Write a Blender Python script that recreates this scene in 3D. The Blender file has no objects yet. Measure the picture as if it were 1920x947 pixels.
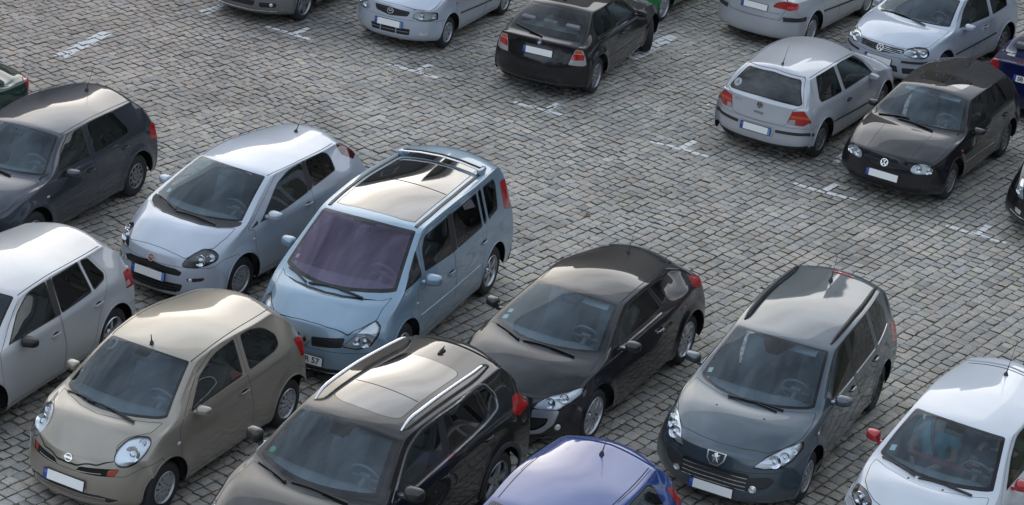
import bpy, bmesh, math, random
import numpy as np
from mathutils import Vector, Matrix
from mathutils.bvhtree import BVHTree

scene = bpy.context.scene
R = math.radians
COL = scene.collection

# ------------------------------------------------------------------ camera
cam = bpy.data.objects.new('camera', bpy.data.cameras.new('camera'))
COL.objects.link(cam)
scene.camera = cam
cam.data.sensor_width = 36.0
cam.data.lens = 4223.2 / 1920 * 36.0
cam.data.clip_start = 0.5
cam.data.clip_end = 3000
_p, _r = R(23.7507), R(6.2492)
_f = Vector((0, math.cos(_p), -math.sin(_p)))
_rt = Vector((1, 0, 0)); _up = _rt.cross(_f)
_rr = math.cos(_r) * _rt + math.sin(_r) * _up
_uu = -math.sin(_r) * _rt + math.cos(_r) * _up
cam.matrix_world = Matrix(((_rr.x, _uu.x, -_f.x, 0), (_rr.y, _uu.y, -_f.y, 0), (_rr.z, _uu.z, -_f.z, 12.7396), (0, 0, 0, 1)))

# ------------------------------------------------------------------ sky, sun, exposure
GLOW_W, CLOUD_BASE, CLOUD_GLOW = .150, (5.4, 6.25, 7.5), (27.0, 25.0, 21.5)
SUN_EL, SUN_AZ = 20.0, -12.0          # azimuth measured from +Y (away from the camera) towards +X
world = bpy.data.worlds.new('World'); scene.world = world
world.use_nodes = True
wn = world.node_tree; wl = wn.links
for n in list(wn.nodes): wn.nodes.remove(n)
def wnode(t, **k):
    n = wn.nodes.new(t)
    for a, v in k.items(): setattr(n, a, v)
    return n
def wmath(op, a, b=None):
    n = wnode('ShaderNodeMath', operation=op)
    for i, v in enumerate((a, b)):
        if v is None: continue
        if isinstance(v, (int, float)): n.inputs[i].default_value = v
        else: wl.new(v, n.inputs[i])
    return n.outputs[0]
out = wnode('ShaderNodeOutputWorld'); bg = wnode('ShaderNodeBackground')
sky = wnode('ShaderNodeTexSky', sky_type='NISHITA', sun_disc=False)
sky.sun_elevation = R(SUN_EL); sky.sun_rotation = R(SUN_AZ)
sky.air_density = 1.0; sky.dust_density = 2.0; sky.ozone_density = 1.0
tc = wnode('ShaderNodeTexCoord')
_sd = Vector((math.sin(R(SUN_AZ)) * math.cos(R(SUN_EL)), math.cos(R(SUN_AZ)) * math.cos(R(SUN_EL)), math.sin(R(SUN_EL))))
# thin evening cloud: cool grey overhead, lit cream round the hidden sun beyond the far houses
mp = wnode('ShaderNodeMapping'); mp.inputs['Scale'].default_value = (1.0, 1.0, 2.4)
cl = wnode('ShaderNodeTexNoise'); cl.inputs['Scale'].default_value = 2.1; cl.inputs['Detail'].default_value = 7; cl.inputs['Roughness'].default_value = .56
wl.new(tc.outputs['Generated'], mp.inputs['Vector']); wl.new(mp.outputs['Vector'], cl.inputs['Vector'])
dp = wnode('ShaderNodeVectorMath', operation='DOT_PRODUCT'); dp.inputs[1].default_value = (math.sin(R(SUN_AZ)), math.cos(R(SUN_AZ)), 0); wl.new(tc.outputs['Generated'], dp.inputs[0])
sz = wnode('ShaderNodeSeparateXYZ'); wl.new(tc.outputs['Generated'], sz.inputs[0])
side = wmath('POWER', wmath('ADD', wmath('MULTIPLY', dp.outputs['Value'], .5), .5), 2.0)
band = wmath('EXPONENT', wmath('DIVIDE', wmath('MAXIMUM', wmath('SUBTRACT', sz.outputs['Z'], .25), 0.0), -GLOW_W))
glow = wmath('MULTIPLY', side, band)
rp = wnode('ShaderNodeValToRGB'); rp.color_ramp.elements[0].position = .34; rp.color_ramp.elements[1].position = .70
rp.color_ramp.elements[0].color = (.42, .44, .47, 1); rp.color_ramp.elements[1].color = (1.60, 1.56, 1.50, 1)
wl.new(cl.outputs['Fac'], rp.inputs['Fac'])
def wcol(fac, c):
    n = wnode('ShaderNodeVectorMath', operation='SCALE'); n.inputs[0].default_value = c; wl.new(fac, n.inputs['Scale']); return n.outputs[0]
def wadd(a, b):
    n = wnode('ShaderNodeVectorMath', operation='ADD'); wl.new(a, n.inputs[0]); wl.new(b, n.inputs[1]); return n.outputs[0]
cloud = wadd(wcol(rp.outputs['Color'], CLOUD_BASE), wcol(wmath('MULTIPLY', glow, rp.outputs['Color']), CLOUD_GLOW))
sk = wnode('ShaderNodeVectorMath', operation='SCALE'); sk.inputs['Scale'].default_value = .24; wl.new(sky.outputs['Color'], sk.inputs[0])
wl.new(wadd(sk.outputs[0], cloud), bg.inputs['Color'])
bg.inputs['Strength'].default_value = 0.13
wl.new(bg.outputs['Background'], out.inputs['Surface'])

sl = bpy.data.lights.new('sun', 'SUN'); sl.energy = 0.6; sl.angle = R(60); sl.color = (1, .94, .86)
so = bpy.data.objects.new('sun', sl); COL.objects.link(so)
so.rotation_euler = _sd.to_track_quat('Z', 'Y').to_euler()
so.location = _sd * 60

scene.view_settings.view_transform = 'Standard'
scene.view_settings.look = 'None'
scene.view_settings.gamma = 1
scene.view_settings.exposure = 0.12
scene.cycles.max_bounces = 8
scene.cycles.transparent_max_bounces = 12
scene.cycles.caustics_reflective = False
scene.cycles.caustics_refractive = False

# ------------------------------------------------------------------ materials
MATS = {}
def _new(name):
    m = bpy.data.materials.new(name); m.use_nodes = True
    nt = m.node_tree
    return m, nt, nt.nodes['Principled BSDF'], nt.nodes['Material Output']

def mat(name, col, rough=.5, metal=0., coat=0., spec=.5, noise=0., nscale=20., emit=None, bump=0.):
    if name in MATS: return MATS[name]
    m, nt, b, o = _new(name)
    b.inputs['Base Color'].default_value = (*col, 1); b.inputs['Roughness'].default_value = rough
    b.inputs['Metallic'].default_value = metal; b.inputs['Coat Weight'].default_value = coat
    b.inputs['Coat Roughness'].default_value = .04; b.inputs['Specular IOR Level'].default_value = spec
    if noise or bump:
        t = nt.nodes.new('ShaderNodeTexCoord'); n = nt.nodes.new('ShaderNodeTexNoise')
        n.inputs['Scale'].default_value = nscale; n.inputs['Detail'].default_value = 4
        nt.links.new(t.outputs['Object'], n.inputs['Vector'])
        if noise:
            h = nt.nodes.new('ShaderNodeHueSaturation'); h.inputs['Color'].default_value = (*col, 1)
            mr = nt.nodes.new('ShaderNodeMapRange'); mr.inputs['To Min'].default_value = 1 - noise; mr.inputs['To Max'].default_value = 1 + noise
            nt.links.new(n.outputs['Fac'], mr.inputs['Value']); nt.links.new(mr.outputs['Result'], h.inputs['Value'])
            nt.links.new(h.outputs['Color'], b.inputs['Base Color'])
        if bump:
            bp = nt.nodes.new('ShaderNodeBump'); bp.inputs['Strength'].default_value = bump; bp.inputs['Distance'].default_value = .004
            nt.links.new(n.outputs['Fac'], bp.inputs['Height']); nt.links.new(bp.outputs['Normal'], b.inputs['Normal'])
    MATS[name] = m
    return m

def paint(name, col, metal=.5, rough=.32, dust=.08, coat=1.0, ior=1.52):
    """Clear-coated car paint with a film of dust; the reverse of the sheet is dark lining."""
    if name in MATS: return MATS[name]
    m, nt, b, o = _new(name)
    L = nt.links
    b.inputs['Metallic'].default_value = metal
    b.inputs['Specular IOR Level'].default_value = .12
    b.inputs['Coat Weight'].default_value = coat; b.inputs['Coat IOR'].default_value = ior
    t = nt.nodes.new('ShaderNodeTexCoord')
    n = nt.nodes.new('ShaderNodeTexNoise'); n.inputs['Scale'].default_value = 3.2; n.inputs['Detail'].default_value = 7; n.inputs['Roughness'].default_value = .65
    L.new(t.outputs['Object'], n.inputs['Vector'])
    # dust film: a little lighter, more matt, heavier low down on the sills
    sp = nt.nodes.new('ShaderNodeSeparateXYZ'); L.new(t.outputs['Object'], sp.inputs['Vector'])
    lo = nt.nodes.new('ShaderNodeMapRange'); lo.inputs['From Min'].default_value = .15; lo.inputs['From Max'].default_value = .55
    lo.inputs['To Min'].default_value = .09; lo.inputs['To Max'].default_value = 0.0
    L.new(sp.outputs['Z'], lo.inputs['Value'])
    mr = nt.nodes.new('ShaderNodeMapRange'); mr.inputs['From Min'].default_value = .35; mr.inputs['From Max'].default_value = .75
    mr.inputs['To Min'].default_value = dust * .12; mr.inputs['To Max'].default_value = dust * .75
    L.new(n.outputs['Fac'], mr.inputs['Value'])
    ad = nt.nodes.new('ShaderNodeMath'); ad.operation = 'ADD'; L.new(mr.outputs['Result'], ad.inputs[0]); L.new(lo.outputs['Result'], ad.inputs[1])
    fl = nt.nodes.new('ShaderNodeTexNoise'); fl.inputs['Scale'].default_value = 900; fl.inputs['Detail'].default_value = 1
    L.new(t.outputs['Object'], fl.inputs['Vector'])
    hv = nt.nodes.new('ShaderNodeHueSaturation'); hv.inputs['Color'].default_value = (*col, 1)
    mv = nt.nodes.new('ShaderNodeMapRange'); mv.inputs['To Min'].default_value = .85; mv.inputs['To Max'].default_value = 1.15
    L.new(fl.outputs['Fac'], mv.inputs['Value']); L.new(mv.outputs['Result'], hv.inputs['Value'])
    mx = nt.nodes.new('ShaderNodeMix'); mx.data_type = 'RGBA'
    L.new(ad.outputs[0], mx.inputs[0]); L.new(hv.outputs['Color'], mx.inputs[6])
    mx.inputs[7].default_value = (.17, .155, .135, 1)
    L.new(mx.outputs[2], b.inputs['Base Color'])
    rr = nt.nodes.new('ShaderNodeMapRange'); rr.inputs['To Min'].default_value = rough; rr.inputs['To Max'].default_value = min(1, rough + .35)
    L.new(ad.outputs[0], rr.inputs['Value']); L.new(rr.outputs['Result'], b.inputs['Roughness'])
    cr = nt.nodes.new('ShaderNodeMapRange'); cr.inputs['To Min'].default_value = .02; cr.inputs['To Max'].default_value = .40
    L.new(ad.outputs[0], cr.inputs['Value']); L.new(cr.outputs['Result'], b.inputs['Coat Roughness'])
    # very slight waviness of pressed sheet
    n2 = nt.nodes.new('ShaderNodeTexNoise'); n2.inputs['Scale'].default_value = 1.6; n2.inputs['Detail'].default_value = 1
    L.new(t.outputs['Object'], n2.inputs['Vector'])
    bp = nt.nodes.new('ShaderNodeBump'); bp.inputs['Strength'].default_value = .12; bp.inputs['Distance'].default_value = .02
    L.new(n2.outputs['Fac'], bp.inputs['Height']); L.new(bp.outputs['Normal'], b.inputs['Coat Normal'])
    g = nt.nodes.new('ShaderNodeNewGeometry')
    db = nt.nodes.new('ShaderNodeBsdfDiffuse'); db.inputs['Color'].default_value = (.045, .045, .047, 1)
    ms = nt.nodes.new('ShaderNodeMixShader')
    L.new(g.outputs['Backfacing'], ms.inputs['Fac']); L.new(b.outputs['BSDF'], ms.inputs[1]); L.new(db.outputs['BSDF'], ms.inputs[2])
    L.new(ms.outputs['Shader'], o.inputs['Surface'])
    MATS[name] = m
    return m

def glass(name, tint=(.30, .36, .37), dust=.05, coat=1.0, refl=(1, 1, 1)):
    """Single-sheet car glass: tinted see-through plus mirror reflection and a thin film of dust."""
    if name in MATS: return MATS[name]
    m, nt, b, o = _new(name); L = nt.links
    nt.nodes.remove(b)
    tr = nt.nodes.new('ShaderNodeBsdfTransparent'); tr.inputs['Color'].default_value = (*tint, 1)
    gl = nt.nodes.new('ShaderNodeBsdfGlossy'); gl.inputs['Roughness'].default_value = .012; gl.inputs['Color'].default_value = (*refl, 1)
    df = nt.nodes.new('ShaderNodeBsdfDiffuse'); df.inputs['Color'].default_value = (.30, .31, .32, 1)
    # reflection by Schlick's rule, the same from outside and inside
    ge = nt.nodes.new('ShaderNodeNewGeometry'); dt = nt.nodes.new('ShaderNodeVectorMath'); dt.operation = 'DOT_PRODUCT'
    L.new(ge.outputs['Normal'], dt.inputs[0]); L.new(ge.outputs['Incoming'], dt.inputs[1])
    def mth(op, a, b=None):
        q = nt.nodes.new('ShaderNodeMath'); q.operation = op
        for i, v in enumerate((a, b)):
            if v is None: continue
            if isinstance(v, (int, float)): q.inputs[i].default_value = v
            else: L.new(v, q.inputs[i])
        return q.outputs[0]
    sch = mth('POWER', mth('SUBTRACT', 1.0, mth('MINIMUM', mth('ABSOLUTE', dt.outputs['Value']), 1.0)), 5.0)
    f0 = .045 + .025 * coat
    frs = mth('ADD', mth('MULTIPLY', sch, 1 - f0), f0)
    t = nt.nodes.new('ShaderNodeTexCoord'); n = nt.nodes.new('ShaderNodeTexNoise'); n.inputs['Scale'].default_value = 4; n.inputs['Detail'].default_value = 6
    L.new(t.outputs['Object'], n.inputs['Vector'])
    mr = nt.nodes.new('ShaderNodeMapRange'); mr.inputs['From Min'].default_value = .3; mr.inputs['From Max'].default_value = .75
    mr.inputs['To Min'].default_value = dust * .2; mr.inputs['To Max'].default_value = dust * 1.0
    L.new(n.outputs['Fac'], mr.inputs['Value'])
    m1 = nt.nodes.new('ShaderNodeMixShader'); L.new(mr.outputs['Result'], m1.inputs['Fac']); L.new(tr.outputs[0], m1.inputs[1]); L.new(df.outputs[0], m1.inputs[2])
    m2 = nt.nodes.new('ShaderNodeMixShader'); L.new(frs, m2.inputs['Fac']); L.new(m1.outputs[0], m2.inputs[1]); L.new(gl.outputs[0], m2.inputs[2])
    L.new(m2.outputs[0], o.inputs['Surface'])
    MATS[name] = m
    return m

RUBBER = mat('tyre rubber', (.018, .018, .019), .75, noise=.35, nscale=14)
BLACK = mat('black trim', (.012, .012, .013), .38)
PLASTIC = mat('grey black plastic', (.022, .022, .024), .6, noise=.2, nscale=30)
GAP = mat('panel gap', (.006, .006, .006), .9)
DARK = mat('underside dark', (.010, .010, .010), .95)
CHROME = mat('chrome', (.72, .73, .75), .12, 1.0)
ALLOY = mat('alloy silver', (.50, .51, .53), .30, .85, noise=.1, nscale=9)
HUBCAP = mat('wheel cover silver', (.42, .43, .45), .36, .6, noise=.14, nscale=9)
CABIN = mat('cabin cloth dark', (.035, .037, .042), .9, noise=.3, nscale=40)
CABIN2 = mat('cabin grey plastic', (.13, .135, .145), .7, noise=.2, nscale=25)
SEATG = mat('seat cloth grey', (.15, .152, .16), .9, noise=.25, nscale=50)
REDL = mat('tail lamp red', (.34, .005, .005), .12, coat=1.0, bump=.25, nscale=90)
ORGL = mat('indicator amber', (.50, .075, .008), .14, coat=1.0, bump=.25, nscale=90)
CLRL = mat('clear lamp grey', (.30, .29, .29), .15, coat=1.0, bump=.25, nscale=90)
LENS = glass('headlight lens', (.86, .90, .93), .05, .2)
LAMPIN = mat('headlight reflector', (.80, .81, .82), .30, .75, bump=.35, nscale=60)
LAMPDK = mat('headlight dark bezel', (.05, .052, .056), .3, .5)
WHITEP = mat('plate white', (.84, .84, .82), .35, noise=.04, nscale=8)
BLUEP = mat('plate blue', (.015, .07, .33), .4)
PTEXT = mat('plate black lettering', (.012, .012, .012), .5)
GLASS_W = glass('windscreen glass', (.60, .71, .75), .05, .7, (.76, .90, 1.0))
GLASS_S = glass('side glass', (.46, .54, .53), .02, .3)
GLASS_D = glass('privacy glass', (.07, .085, .09), .02, .3)
GLASS_R = glass('rear glass', (.50, .62, .63), .04, .3)
GLASS_P = glass('violet coated windscreen', (.56, .56, .66), .03, 1.7, refl=(.86, .72, 1.0))
FRIT = mat('glass black border', (.004, .0045, .005), .06)
ROOFGL = mat('dark roof glass', (.010, .010, .011), .03, coat=1.0)
STICK = mat('vignette sticker', (.45, .62, .60), .6)
STICKG = mat('green sticker', (.03, .32, .16), .6)
PAPER = mat('paper', (.68, .66, .60), .8)
VISOR = mat('sun visor cloth', (.24, .25, .26), .9)
TAN = mat('beige cardboard', (.42, .36, .26), .85)

# ------------------------------------------------------------------ object helpers
def link(o):
    COL.objects.link(o); return o

def meta(o, label=None, cat=None, group=None, kind=None):
    if label: o['label'] = label
    if cat: o['category'] = cat
    if group: o['group'] = group
    if kind: o['kind'] = kind
    return o

def empty(name, loc, rz, label, cat, group=None):
    o = link(bpy.data.objects.new(name, None)); o.location = loc; o.rotation_euler = (0, 0, rz); o.empty_display_size = .3
    return meta(o, label, cat, group)

def mesh_obj(name, me, mats, parent=None):
    o = link(bpy.data.objects.new(name, me))
    if not isinstance(mats, (list, tuple)): mats = [mats]
    if len(me.materials) == 0:
        for m in mats: me.materials.append(m)
    if parent: o.parent = parent
    return o

def bm_obj(name, bm, mats, parent=None, smooth=True, sharp=None):
    me = bpy.data.meshes.new(name)
    bm.normal_update()
    for f in bm.faces: f.smooth = smooth
    bm.to_mesh(me); bm.free()
    if sharp is not None: me.set_sharp_from_angle(angle=R(sharp))
    return mesh_obj(name, me, mats, parent)

def add_box(bm, c, size, rot=None, mi=0, bevel=0., taper=1.0):
    M = Matrix.Translation(c) @ (rot.to_4x4() if rot is not None else Matrix.Identity(4)) @ Matrix.Diagonal((*size, 1))
    r = bmesh.ops.create_cube(bm, size=1.0, matrix=M)
    vs = r['verts']
    fs = list({f for v in vs for f in v.link_faces})
    for f in fs: f.material_index = mi
    if bevel:
        es = list({e for v in vs for e in v.link_edges})
        bmesh.ops.bevel(bm, geom=es, offset=bevel, segments=2, affect='EDGES', profile=.6)
    return vs

def add_tube(bm, pts, rad, seg=8, mi=0, cap=True):
    pts = [Vector(p) for p in pts]
    rads = rad if isinstance(rad, (list, tuple)) else [rad] * len(pts)
    rings = []
    for i, p in enumerate(pts):
        t = (pts[min(i + 1, len(pts) - 1)] - pts[max(i - 1, 0)]).normalized()
        a = t.cross(Vector((0, 0, 1)))
        if a.length < 1e-3: a = t.cross(Vector((1, 0, 0)))
        a.normalize(); b = t.cross(a)
        rings.append([bm.verts.new(p + rads[i] * (math.cos(2 * math.pi * k / seg) * a + math.sin(2 * math.pi * k / seg) * b)) for k in range(seg)])
    for A, B in zip(rings, rings[1:]):
        for k in range(seg):
            f = bm.faces.new((A[k], A[(k + 1) % seg], B[(k + 1) % seg], B[k])); f.material_index = mi
    if cap:
        for rg in (rings[0], rings[-1]):
            f = bm.faces.new(rg); f.material_index = mi
    bmesh.ops.recalc_face_normals(bm, faces=bm.faces[:])

def add_lathe(bm, prof, seg=40, axis='y', mi=0, center=(0, 0, 0)):
    """prof: list of (r, h); revolve round the axis."""
    rings = []
    c = Vector(center)
    for r, h in prof:
        ring = []
        for k in range(seg):
            a = 2 * math.pi * k / seg
            if axis == 'y': p = Vector((r * math.cos(a), h, r * math.sin(a)))
            elif axis == 'x': p = Vector((h, r * math.cos(a), r * math.sin(a)))
            else: p = Vector((r * math.cos(a), r * math.sin(a), h))
            ring.append(bm.verts.new(c + p))
        rings.append(ring)
    for A, B in zip(rings, rings[1:]):
        for k in range(seg):
            f = bm.faces.new((A[k], B[k], B[(k + 1) % seg], A[(k + 1) % seg])); f.material_index = mi
    return rings

def lerp(a, b, t): return a + (b - a) * t
def interp(tab, x):
    if tab[0][0] > tab[-1][0]: tab = tab[::-1]
    if x <= tab[0][0]: return tab[0][1:]
    for a, b in zip(tab, tab[1:]):
        if x <= b[0]:
            t = (x - a[0]) / (b[0] - a[0]); t = t * t * (3 - 2 * t) * .5 + t * .5
            return tuple(lerp(p, q, t) for p, q in zip(a[1:], b[1:]))
    return tab[-1][1:]

# ------------------------------------------------------------------ polygons and cutting
def rnd(poly, r=.04, n=4):
    out = []
    N = len(poly)
    for i in range(N):
        p = Vector(poly[i][:2]); a = Vector(poly[i - 1][:2]); b = Vector(poly[(i + 1) % N][:2])
        rr = poly[i][2] if len(poly[i]) > 2 else r
        da, db = (a - p), (b - p)
        k = min(rr, da.length * .48, db.length * .48)
        if k < .002: out.append((p.x, p.y)); continue
        s = p + da.normalized() * k; t = p + db.normalized() * k
        for j in range(n + 1):
            u = j / n
            q = s * (1 - u) ** 2 + p * 2 * u * (1 - u) + t * u * u
            out.append((q.x, q.y))
    return out

def parea(P): return sum(a[0] * b[1] - b[0] * a[1] for a, b in zip(P, P[1:] + P[:1])) / 2

def inset(P, d):
    """move every side inwards by d (outwards if negative)"""
    s = 1 if parea(P) > 0 else -1
    out = []
    N = len(P)
    for i in range(N):
        p = Vector(P[i]); a = Vector(P[i - 1]); b = Vector(P[(i + 1) % N])
        e1 = (p - a); e2 = (b - p)
        if e1.length < 1e-6 or e2.length < 1e-6: continue
        n1 = Vector((-e1.y, e1.x)).normalized() * s; n2 = Vector((-e2.y, e2.x)).normalized() * s
        n = n1 + n2
        if n.length < 1e-4: continue
        n.normalize(); k = d / max(.5, n.dot(n1))
        q = p + n * k; out.append((q.x, q.y))
    return out

def inside(P, x, y):
    c = False
    j = len(P) - 1
    for i in range(len(P)):
        xi, yi = P[i]; xj, yj = P[j]
        if (yi > y) != (yj > y) and x < (xj - xi) * (y - yi) / (yj - yi) + xi: c = not c
        j = i
    return c

class Frame:
    def __init__(s, D, U=(0, 0, 1), thr=.12, R_=None):
        s.D = Vector(D).normalized(); U = Vector(U)
        s.R = Vector(R_) if R_ else U.cross(s.D).normalized()
        s.U = U if R_ else s.D.cross(s.R).normalized()
        s.thr = thr
    def uv(s, p): return (p.dot(s.R), p.dot(s.U))

SIDE = Frame((0, -1, 0), (0, 0, 1), None, (1, 0, 0))     # (x, z), both flanks at once
LEFT = Frame((0, 1, 0), (0, 0, 1), .15, (1, 0, 0))
RIGHT = Frame((0, -1, 0), (0, 0, 1), .15, (1, 0, 0))
TOP = Frame((0, 0, 1), (0, 1, 0), .12, (1, 0, 0))         # (x, y)
FRONT = Frame((1, 0, 0), (0, 0, 1), .05, (0, 1, 0))       # (y, z)
REAR = Frame((-1, 0, 0), (0, 0, 1), .05, (0, 1, 0))       # (y, z)

class Shell:
    """A smooth car skin that can be cut along outlines and handed out panel by panel."""
    def __init__(s, me):
        s.bm = bmesh.new(); s.bm.from_mesh(me)
        s.bm.normal_update()
        s.n0 = s.bm.verts.layers.float_vector.new('n0')
        for v in s.bm.verts: v[s.n0] = v.normal
        s.reg = s.bm.faces.layers.int.new('reg')
        s.bvh = BVHTree.FromBMesh(s.bm)
        s.next = 1
        s.ids = {}
    def rid(s, name):
        if name not in s.ids: s.ids[name] = s.next; s.next += 1
        return s.ids[name]
    def cut(s, fr, P, name, only=None, cond=None):
        bm = s.bm
        x0 = min(p[0] for p in P) - .001; x1 = max(p[0] for p in P) + .001
        y0 = min(p[1] for p in P) - .001; y1 = max(p[1] for p in P) + .001
        R_, U_, D_ = fr.R, fr.U, fr.D
        only = None if only is None else {s.ids.get(o, 0) if o else 0 for o in only}
        cand = {}
        def box(f):
            us = [v.co.dot(R_) for v in f.verts]; vs = [v.co.dot(U_) for v in f.verts]
            return (min(us), max(us), min(vs), max(vs), us, vs)
        for f in bm.faces:
            if only is not None and f[s.reg] not in only: continue
            if fr.thr is not None and f.normal.dot(D_) < fr.thr: continue
            if fr.thr is None and f.normal.z > .72 and (f.normal.y > -.6 or f.normal.y < .6) and f.calc_center_median().z > 1.0: continue
            bx = box(f)
            if bx[1] < x0 or bx[0] > x1 or bx[3] < y0 or bx[2] > y1: continue
            if cond and not cond(f.calc_center_median()): continue
            cand[f] = bx
        N = len(P)
        for i in range(N):
            a = P[i]; b = P[(i + 1) % N]
            du, dv = b[0] - a[0], b[1] - a[1]
            if abs(du) + abs(dv) < 1e-5: continue
            lx0, lx1 = min(a[0], b[0]) - 5e-4, max(a[0], b[0]) + 5e-4
            ly0, ly1 = min(a[1], b[1]) - 5e-4, max(a[1], b[1]) + 5e-4
            sel = []
            for f, bx in cand.items():
                if bx[1] < lx0 or bx[0] > lx1 or bx[3] < ly0 or bx[2] > ly1: continue
                ds = [(u - a[0]) * dv - (w - a[1]) * du for u, w in zip(bx[4], bx[5])]
                if min(ds) > -1e-7 or max(ds) < 1e-7: continue
                sel.append(f)
            if not sel: continue
            ln = math.hypot(du, dv); ax, ay = a
            dist = lambda v: ((v.co.dot(R_) - ax) * dv - (v.co.dot(U_) - ay) * du) / ln
            for f in sel:
                for e in list(f.edges):
                    p, q = e.verts; d1 = dist(p); d2 = dist(q)
                    if (d1 > 1e-5 and d2 < -1e-5) or (d1 < -1e-5 and d2 > 1e-5):
                        bmesh.utils.edge_split(e, p, d1 / (d1 - d2))
                on = [v for v in f.verts if abs(dist(v)) <= 1.2e-5]
                if len(on) < 2: continue
                va, vb = on[0], on[-1]
                if len(on) > 2:
                    va, vb = max(((p, q) for p in on for q in on), key=lambda t: (t[0].co - t[1].co).length)
                if any(vb in e.verts for e in va.link_edges if f in e.link_faces): continue
                try: g, _l = bmesh.utils.face_split(f, va, vb)
                except ValueError: continue
                if g is None: continue
                g[s.reg] = f[s.reg]
                cand[f] = box(f); cand[g] = box(g)
        rid = s.rid(name); cnt = 0
        for f in cand:
            c = f.calc_center_median()
            if inside(P, c.dot(R_), c.dot(U_)):
                if only is not None and f[s.reg] not in only: continue
                f[s.reg] = rid; cnt += 1
        return cnt
    def hit(s, fr, u, v, side=1):
        """where the line of sight along the frame meets the skin"""
        D_ = fr.D if fr.thr is not None else Vector((0, side, 0))
        o = fr.R * u + fr.U * v + D_ * 6
        p, n, i, d = s.bvh.ray_cast(o, -D_)
        if p is None:
            p, n, i, d = s.bvh.find_nearest(fr.R * u + fr.U * v + D_ * .9)
        return p, n
    def near(s, p):
        q, n, i, d = s.bvh.find_nearest(Vector(p)); return q, n
    def emit(s, regs, name, mats, parent, cond=None, off=0., drop=True, thick=0.):
        """make an object of the faces of these regions; regs maps region -> material index"""
        ids = {s.ids[k] if k else 0: v for k, v in regs.items() if not k or k in s.ids}
        fs = [f for f in s.bm.faces if f[s.reg] in ids and (cond is None or cond(f.calc_center_median()))]
        if not fs: return None
        vm, co, nn = {}, [], []
        polys, mi = [], []
        for f in fs:
            pl = []
            for v in f.verts:
                k = vm.get(v)
                if k is None:
                    k = vm[v] = len(co); n = v[s.n0]
                    n = n.normalized() if n.length > 1e-6 else v.normal
                    co.append(v.co + n * off); nn.append(n)
                pl.append(k)
            polys.append(pl); mi.append(ids[f[s.reg]])
        if thick:
            # turn the sheet into a slab: rim and back
            nv = len(co)
            from collections import Counter
            ec = {}
            for pl in polys:
                for a, b in zip(pl, pl[1:] + pl[:1]): ec[(a, b)] = ec.get((a, b), 0) + 1
            rim = [(a, b) for (a, b) in ec if (b, a) not in ec]
            used = sorted({a for e in rim for a in e}); mp_ = {}
            for a in used: mp_[a] = len(co); co.append(co[a] - nn[a] * thick); nn.append(nn[a])
            for a, b in rim: polys.append([b, a, mp_[a], mp_[b]]); mi.append(mi[0])
        me = bpy.data.meshes.new(name)
        me.from_pydata(co, [], polys)
        me.polygons.foreach_set('material_index', mi)
        me.polygons.foreach_set('use_smooth', [True] * len(polys))
        for m in mats: me.materials.append(m)
        me.update()
        me.normals_split_custom_set_from_vertices([tuple(n) for n in nn])
        if drop:
            pass
        return mesh_obj(name, me, mats, parent)

def ribbon(bm, pts, w, t, off=0., closed=False, mi=0, taper=False):
    """pts: (point, normal) pairs on a skin; a flat bar w wide and t thick that follows them"""
    N = len(pts); rings = []
    for i, (p, n) in enumerate(pts):
        a = pts[(i + 1) % N][0] if (closed or i < N - 1) else p
        b = pts[(i - 1) % N][0] if (closed or i > 0) else p
        tg = (a - b)
        if tg.length < 1e-6: tg = Vector((1, 0, 0))
        tg.normalize(); x = n.cross(tg)
        if x.length < 1e-4: x = Vector((0, 0, 1))
        x.normalize()
        ww = w
        if taper: ww = w * (1 - .55 * i / (N - 1))
        c = p + n * off
        rings.append([bm.verts.new(c + x * ww / 2 - n * t * .3), bm.verts.new(c + x * ww * .42 + n * t), bm.verts.new(c - x * ww * .42 + n * t), bm.verts.new(c - x * ww / 2 - n * t * .3)])
    rg = list(zip(rings, rings[1:]))
    if closed: rg.append((rings[-1], rings[0]))
    for A, B in rg:
        for k in range(4):
            f = bm.faces.new((A[k], A[(k + 1) % 4], B[(k + 1) % 4], B[k])); f.material_index = mi
    if not closed:
        for r_ in (rings[0], rings[-1]): bm.faces.new(r_).material_index = mi
    bmesh.ops.recalc_face_normals(bm, faces=bm.faces[:])

def surf_path(sh, fr, P, step=.06, side=1, closed=False):
    pts = []
    Q = list(P) + ([P[0]] if closed else [])
    for a, b in zip(Q, Q[1:]):
        d = math.hypot(b[0] - a[0], b[1] - a[1]); k = max(1, int(d / step))
        for j in range(k): pts.append((lerp(a[0], b[0], j / k), lerp(a[1], b[1], j / k)))
    if not closed: pts.append(tuple(Q[-1][:2]))
    out = []
    for u, v in pts:
        p, n = sh.hit(fr, u, v, side); out.append((p, n))
    return out

def basis(n, up=(0, 0, 1)):
    """rotation whose z axis is n and whose y axis points up as far as possible"""
    n = Vector(n).normalized(); u = Vector(up); u = (u - n * u.dot(n))
    if u.length < 1e-3: u = Vector((0, 1, 0)) - n * n.y
    u.normalize(); r = u.cross(n)
    return Matrix((r, u, n)).transposed()

# ------------------------------------------------------------------ car skins
def curve_pts(m, c, fr, e=2.2, ez=2.2, yc=None):
    """points from a centre (x, z) out to a corner (x, y, z), at fractions of the half width"""
    out = []
    for f in fr:
        out.append(Vector((m[0] + (c[0] - m[0]) * f ** e, c[1] * f, m[1] + (c[2] - m[1]) * f ** ez)))
    return out

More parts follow.
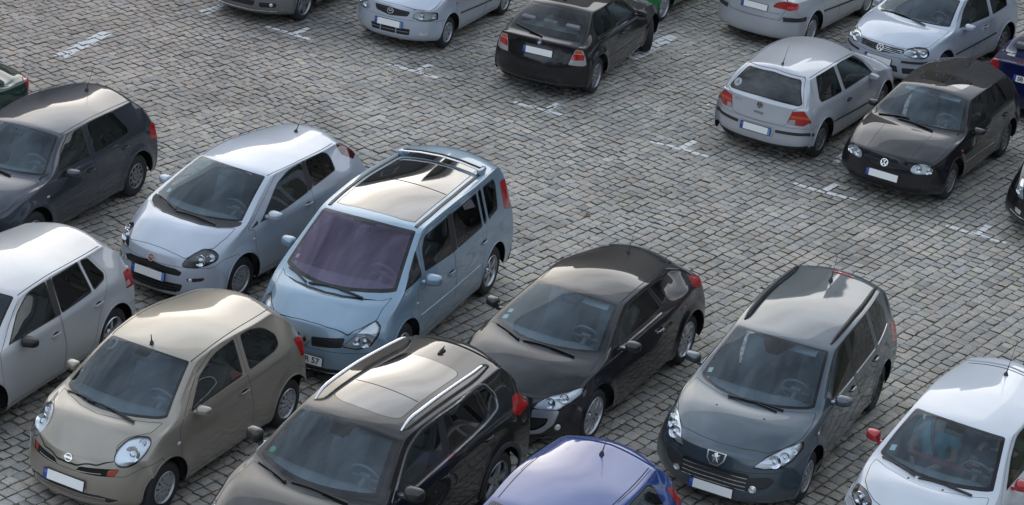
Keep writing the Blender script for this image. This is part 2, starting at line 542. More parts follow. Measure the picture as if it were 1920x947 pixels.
def skin_mesh(s, level=3):
    wb, hw, xf, xr, zs = s['wb'], s['hw'], s['xf'], s['xr'], s.get('zs', .19)
    ws0c, ws0m, ws1c, ws1m = map(Vector, (s['ws0c'], s['ws0m'], s['ws1c'], s['ws1m']))
    rw0c, rw0m, rw1c, rw1m = map(Vector, (s['rw0c'], s['rw0m'], s['rw1c'], s['rw1m']))
    hdc, hdm, tlc, tlm = map(Vector, (s['hdc'], s['hdm'], s['tlc'], s['tlm']))
    belt = s['belt']
    def B(x):
        y, z = interp(belt, x); return Vector((x, y, z))
    G = []          # G[c][r], r 0..4
    FR = [1, .90, .74, .40, 0]
    cf, cr = s.get('cf', .42), s.get('cr', .30)
    # hood
    G.append(curve_pts(hdm, hdc, FR, s.get('hde', 2.3), 2.4))
    xA = ws0c.x + .16
    for k, t in ((1, .36), (2, .70)):
        xb = lerp(hdc.x, xA, t); b = B(xb)
        xc = lerp(hdm.x, ws0m.x, t); zc = lerp(hdm.y, ws0m.y, t) + s.get('hbulge', .035) * (1 - (2 * t - 1) ** 2)
        G.append([b if f == 1 else Vector((xc + (xb - xc) * f ** 2.2, b.y * f, zc + (b.z - zc) * f ** s.get('hez', 3.4))) for f in FR])
    def wcol(m, c, b, d1, ex=2.0, r3=.52):
        y = c.y * r3
        return [b, c + Vector(d1), c.copy(), Vector((m.x + (c.x - m.x) * r3 ** ex, y, m.y + (c.z - m.y) * r3 ** ex)), Vector((m.x, 0, m.y))]
    G.append(wcol(ws0m, ws0c, B(xA), (.03, .055, -.03)))
    bul = s.get('wsbulge', .02)
    mm = (ws0m + ws1m) / 2 + Vector((bul, bul)); mc = (ws0c + ws1c) / 2 + Vector((bul * .5, .005, bul))
    G.append(wcol(mm, mc, B(lerp(ws0c.x, ws1c.x, .30)), (-.025, .045, -.045)))
    G.append(wcol(ws1m, ws1c, B(lerp(ws0c.x, ws1c.x, .85)), (-.05, .05, -.055)))
    roof = s.get('roof') or [(ws1m.x, ws1m.y), (lerp(ws1m.x, rw1m.x, .4), s['H']), (rw1m.x, rw1m.y)]
    for t in (.36, .70):
        xm = lerp(ws1m.x, rw1m.x, t); zm = interp(roof, xm)[0]
        xe = lerp(ws1c.x, rw1c.x, t); ye = lerp(ws1c.y, rw1c.y, t) + s.get('ybulge', .03)
        dz = lerp(ws1m.y - ws1c.z, rw1m.y - rw1c.z, t)
        c = Vector((xe, ye, zm - min(dz, s.get('rdrop', .075))))
        G.append(wcol((Vector((xm, zm))), c, B(xe), (0, .05, -.065)))
    G.append(wcol(rw1m, rw1c, B(rw1c.x + .02), (.02, .05, -.065)))
    rb = s.get('rwbulge', .03)
    mm = (rw0m + rw1m) / 2 + Vector((-rb, rb)); mc = (rw0c + rw1c) / 2 + Vector((-rb, .01, rb))
    G.append(wcol(mm, mc, B(lerp(rw0c.x, rw1c.x, .6)), (.05, .05, -.03)))
    G.append(wcol(rw0m, rw0c, B(rw0c.x + .03), (.03, .05, -.03)))
    G.append(curve_pts(tlm, tlc, FR, s.get('tle', 2.6), 2.6))
    if s.get('notch'):       # boot deck: an extra column half-way along it
        a, b_ = G[-2], G[-1]
        mid = [(p + q) / 2 + Vector((0, 0, .012)) for p, q in zip(a, b_)]
        mid[0] = B(mid[0].x); G.insert(-1, mid)
    nc = len(G)
    # ring below the belt: front centre -> corner -> along the side -> rear corner -> rear centre
    ring = []     # (belt (c,r), low points)
    FZ = s.get('fz', [.0, .15, .5, .80])
    yfc, yrc = hw - .035, hw - .045
    nb = s.get('bprot', .0)
    for r in (4, 3, 2, 1, 0):
        f = FR[r]; b = G[0][r]; bx = xf - cf * f ** 3.0; by = yfc * f
        low = []
        for i, q in enumerate(FZ):
            z = lerp(zs, b.z, q)
            if i == 0: x, y = bx - .07, by * .975
            elif i == 1: x, y = bx - .005, by
            elif i == 2: x, y = bx, by
            else: x, y = lerp(bx, b.x, s.get('nose', .40)), lerp(by, b.y, .40)
            low.append(Vector((x, y, z)))
        ring.append(((0, r), low))
    def sidey(x, i):
        k = (abs(x) / (wb / 2 + .5)) ** 3
        return hw - (.055, .012, .0, .014)[i] - .022 * k
    for c in range(1, nc - 1):
        b = G[c][0]
        low = []
        for i, q in enumerate(FZ):
            y = sidey(b.x, i)
            if i == 3: y = lerp(y, b.y, .30)
            low.append(Vector((b.x, y, lerp(zs, b.z, q))))
        ring.append(((c, 0), low))
    for r in (0, 1, 2, 3, 4):
        f = FR[r]; b = G[nc - 1][r]; bx = xr + cr * f ** 3.2; by = yrc * f
        low = []
        for i, q in enumerate(FZ):
            z = lerp(zs + .03, b.z, q)
            if i == 0: x, y = bx + .06, by * .975
            elif i == 1: x, y = bx + .005, by
            elif i == 2: x, y = bx, by
            else: x, y = lerp(bx, b.x, s.get('tail', .75)), lerp(by, b.y, .5)
            low.append(Vector((x, y, z)))
        ring.append(((nc - 1, r), low))
    bm = bmesh.new()
    cl_ = bm.edges.layers.float.new('crease_edge')
    def half(sg):
        M = {}
        for c in range(nc):
            for r in range(5):
                p = G[c][r]; M[(c, r)] = bm.verts.new((p.x, 0 if r == 4 else sg * p.y, p.z))
        Lw = []
        for (key, low) in ring:
            Lw.append([bm.verts.new((p.x, 0 if key[1] == 4 else sg * p.y, p.z)) for p in low] + [M[key]])
        def F(a, b, c, d):
            try: bm.faces.new((a, b, c, d) if sg > 0 else (d, c, b, a))
            except ValueError: pass
        for c in range(nc - 1):
            for r in range(4): F(M[(c, r)], M[(c + 1, r)], M[(c + 1, r + 1)], M[(c, r + 1)])
        for A, Bq in zip(Lw, Lw[1:]):
            for i in range(4): F(A[i], Bq[i], Bq[i + 1], A[i + 1])
        CRS = []
        g0, g1 = 3, nc - 2
        kb_, kr, kh = s.get('kbelt', .25), s.get('kroof', .30), s.get('khead', .45)
        for c in range(nc - 1): CRS.append(((c, 0), (c + 1, 0), kb_))
        for c in range(g0, g1):
            CRS.append(((c, 1), (c + 1, 1), kr * .5)); CRS.append(((c, 2), (c + 1, 2), kr if c < 5 or c > 7 else kr * .8))
        for r in range(4):
            for c, kk in ((0, .45), (3, .3), (5, kh), (8, kh), (g1, .5), (nc - 1, .55)): CRS.append(((c, r), (c, r + 1), kk))
        for (ka, kb, val) in CRS + s.get('crease', []):
            e_ = bm.edges.get((M[ka], M[kb]))
            if e_: e_[cl_] = val
        return M
    half(1); half(-1)
    bmesh.ops.remove_doubles(bm, verts=bm.verts[:], dist=1e-4)
    bmesh.ops.recalc_face_normals(bm, faces=bm.faces[:])
    bm.normal_update()
    top = max(bm.faces, key=lambda f: f.calc_center_median().z)
    if top.normal.z < 0:
        for f in bm.faces: f.normal_flip()
    me = bpy.data.meshes.new('cage'); bm.to_mesh(me); bm.free()
    o = bpy.data.objects.new('cage', me); COL.objects.link(o)
    md = o.modifiers.new('s', 'SUBSURF'); md.levels = 2; md.render_levels = 2; md.boundary_smooth = 'PRESERVE_CORNERS'
    # pull the cage out until the smooth skin passes (nearly) through the given points
    n = len(me.vertices); tgt = np.empty(n * 3, 'f'); me.vertices.foreach_get('co', tgt); cur = tgt.copy()
    for it in range(3):
        dg = bpy.context.evaluated_depsgraph_get(); dg.update()
        ev = o.evaluated_get(dg); em = ev.to_mesh()
        co = np.empty(len(em.vertices) * 3, 'f'); em.vertices.foreach_get('co', co); ev.to_mesh_clear()
        cur = cur + s.get('fit', .75) * (tgt - co[:n * 3])
        me.vertices.foreach_set('co', cur); me.update()
    md.levels = level
    dg = bpy.context.evaluated_depsgraph_get(); dg.update()
    m2 = bpy.data.meshes.new_from_object(o.evaluated_get(dg))
    bpy.data.objects.remove(o); bpy.data.meshes.remove(me)
    # wheel-arch swell
    fl = s.get('flare', .018); ra = s.get('ra', s['rt'] + .06)
    N = len(m2.vertices); co = np.empty(N * 3, 'f'); m2.vertices.foreach_get('co', co); co = co.reshape(-1, 3)
    for wx in (wb / 2, -wb / 2):
        d = np.hypot(co[:, 0] - wx, co[:, 2] - s['rt']) - ra
        k = np.clip(1 - np.abs(d + .0) / .13, 0, 1); k = k * k * (3 - 2 * k)
        sidem = np.clip((np.abs(co[:, 1]) - .6 * hw) / (.3 * hw), 0, 1)
        co[:, 1] += np.sign(co[:, 1]) * fl * k * sidem
    m2.vertices.foreach_set('co', co.ravel())
    for p in m2.polygons: p.use_smooth = True
    m2.update()
    return m2

# ------------------------------------------------------------------ wheels
WCACHE = {}
def wheel_meshes(style, n, rt, rr, w=.195, mats=None):
    key = (style, n, rt, rr)
    if key in WCACHE: return WCACHE[key]
    bm = bmesh.new()
    h = w / 2
    add_lathe(bm, [(rr - .012, -h * .8), (rr + .004, -h * .93), (lerp(rr, rt, .5), -h * 1.0), (rt - .022, -h * .9), (rt - .004, -h * .66), (rt, -h * .3), (rt, h * .3), (rt - .004, h * .66),
                   (rt - .022, h * .9), (lerp(rr, rt, .5), h * 1.0), (rr + .012, h * .96), (rr + .003, h * .9), (rr - .014, h * .8)], 48)
    # tread grooves
    me_t = bpy.data.meshes.new('tyre')
    bmesh.ops.recalc_face_normals(bm, faces=bm.faces[:])
    for f in bm.faces: f.smooth = True
    bm.to_mesh(me_t); bm.free(); me_t.materials.append(RUBBER)
    bm = bmesh.new()
    mi_s, mi_d = 0, 1
    y0 = h * .80
    # rim lip and barrel
    add_lathe(bm, [(rr + .006, y0 + .012), (rr - .004, y0 + .020), (rr - .014, y0 + .010), (rr - .022, y0 - .02), (rr - .03, -h * .6)], 48, mi=mi_s)
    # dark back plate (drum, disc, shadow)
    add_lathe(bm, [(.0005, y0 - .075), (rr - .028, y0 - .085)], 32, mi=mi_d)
    if style == 'cap':            # pressed wheel cover with n openings near the rim
        S = n * 4
        prof = [(.001, y0 + .002), (.05, y0 + .004), (.06, y0 - .004), (rr * .50, y0 + .006), (rr * .62, y0 + .010), (rr * .86, y0 + .008), (rr - .006, y0 + .004)]
        rings = []
        for r, hh in prof: rings.append([bm.verts.new((r * math.cos(2 * math.pi * k / S), hh, r * math.sin(2 * math.pi * k / S))) for k in range(S)])
        for i, (A, B_) in enumerate(zip(rings, rings[1:])):
            for k in range(S):
                if i == 4 and k % 4 in (1, 2): continue
                f = bm.faces.new((A[k], B_[k], B_[(k + 1) % S], A[(k + 1) % S])); f.material_index = mi_s
    elif style in ('spoke', 'twin', 'five', 'fan'):
        add_lathe(bm, [(.001, y0 + .004), (.035, y0 + .006), (.062, y0 - .002), (.075, y0 - .03)], 28, mi=mi_s)
        for k in range(n):
            a0 = 2 * math.pi * k / n
            offs = [0] if style != 'twin' else [-.085, .085]
            wi, wo = {'spoke': (.024, .022), 'twin': (.020, .016), 'five': (.050, .034), 'fan': (.016, .040)}[style]
            for of in offs:
                a = a0 + of
                rin, rout = .045, rr - .010
                ins, ous = [], []
                lean = .10 if style == 'fan' else 0
                rows = []
                for j, t in enumerate((0, .35, .7, 1)):
                    r_ = lerp(rin, rout, t); hh = y0 + .002 + .010 * math.sin(t * math.pi) - (.0 if t < 1 else .003); ww = lerp(wi, wo, t); aa = a + lean * t - (of * .55 * (1 - t) if style == 'twin' else 0)
                    c = Vector((math.cos(aa) * r_, hh, math.sin(aa) * r_)); tx = Vector((-math.sin(aa), 0, math.cos(aa)))
                    rows.append([bm.verts.new(c - tx * ww + Vector((0, -.028, 0))), bm.verts.new(c - tx * ww * .8), bm.verts.new(c + tx * ww * .8), bm.verts.new(c + tx * ww + Vector((0, -.028, 0)))])
                for A, B_ in zip(rows, rows[1:]):
                    for q in range(3):
                        f = bm.faces.new((A[q], A[q + 1], B_[q + 1], B_[q])); f.material_index = mi_s
    # lug bolts
    for k in range(5):
        a = 2 * math.pi * k / 5 + .3
        add_lathe(bm, [(.001, .004), (.008, .004), (.009, -.01)], 6, mi=mi_d, center=(math.cos(a) * .052, y0 + .004, math.sin(a) * .052))
    bmesh.ops.recalc_face_normals(bm, faces=bm.faces[:])
    for f in bm.faces: f.smooth = True
    me_r = bpy.data.meshes.new('wheel')
    bm.to_mesh(me_r); bm.free(); me_r.set_sharp_from_angle(angle=R(35))
    WCACHE[key] = (me_r, me_t)
    return me_r, me_t

SHARED = {}
def seat_mesh():
    if 'seat' in SHARED: return SHARED['seat']
    bm = bmesh.new()
    add_box(bm, (0.02, 0, .16), (.50, .48, .16), bevel=.05)
    rot = Matrix.Rotation(R(-20), 3, 'Y')
    add_box(bm, (-.33, 0, .48), (.14, .47, .62), rot, bevel=.05)
    add_box(bm, (-.45, 0, .86), (.09, .25, .17), rot, bevel=.035)
    for y in (-.06, .06): add_tube(bm, [(-.42, y, .72), (-.45, y, .82)], .007, 6)
    me = bpy.data.meshes.new('seat')
    for f in bm.faces: f.smooth = True
    bm.to_mesh(me); bm.free(); me.set_sharp_from_angle(angle=R(50)); me.materials.append(SEATG)
    SHARED['seat'] = me; return me

def steering_mesh():
    if 'steer' in SHARED: return SHARED['steer']
    bm = bmesh.new()
    n = 28
    ring = [(0, .18 * math.cos(2 * math.pi * k / n), .18 * math.sin(2 * math.pi * k / n)) for k in range(n)]
    rs = []
    for k in range(n):
        a = 2 * math.pi * k / n
        c = Vector((0, .18 * math.cos(a), .18 * math.sin(a))); o_ = c.normalized()
        rs.append([bm.verts.new(c + .015 * (math.cos(b) * o_ + math.sin(b) * Vector((1, 0, 0)))) for b in [2 * math.pi * j / 8 for j in range(8)]])
    for k in range(n):
        A, B_ = rs[k], rs[(k + 1) % n]
        for j in range(8): bm.faces.new((A[j], A[(j + 1) % 8], B_[(j + 1) % 8], B_[j]))
    add_box(bm, (.01, 0, 0), (.05, .13, .12), bevel=.02)
    add_box(bm, (.01, 0, -.01), (.02, .34, .035)); add_box(bm, (.012, 0, -.09), (.02, .04, .16))
    add_tube(bm, [(.02, 0, 0), (.3, 0, -.02)], .03, 8)
    bmesh.ops.recalc_face_normals(bm, faces=bm.faces[:])
    me = bpy.data.meshes.new('steering_wheel')
    for f in bm.faces: f.smooth = True
    bm.to_mesh(me); bm.free(); me.set_sharp_from_angle(angle=R(40)); me.materials.append(CABIN2)
    SHARED['steer'] = me; return me

def mirror_mesh(matl, size=(.12, .20, .14)):
    key = ('mir', matl.name, size)
    if key in SHARED: return SHARED[key]
    a, b, c = size
    bm = bmesh.new()
    # housing: x forward (rounded), y outwards, flat glass face to the rear
    V = {}
    for ix, (x, k) in enumerate(((-.5, .92), (-.1, 1.0), (.32, .86), (.5, .45))):
        for iy, y in enumerate((-.5, .0, .5)):
            for iz, z in enumerate((-.5, 0., .5)):
                ty = 1 - .22 * (y + .5)
                V[ix, iy, iz] = bm.verts.new((a * x - .06 * (y + .5) * a * 3, b * y * (k if ix < 2 else k * .95), c * z * k * ty + .02 * (y + .5) * c))
    def q(*k): bm.faces.new([V[i] for i in k])
    for ix in range(3):
        for i in range(2):
            q((ix, 0, i), (ix + 1, 0, i), (ix + 1, 0, i + 1), (ix, 0, i + 1)); q((ix, 2, i), (ix, 2, i + 1), (ix + 1, 2, i + 1), (ix + 1, 2, i))
            q((ix, i, 0), (ix, i + 1, 0), (ix + 1, i + 1, 0), (ix + 1, i, 0)); q((ix, i, 2), (ix + 1, i, 2), (ix + 1, i + 1, 2), (ix, i + 1, 2))
    for i in range(2):
        for j in range(2):
            q((3, i, j), (3, i + 1, j), (3, i + 1, j + 1), (3, i, j + 1)); q((0, i, j), (0, i, j + 1), (0, i + 1, j + 1), (0, i + 1, j))
    bmesh.ops.recalc_face_normals(bm, faces=bm.faces[:])
    me0 = bpy.data.meshes.new('m'); bm.to_mesh(me0); bm.free()
    o = bpy.data.objects.new('m', me0); COL.objects.link(o)
    md = o.modifiers.new('s', 'SUBSURF'); md.levels = 2
    dg = bpy.context.evaluated_depsgraph_get(); dg.update()
    me = bpy.data.meshes.new_from_object(o.evaluated_get(dg)); me.name = 'wing_mirror'
    bpy.data.objects.remove(o); bpy.data.meshes.remove(me0)
    bm = bmesh.new(); bm.from_mesh(me)
    # arm to the door and the mirror glass
    add_box(bm, (.0, -b * .62, -c * .30), (a * .5, b * .45, c * .28), mi=1, bevel=.01)
    add_box(bm, (-a * .42, 0, .0), (.012, b * .70, c * .62), mi=2, bevel=.004)
    for f in bm.faces: f.smooth = True
    bm.to_mesh(me); bm.free(); me.set_sharp_from_angle(angle=R(50))
    me.materials.clear()
    for m_ in (matl, BLACK, CHROME): me.materials.append(m_)
    SHARED[key] = me; return me

def text_mesh(txt, size, bold=.0, depth=.002):
    cu = bpy.data.curves.new('lettering', 'FONT'); cu.body = txt; cu.size = size; cu.align_x = 'CENTER'; cu.align_y = 'CENTER'; cu.extrude = depth; cu.offset = bold
    o = bpy.data.objects.new('lettering', cu); COL.objects.link(o)
    dg = bpy.context.evaluated_depsgraph_get(); dg.update()
    me = bpy.data.meshes.new_from_object(o.evaluated_get(dg)); me.name = 'lettering'
    bpy.data.objects.remove(o); bpy.data.curves.remove(cu)
    return me

# ------------------------------------------------------------------ one car
def sym(half):
    """close a half outline (y >= 0, from the centre line out and back to it) over to the other side"""
    return [tuple(p) for p in half] + [(p[0], -p[1]) for p in reversed(half) if abs(p[1]) > 1e-4]
def symy(half):
    return [tuple(p) for p in half] + [(-p[0], p[1]) for p in reversed(half) if abs(p[0]) > 1e-4]

class Car:
    def __init__(s, spec, pose, kind, label, cat, pm, group='cars parked on the cobbled square'):
        s.s = spec; s.pm = pm
        s.root = empty(kind, (pose[0], pose[1], .012), R(pose[2]), label, cat, group)
        s.sh = Shell(skin_mesh(spec, spec.get('level', 3)))
        s.body = {None: 0, 'seam': 1, 'trim': 2, 'frit': 3, 'plastic': 4}
        s.doors = []
        s.arches()
    # -- openings
    def arches(s):
        q = s.s; rt = q['rt']; ra = q.get('ra', rt + .055)
        for k, wx in enumerate((q['wb'] / 2, -q['wb'] / 2)):
            P = [(wx + ra * math.cos(a), rt + .01 + ra * math.sin(a)) for a in [R(180 * i / 26) for i in range(27)]]
            P += [(wx - ra, 0), (wx + ra, 0)]
            s.sh.cut(SIDE, P, 'arch%d' % k)
        dead = [f for f in s.sh.bm.faces if f[s.sh.reg] in (s.sh.ids.get('arch0'), s.sh.ids.get('arch1')) and abs(f.calc_center_median().y) > .35 * q['hw']]
        bmesh.ops.delete(s.sh.bm, geom=dead, context='FACES')
        for f in s.sh.bm.faces:
            if f[s.sh.reg] in (s.sh.ids.get('arch0'), s.sh.ids.get('arch1')): f[s.sh.reg] = 0
    def arch_lips(s, w=.022, t=.006, m=None, name='wheel_arch', grow=.008):
        q = s.s; rt = q['rt']; ra = q.get('ra', rt + .055) + grow
        for wx in (q['wb'] / 2, -q['wb'] / 2):
            for sd in (1, -1):
                P = [(wx + ra * math.cos(a), rt + .01 + ra * math.sin(a)) for a in [R(-4 + 188 * i / 22) for i in range(23)]]
                bm = bmesh.new(); ribbon(bm, surf_path(s.sh, LEFT if sd > 0 else RIGHT, P), w, t)
                bm_obj(name, bm, m or s.pm, s.root, sharp=40)
    def panel(s, fr, P, name, gap=.005, only=None, cond=None):
        """panel with a shut-line round it"""
        s.sh.cut(fr, P, 'seam', only, cond)
        o = None if only is None else list(only) + ['seam']
        s.sh.cut(fr, inset(P, gap), name, o, cond)
    def windscreen(s, frit=.028, gl=None, dx=0., dy=.03, dyt=.03, dxt=.03, sensor=None):
        q = s.s
        m0, c0, m1, c1 = q['ws0m'], q['ws0c'], q['ws1m'], q['ws1c']
        half = [(m0[0] - .025 + dx + (c0[0] - m0[0]) * f ** 2, (c0[1] - dy) * f) for f in (0, .2, .4, .6, .8, .93)]
        half += [(c0[0] - .035 + dx * .3, c0[1] - dy, .02)]
        half += [(m1[0] + dxt + (c1[0] - m1[0]) * f ** 2, (c1[1] - dyt) * f) for f in (1, .75, .5, .25, 0)]
        P = rnd(sym(half), .035)
        s.sh.cut(TOP, P, 'frit', cond=lambda c: c.z > .6)
        s.sh.cut(TOP, inset(P, frit), 'ws', ['frit'], cond=lambda c: c.z > .6)
        if sensor:
            a, b, d = sensor; x = m1[0] + dxt
            s.sh.cut(TOP, rnd([(x - .01, -a), (x - .01, a), (x + frit + .02, a * .8), (x + d, b), (x + d, -b), (x + frit + .02, -a * .8)], .02), 'frit', ['ws'], cond=lambda c: c.z > .6)
        o = s.sh.emit({'ws': 0}, 'windscreen', [gl or GLASS_W], s.root)
    def rear_window(s, half, frit=.035, gl=None, fr=REAR, cond=None):
        P = rnd(symy(half) if fr is REAR else sym(half), .05)
        cond = cond or (lambda c: c.x < -.3)
        s.sh.cut(fr, P, 'frit', cond=cond)
        s.sh.cut(fr, inset(P, frit), 'rw', ['frit'], cond=cond)
        s.sh.emit({'rw': 0}, 'rear_window', [gl or GLASS_R], s.root)
    def set_doors(s, polys):
        s.doors = polys
        for i, P in enumerate(polys):
            s.panel(SIDE, rnd(P, .05), 'door%d' % i, .0055, cond=lambda c: abs(c.y) > .3)
    def side_glass(s, wins, trim=.016, trimm='trim'):
        """wins: (door index or None, outline, glass)"""
        s.wins = []
        for i, (d, P, gl) in enumerate(wins):
            Q = rnd(P, .045)
            tn = 'wtrim%d' % i
            s.sh.cut(SIDE, Q, tn, cond=lambda c: abs(c.y) > .3)
            s.sh.cut(SIDE, inset(Q, trim), 'win%d' % i, [tn], cond=lambda c: abs(c.y) > .3)
            s.wins.append((d, Q, gl, tn))
    def pillar(s, P, name='trim'):
        s.sh.cut(SIDE, P, name, cond=lambda c: abs(c.y) > .3)
    def emit_doors(s, handle=None, trimm=None):
        trimm = trimm or BLACK
        for i, P in enumerate(s.doors):
            for sd in (1, -1):
                cond = (lambda c, sd=sd: c.y * sd > 0)
                regs = {'door%d' % i: 0}
                for d, Q, gl, tn in s.wins:
                    if d == i: regs[tn] = 1
                regs['dtrim%d' % i] = 1
                o = s.sh.emit(regs, 'door', [s.pm, trimm], s.root, cond)
                if not o: continue
                for k, (d, Q, gl, tn) in enumerate(s.wins):
                    if d == i: s.sh.emit({'win%d' % k: 0}, 'window', [gl], o, cond)
                if handle and handle[i]:
                    h = handle[i]
                    s.handle(o, sd, *h)
        for k, (d, Q, gl, tn) in enumerate(s.wins):
            if d is None:
                s.body[tn] = 2
                for sd in (1, -1):
                    s.sh.emit({'win%d' % k: 0}, 'quarter_window', [gl], s.root, lambda c, sd=sd: c.y * sd > 0)
    def handle(s, parent, sd, x, z, m=None, ln=.17, tilt=0.):
        fr = LEFT if sd > 0 else RIGHT
        bm = bmesh.new()
        pts = []
        for t in (-1, -.8, -.3, .3, .8, 1):
            p, n = s.sh.hit(fr, x + t * ln / 2, z + tilt * t)
            pts.append((p + n * (.022 if abs(t) < .9 else .002), n))
        ribbon(bm, pts, .026, .012)
        # the dished pocket behind the grip
        p, n = s.sh.hit(fr, x, z - .004)
        o = bm_obj('handle', bm, m or s.pm, parent, sharp=50)
        bm = bmesh.new(); B_ = basis(n)
        r_ = []
        for k in range(20):
            a = 2 * math.pi * k / 20
            q = p + B_ @ Vector((.062 * math.cos(a), .032 * math.sin(a), .002)); r_.append(bm.verts.new(q))
        bm.faces.new(r_)
        bm_obj('handle_recess', bm, GAP if m is not CHROME else BLACK, o, smooth=False)
    # -- generic part from an outline
    def cut3(s, pts, D, name, sd=1, gap=0., ins=0., r=.02, only=None, cond=None):
        D = Vector(D); Q = [Vector(p[:3]) for p in pts]
        if sd < 0: D = Vector((D.x, -D.y, D.z)); Q = [Vector((p.x, -p.y, p.z)) for p in Q]
        fr = Frame(D, thr=.0)
        P = [fr.uv(p) for p in Q]
        P = [(u[0], u[1], p[3]) if len(p) > 3 else u for u, p in zip(P, pts)]
        if parea([(a[0], a[1]) for a in P]) < 0: P = P[::-1]
        P = rnd(P, r)
        if gap:
            s.sh.cut(fr, inset(P, -gap), 'seam', only, cond)
        if ins: P = inset(P, ins)
        s.sh.cut(fr, P, name, None, cond)
        return fr, P
    def headlight(s, pts, D, bulbs, name='headlight', bezel=None, r=.03, depth=.03, only_left=False, inner=None):
        """pts: 3-D outline on the left front corner; bulbs: (point, radius)"""
        for sd in (1, -1):
            key = 'hl%s%d' % (name, sd)
            s.cut3(pts, D, key, sd, gap=.005, r=r)
            o = s.sh.emit({key: 0}, name, [LENS], s.root, off=.001)
            if not o: continue
            s.sh.emit({key: 0}, 'reflector', [inner or LAMPIN], o, off=-depth)
            Dv = Vector((D[0], D[1] * sd, D[2])).normalized()
            for (p, rad) in bulbs:
                p = Vector((p[0], p[1] * sd, p[2]))
                q, n = s.sh.near(p)
                ax = (n + Vector((1.2, 0, .1))).normalized()
                B_ = basis(ax); bm = bmesh.new()
                prof = [(rad * 1.0, -.018), (rad * .97, -.010), (rad * .9, -.012), (rad * .70, -.022), (rad * .45, -.030), (rad * .40, -.020), (rad * .22, -.010), (.0008, -.006)]
                add_lathe(bm, prof, 22, axis='z')
                bmesh.ops.transform(bm, matrix=Matrix.Translation(q - n * .004) @ B_.to_4x4(), verts=bm.verts[:])
                bmesh.ops.recalc_face_normals(bm, faces=bm.faces[:])
                bm_obj('lamp_bowl', bm, [bezel or CHROME], o, sharp=60)
    def taillight(s, pts, D, panes=(), m=None, r=.025, name='tail_light'):
        """panes: (pts, material) cut out of the lamp"""
        for sd in (1, -1):
            key = 'tl%s%d' % (name, sd)
            s.cut3(pts, D, key, sd, gap=.004, r=r)
            mats = [m or REDL]; regs = {key: 0}
            for i, (pp, pmx) in enumerate(panes):
                k2 = key + 'p%d' % i
                Dv = Vector((D[0], D[1] * sd, D[2])); fr = Frame(Dv, thr=0.)
                Q = [Vector((p[0], p[1] * sd, p[2])) for p in pp]; P = [fr.uv(q) for q in Q]
                if parea(P) < 0: P = P[::-1]
                s.sh.cut(fr, rnd(P, .012), k2, [key])
                regs[k2] = len(mats); mats.append(pmx)
            s.sh.emit(regs, name, mats, s.root, off=.001, thick=.006)
    def part(s, fr, P, name, m, key=None, gap=0., off=0., both=False, parent=None, cond=None, thick=0., r=.02, only=None):
        """cut an outline from the skin and make it a part"""
        out = []
        for sd in ((1, -1) if both else (1,)):
            Q = [(-p[0], *p[1:]) if sd < 0 else p for p in P] if fr in (FRONT, REAR) else ([(p[0], -p[1], *p[2:]) if sd < 0 else p for p in P])
            if sd < 0: Q = Q[::-1]
            Q = rnd(Q, r)
            k = (key or name) + '%d' % sd
            if gap: s.sh.cut(fr, inset(Q, -gap), 'seam', only, cond)
            s.sh.cut(fr, Q, k, only if not gap or only is None else list(only) + ['seam'], cond)
            o = s.sh.emit({k: 0}, name, [m], parent or s.root, off=off, thick=thick)
            out.append(o)
        return out if both else out[0]
    def strip(s, fr, path, w, t, m, name, both=False, off=0., parent=None, closed=False, step=.05, taper=False):
        for sd in ((1, -1) if both else (1,)):
            f2 = fr; P = path
            if sd < 0:
                if fr is LEFT: f2 = RIGHT
                elif fr in (FRONT, REAR): P = [(-p[0], p[1]) for p in path]
                elif fr is TOP: P = [(p[0], -p[1]) for p in path]
            bm = bmesh.new(); ribbon(bm, surf_path(s.sh, f2, P, step, closed=closed), w, t, off, closed, taper=taper)
            o = bm_obj(name, bm, m, parent or s.root, sharp=50)
        return o
    def line(s, fr, path, w=.008, both=False, key='seam', smooth=True, cond=None):
        """a shut-line drawn into the skin itself along a path"""
        pts = [Vector(p) for p in path]
        if smooth and len(pts) > 2:
            out = []
            for i in range(len(pts) - 1):
                p0, p1, p2, p3 = pts[max(0, i - 1)], pts[i], pts[i + 1], pts[min(len(pts) - 1, i + 2)]
                for j in range(6):
                    t = j / 6
                    out.append(.5 * (2 * p1 + (p2 - p0) * t + (2 * p0 - 5 * p1 + 4 * p2 - p3) * t * t + (3 * p1 - p0 - 3 * p2 + p3) * t ** 3))
            pts = out + [pts[-1]]
        L_, R2 = [], []
        for i, p in enumerate(pts):
            t = (pts[min(i + 1, len(pts) - 1)] - pts[max(i - 1, 0)]).normalized(); n = Vector((-t.y, t.x)) * w / 2
            L_.append(tuple(p + n)); R2.append(tuple(p - n))
        P = L_ + R2[::-1]
        for sd in ((1, -1) if both else (1,)):
            Q = P
            if sd < 0: Q = [(-a, b) for a, b in P][::-1] if fr in (FRONT, REAR) else [(a, -b) for a, b in P][::-1]
            s.sh.cut(fr, Q, key, None, cond)
    def plate(s, fr, u, v, tilt=0., euro=True, text=None, tail=False, w=.52, h=.11, off=.012, frame=False):
        p, n = s.sh.hit(fr, u, v)
        for du in (-.2, .2):
            pp, nn = s.sh.hit(fr, u + du, v)
            if (pp - p).dot(fr.D) > 0: p = p + fr.D * (pp - p).dot(fr.D)
        nn = Vector((fr.D.x * math.cos(tilt), 0, math.sin(tilt))).normalized()
        B_ = basis(nn); M = Matrix.Translation(p + nn * off) @ B_.to_4x4()
        bm = bmesh.new()
        add_box(bm, (0, 0, -.006), (w + .016, h + .016, .012), bevel=.003)
        bmesh.ops.transform(bm, matrix=M, verts=bm.verts[:])
        o = bm_obj('number_plate', bm, BLACK if frame or True else WHITEP, s.root, smooth=False)
        bm = bmesh.new()
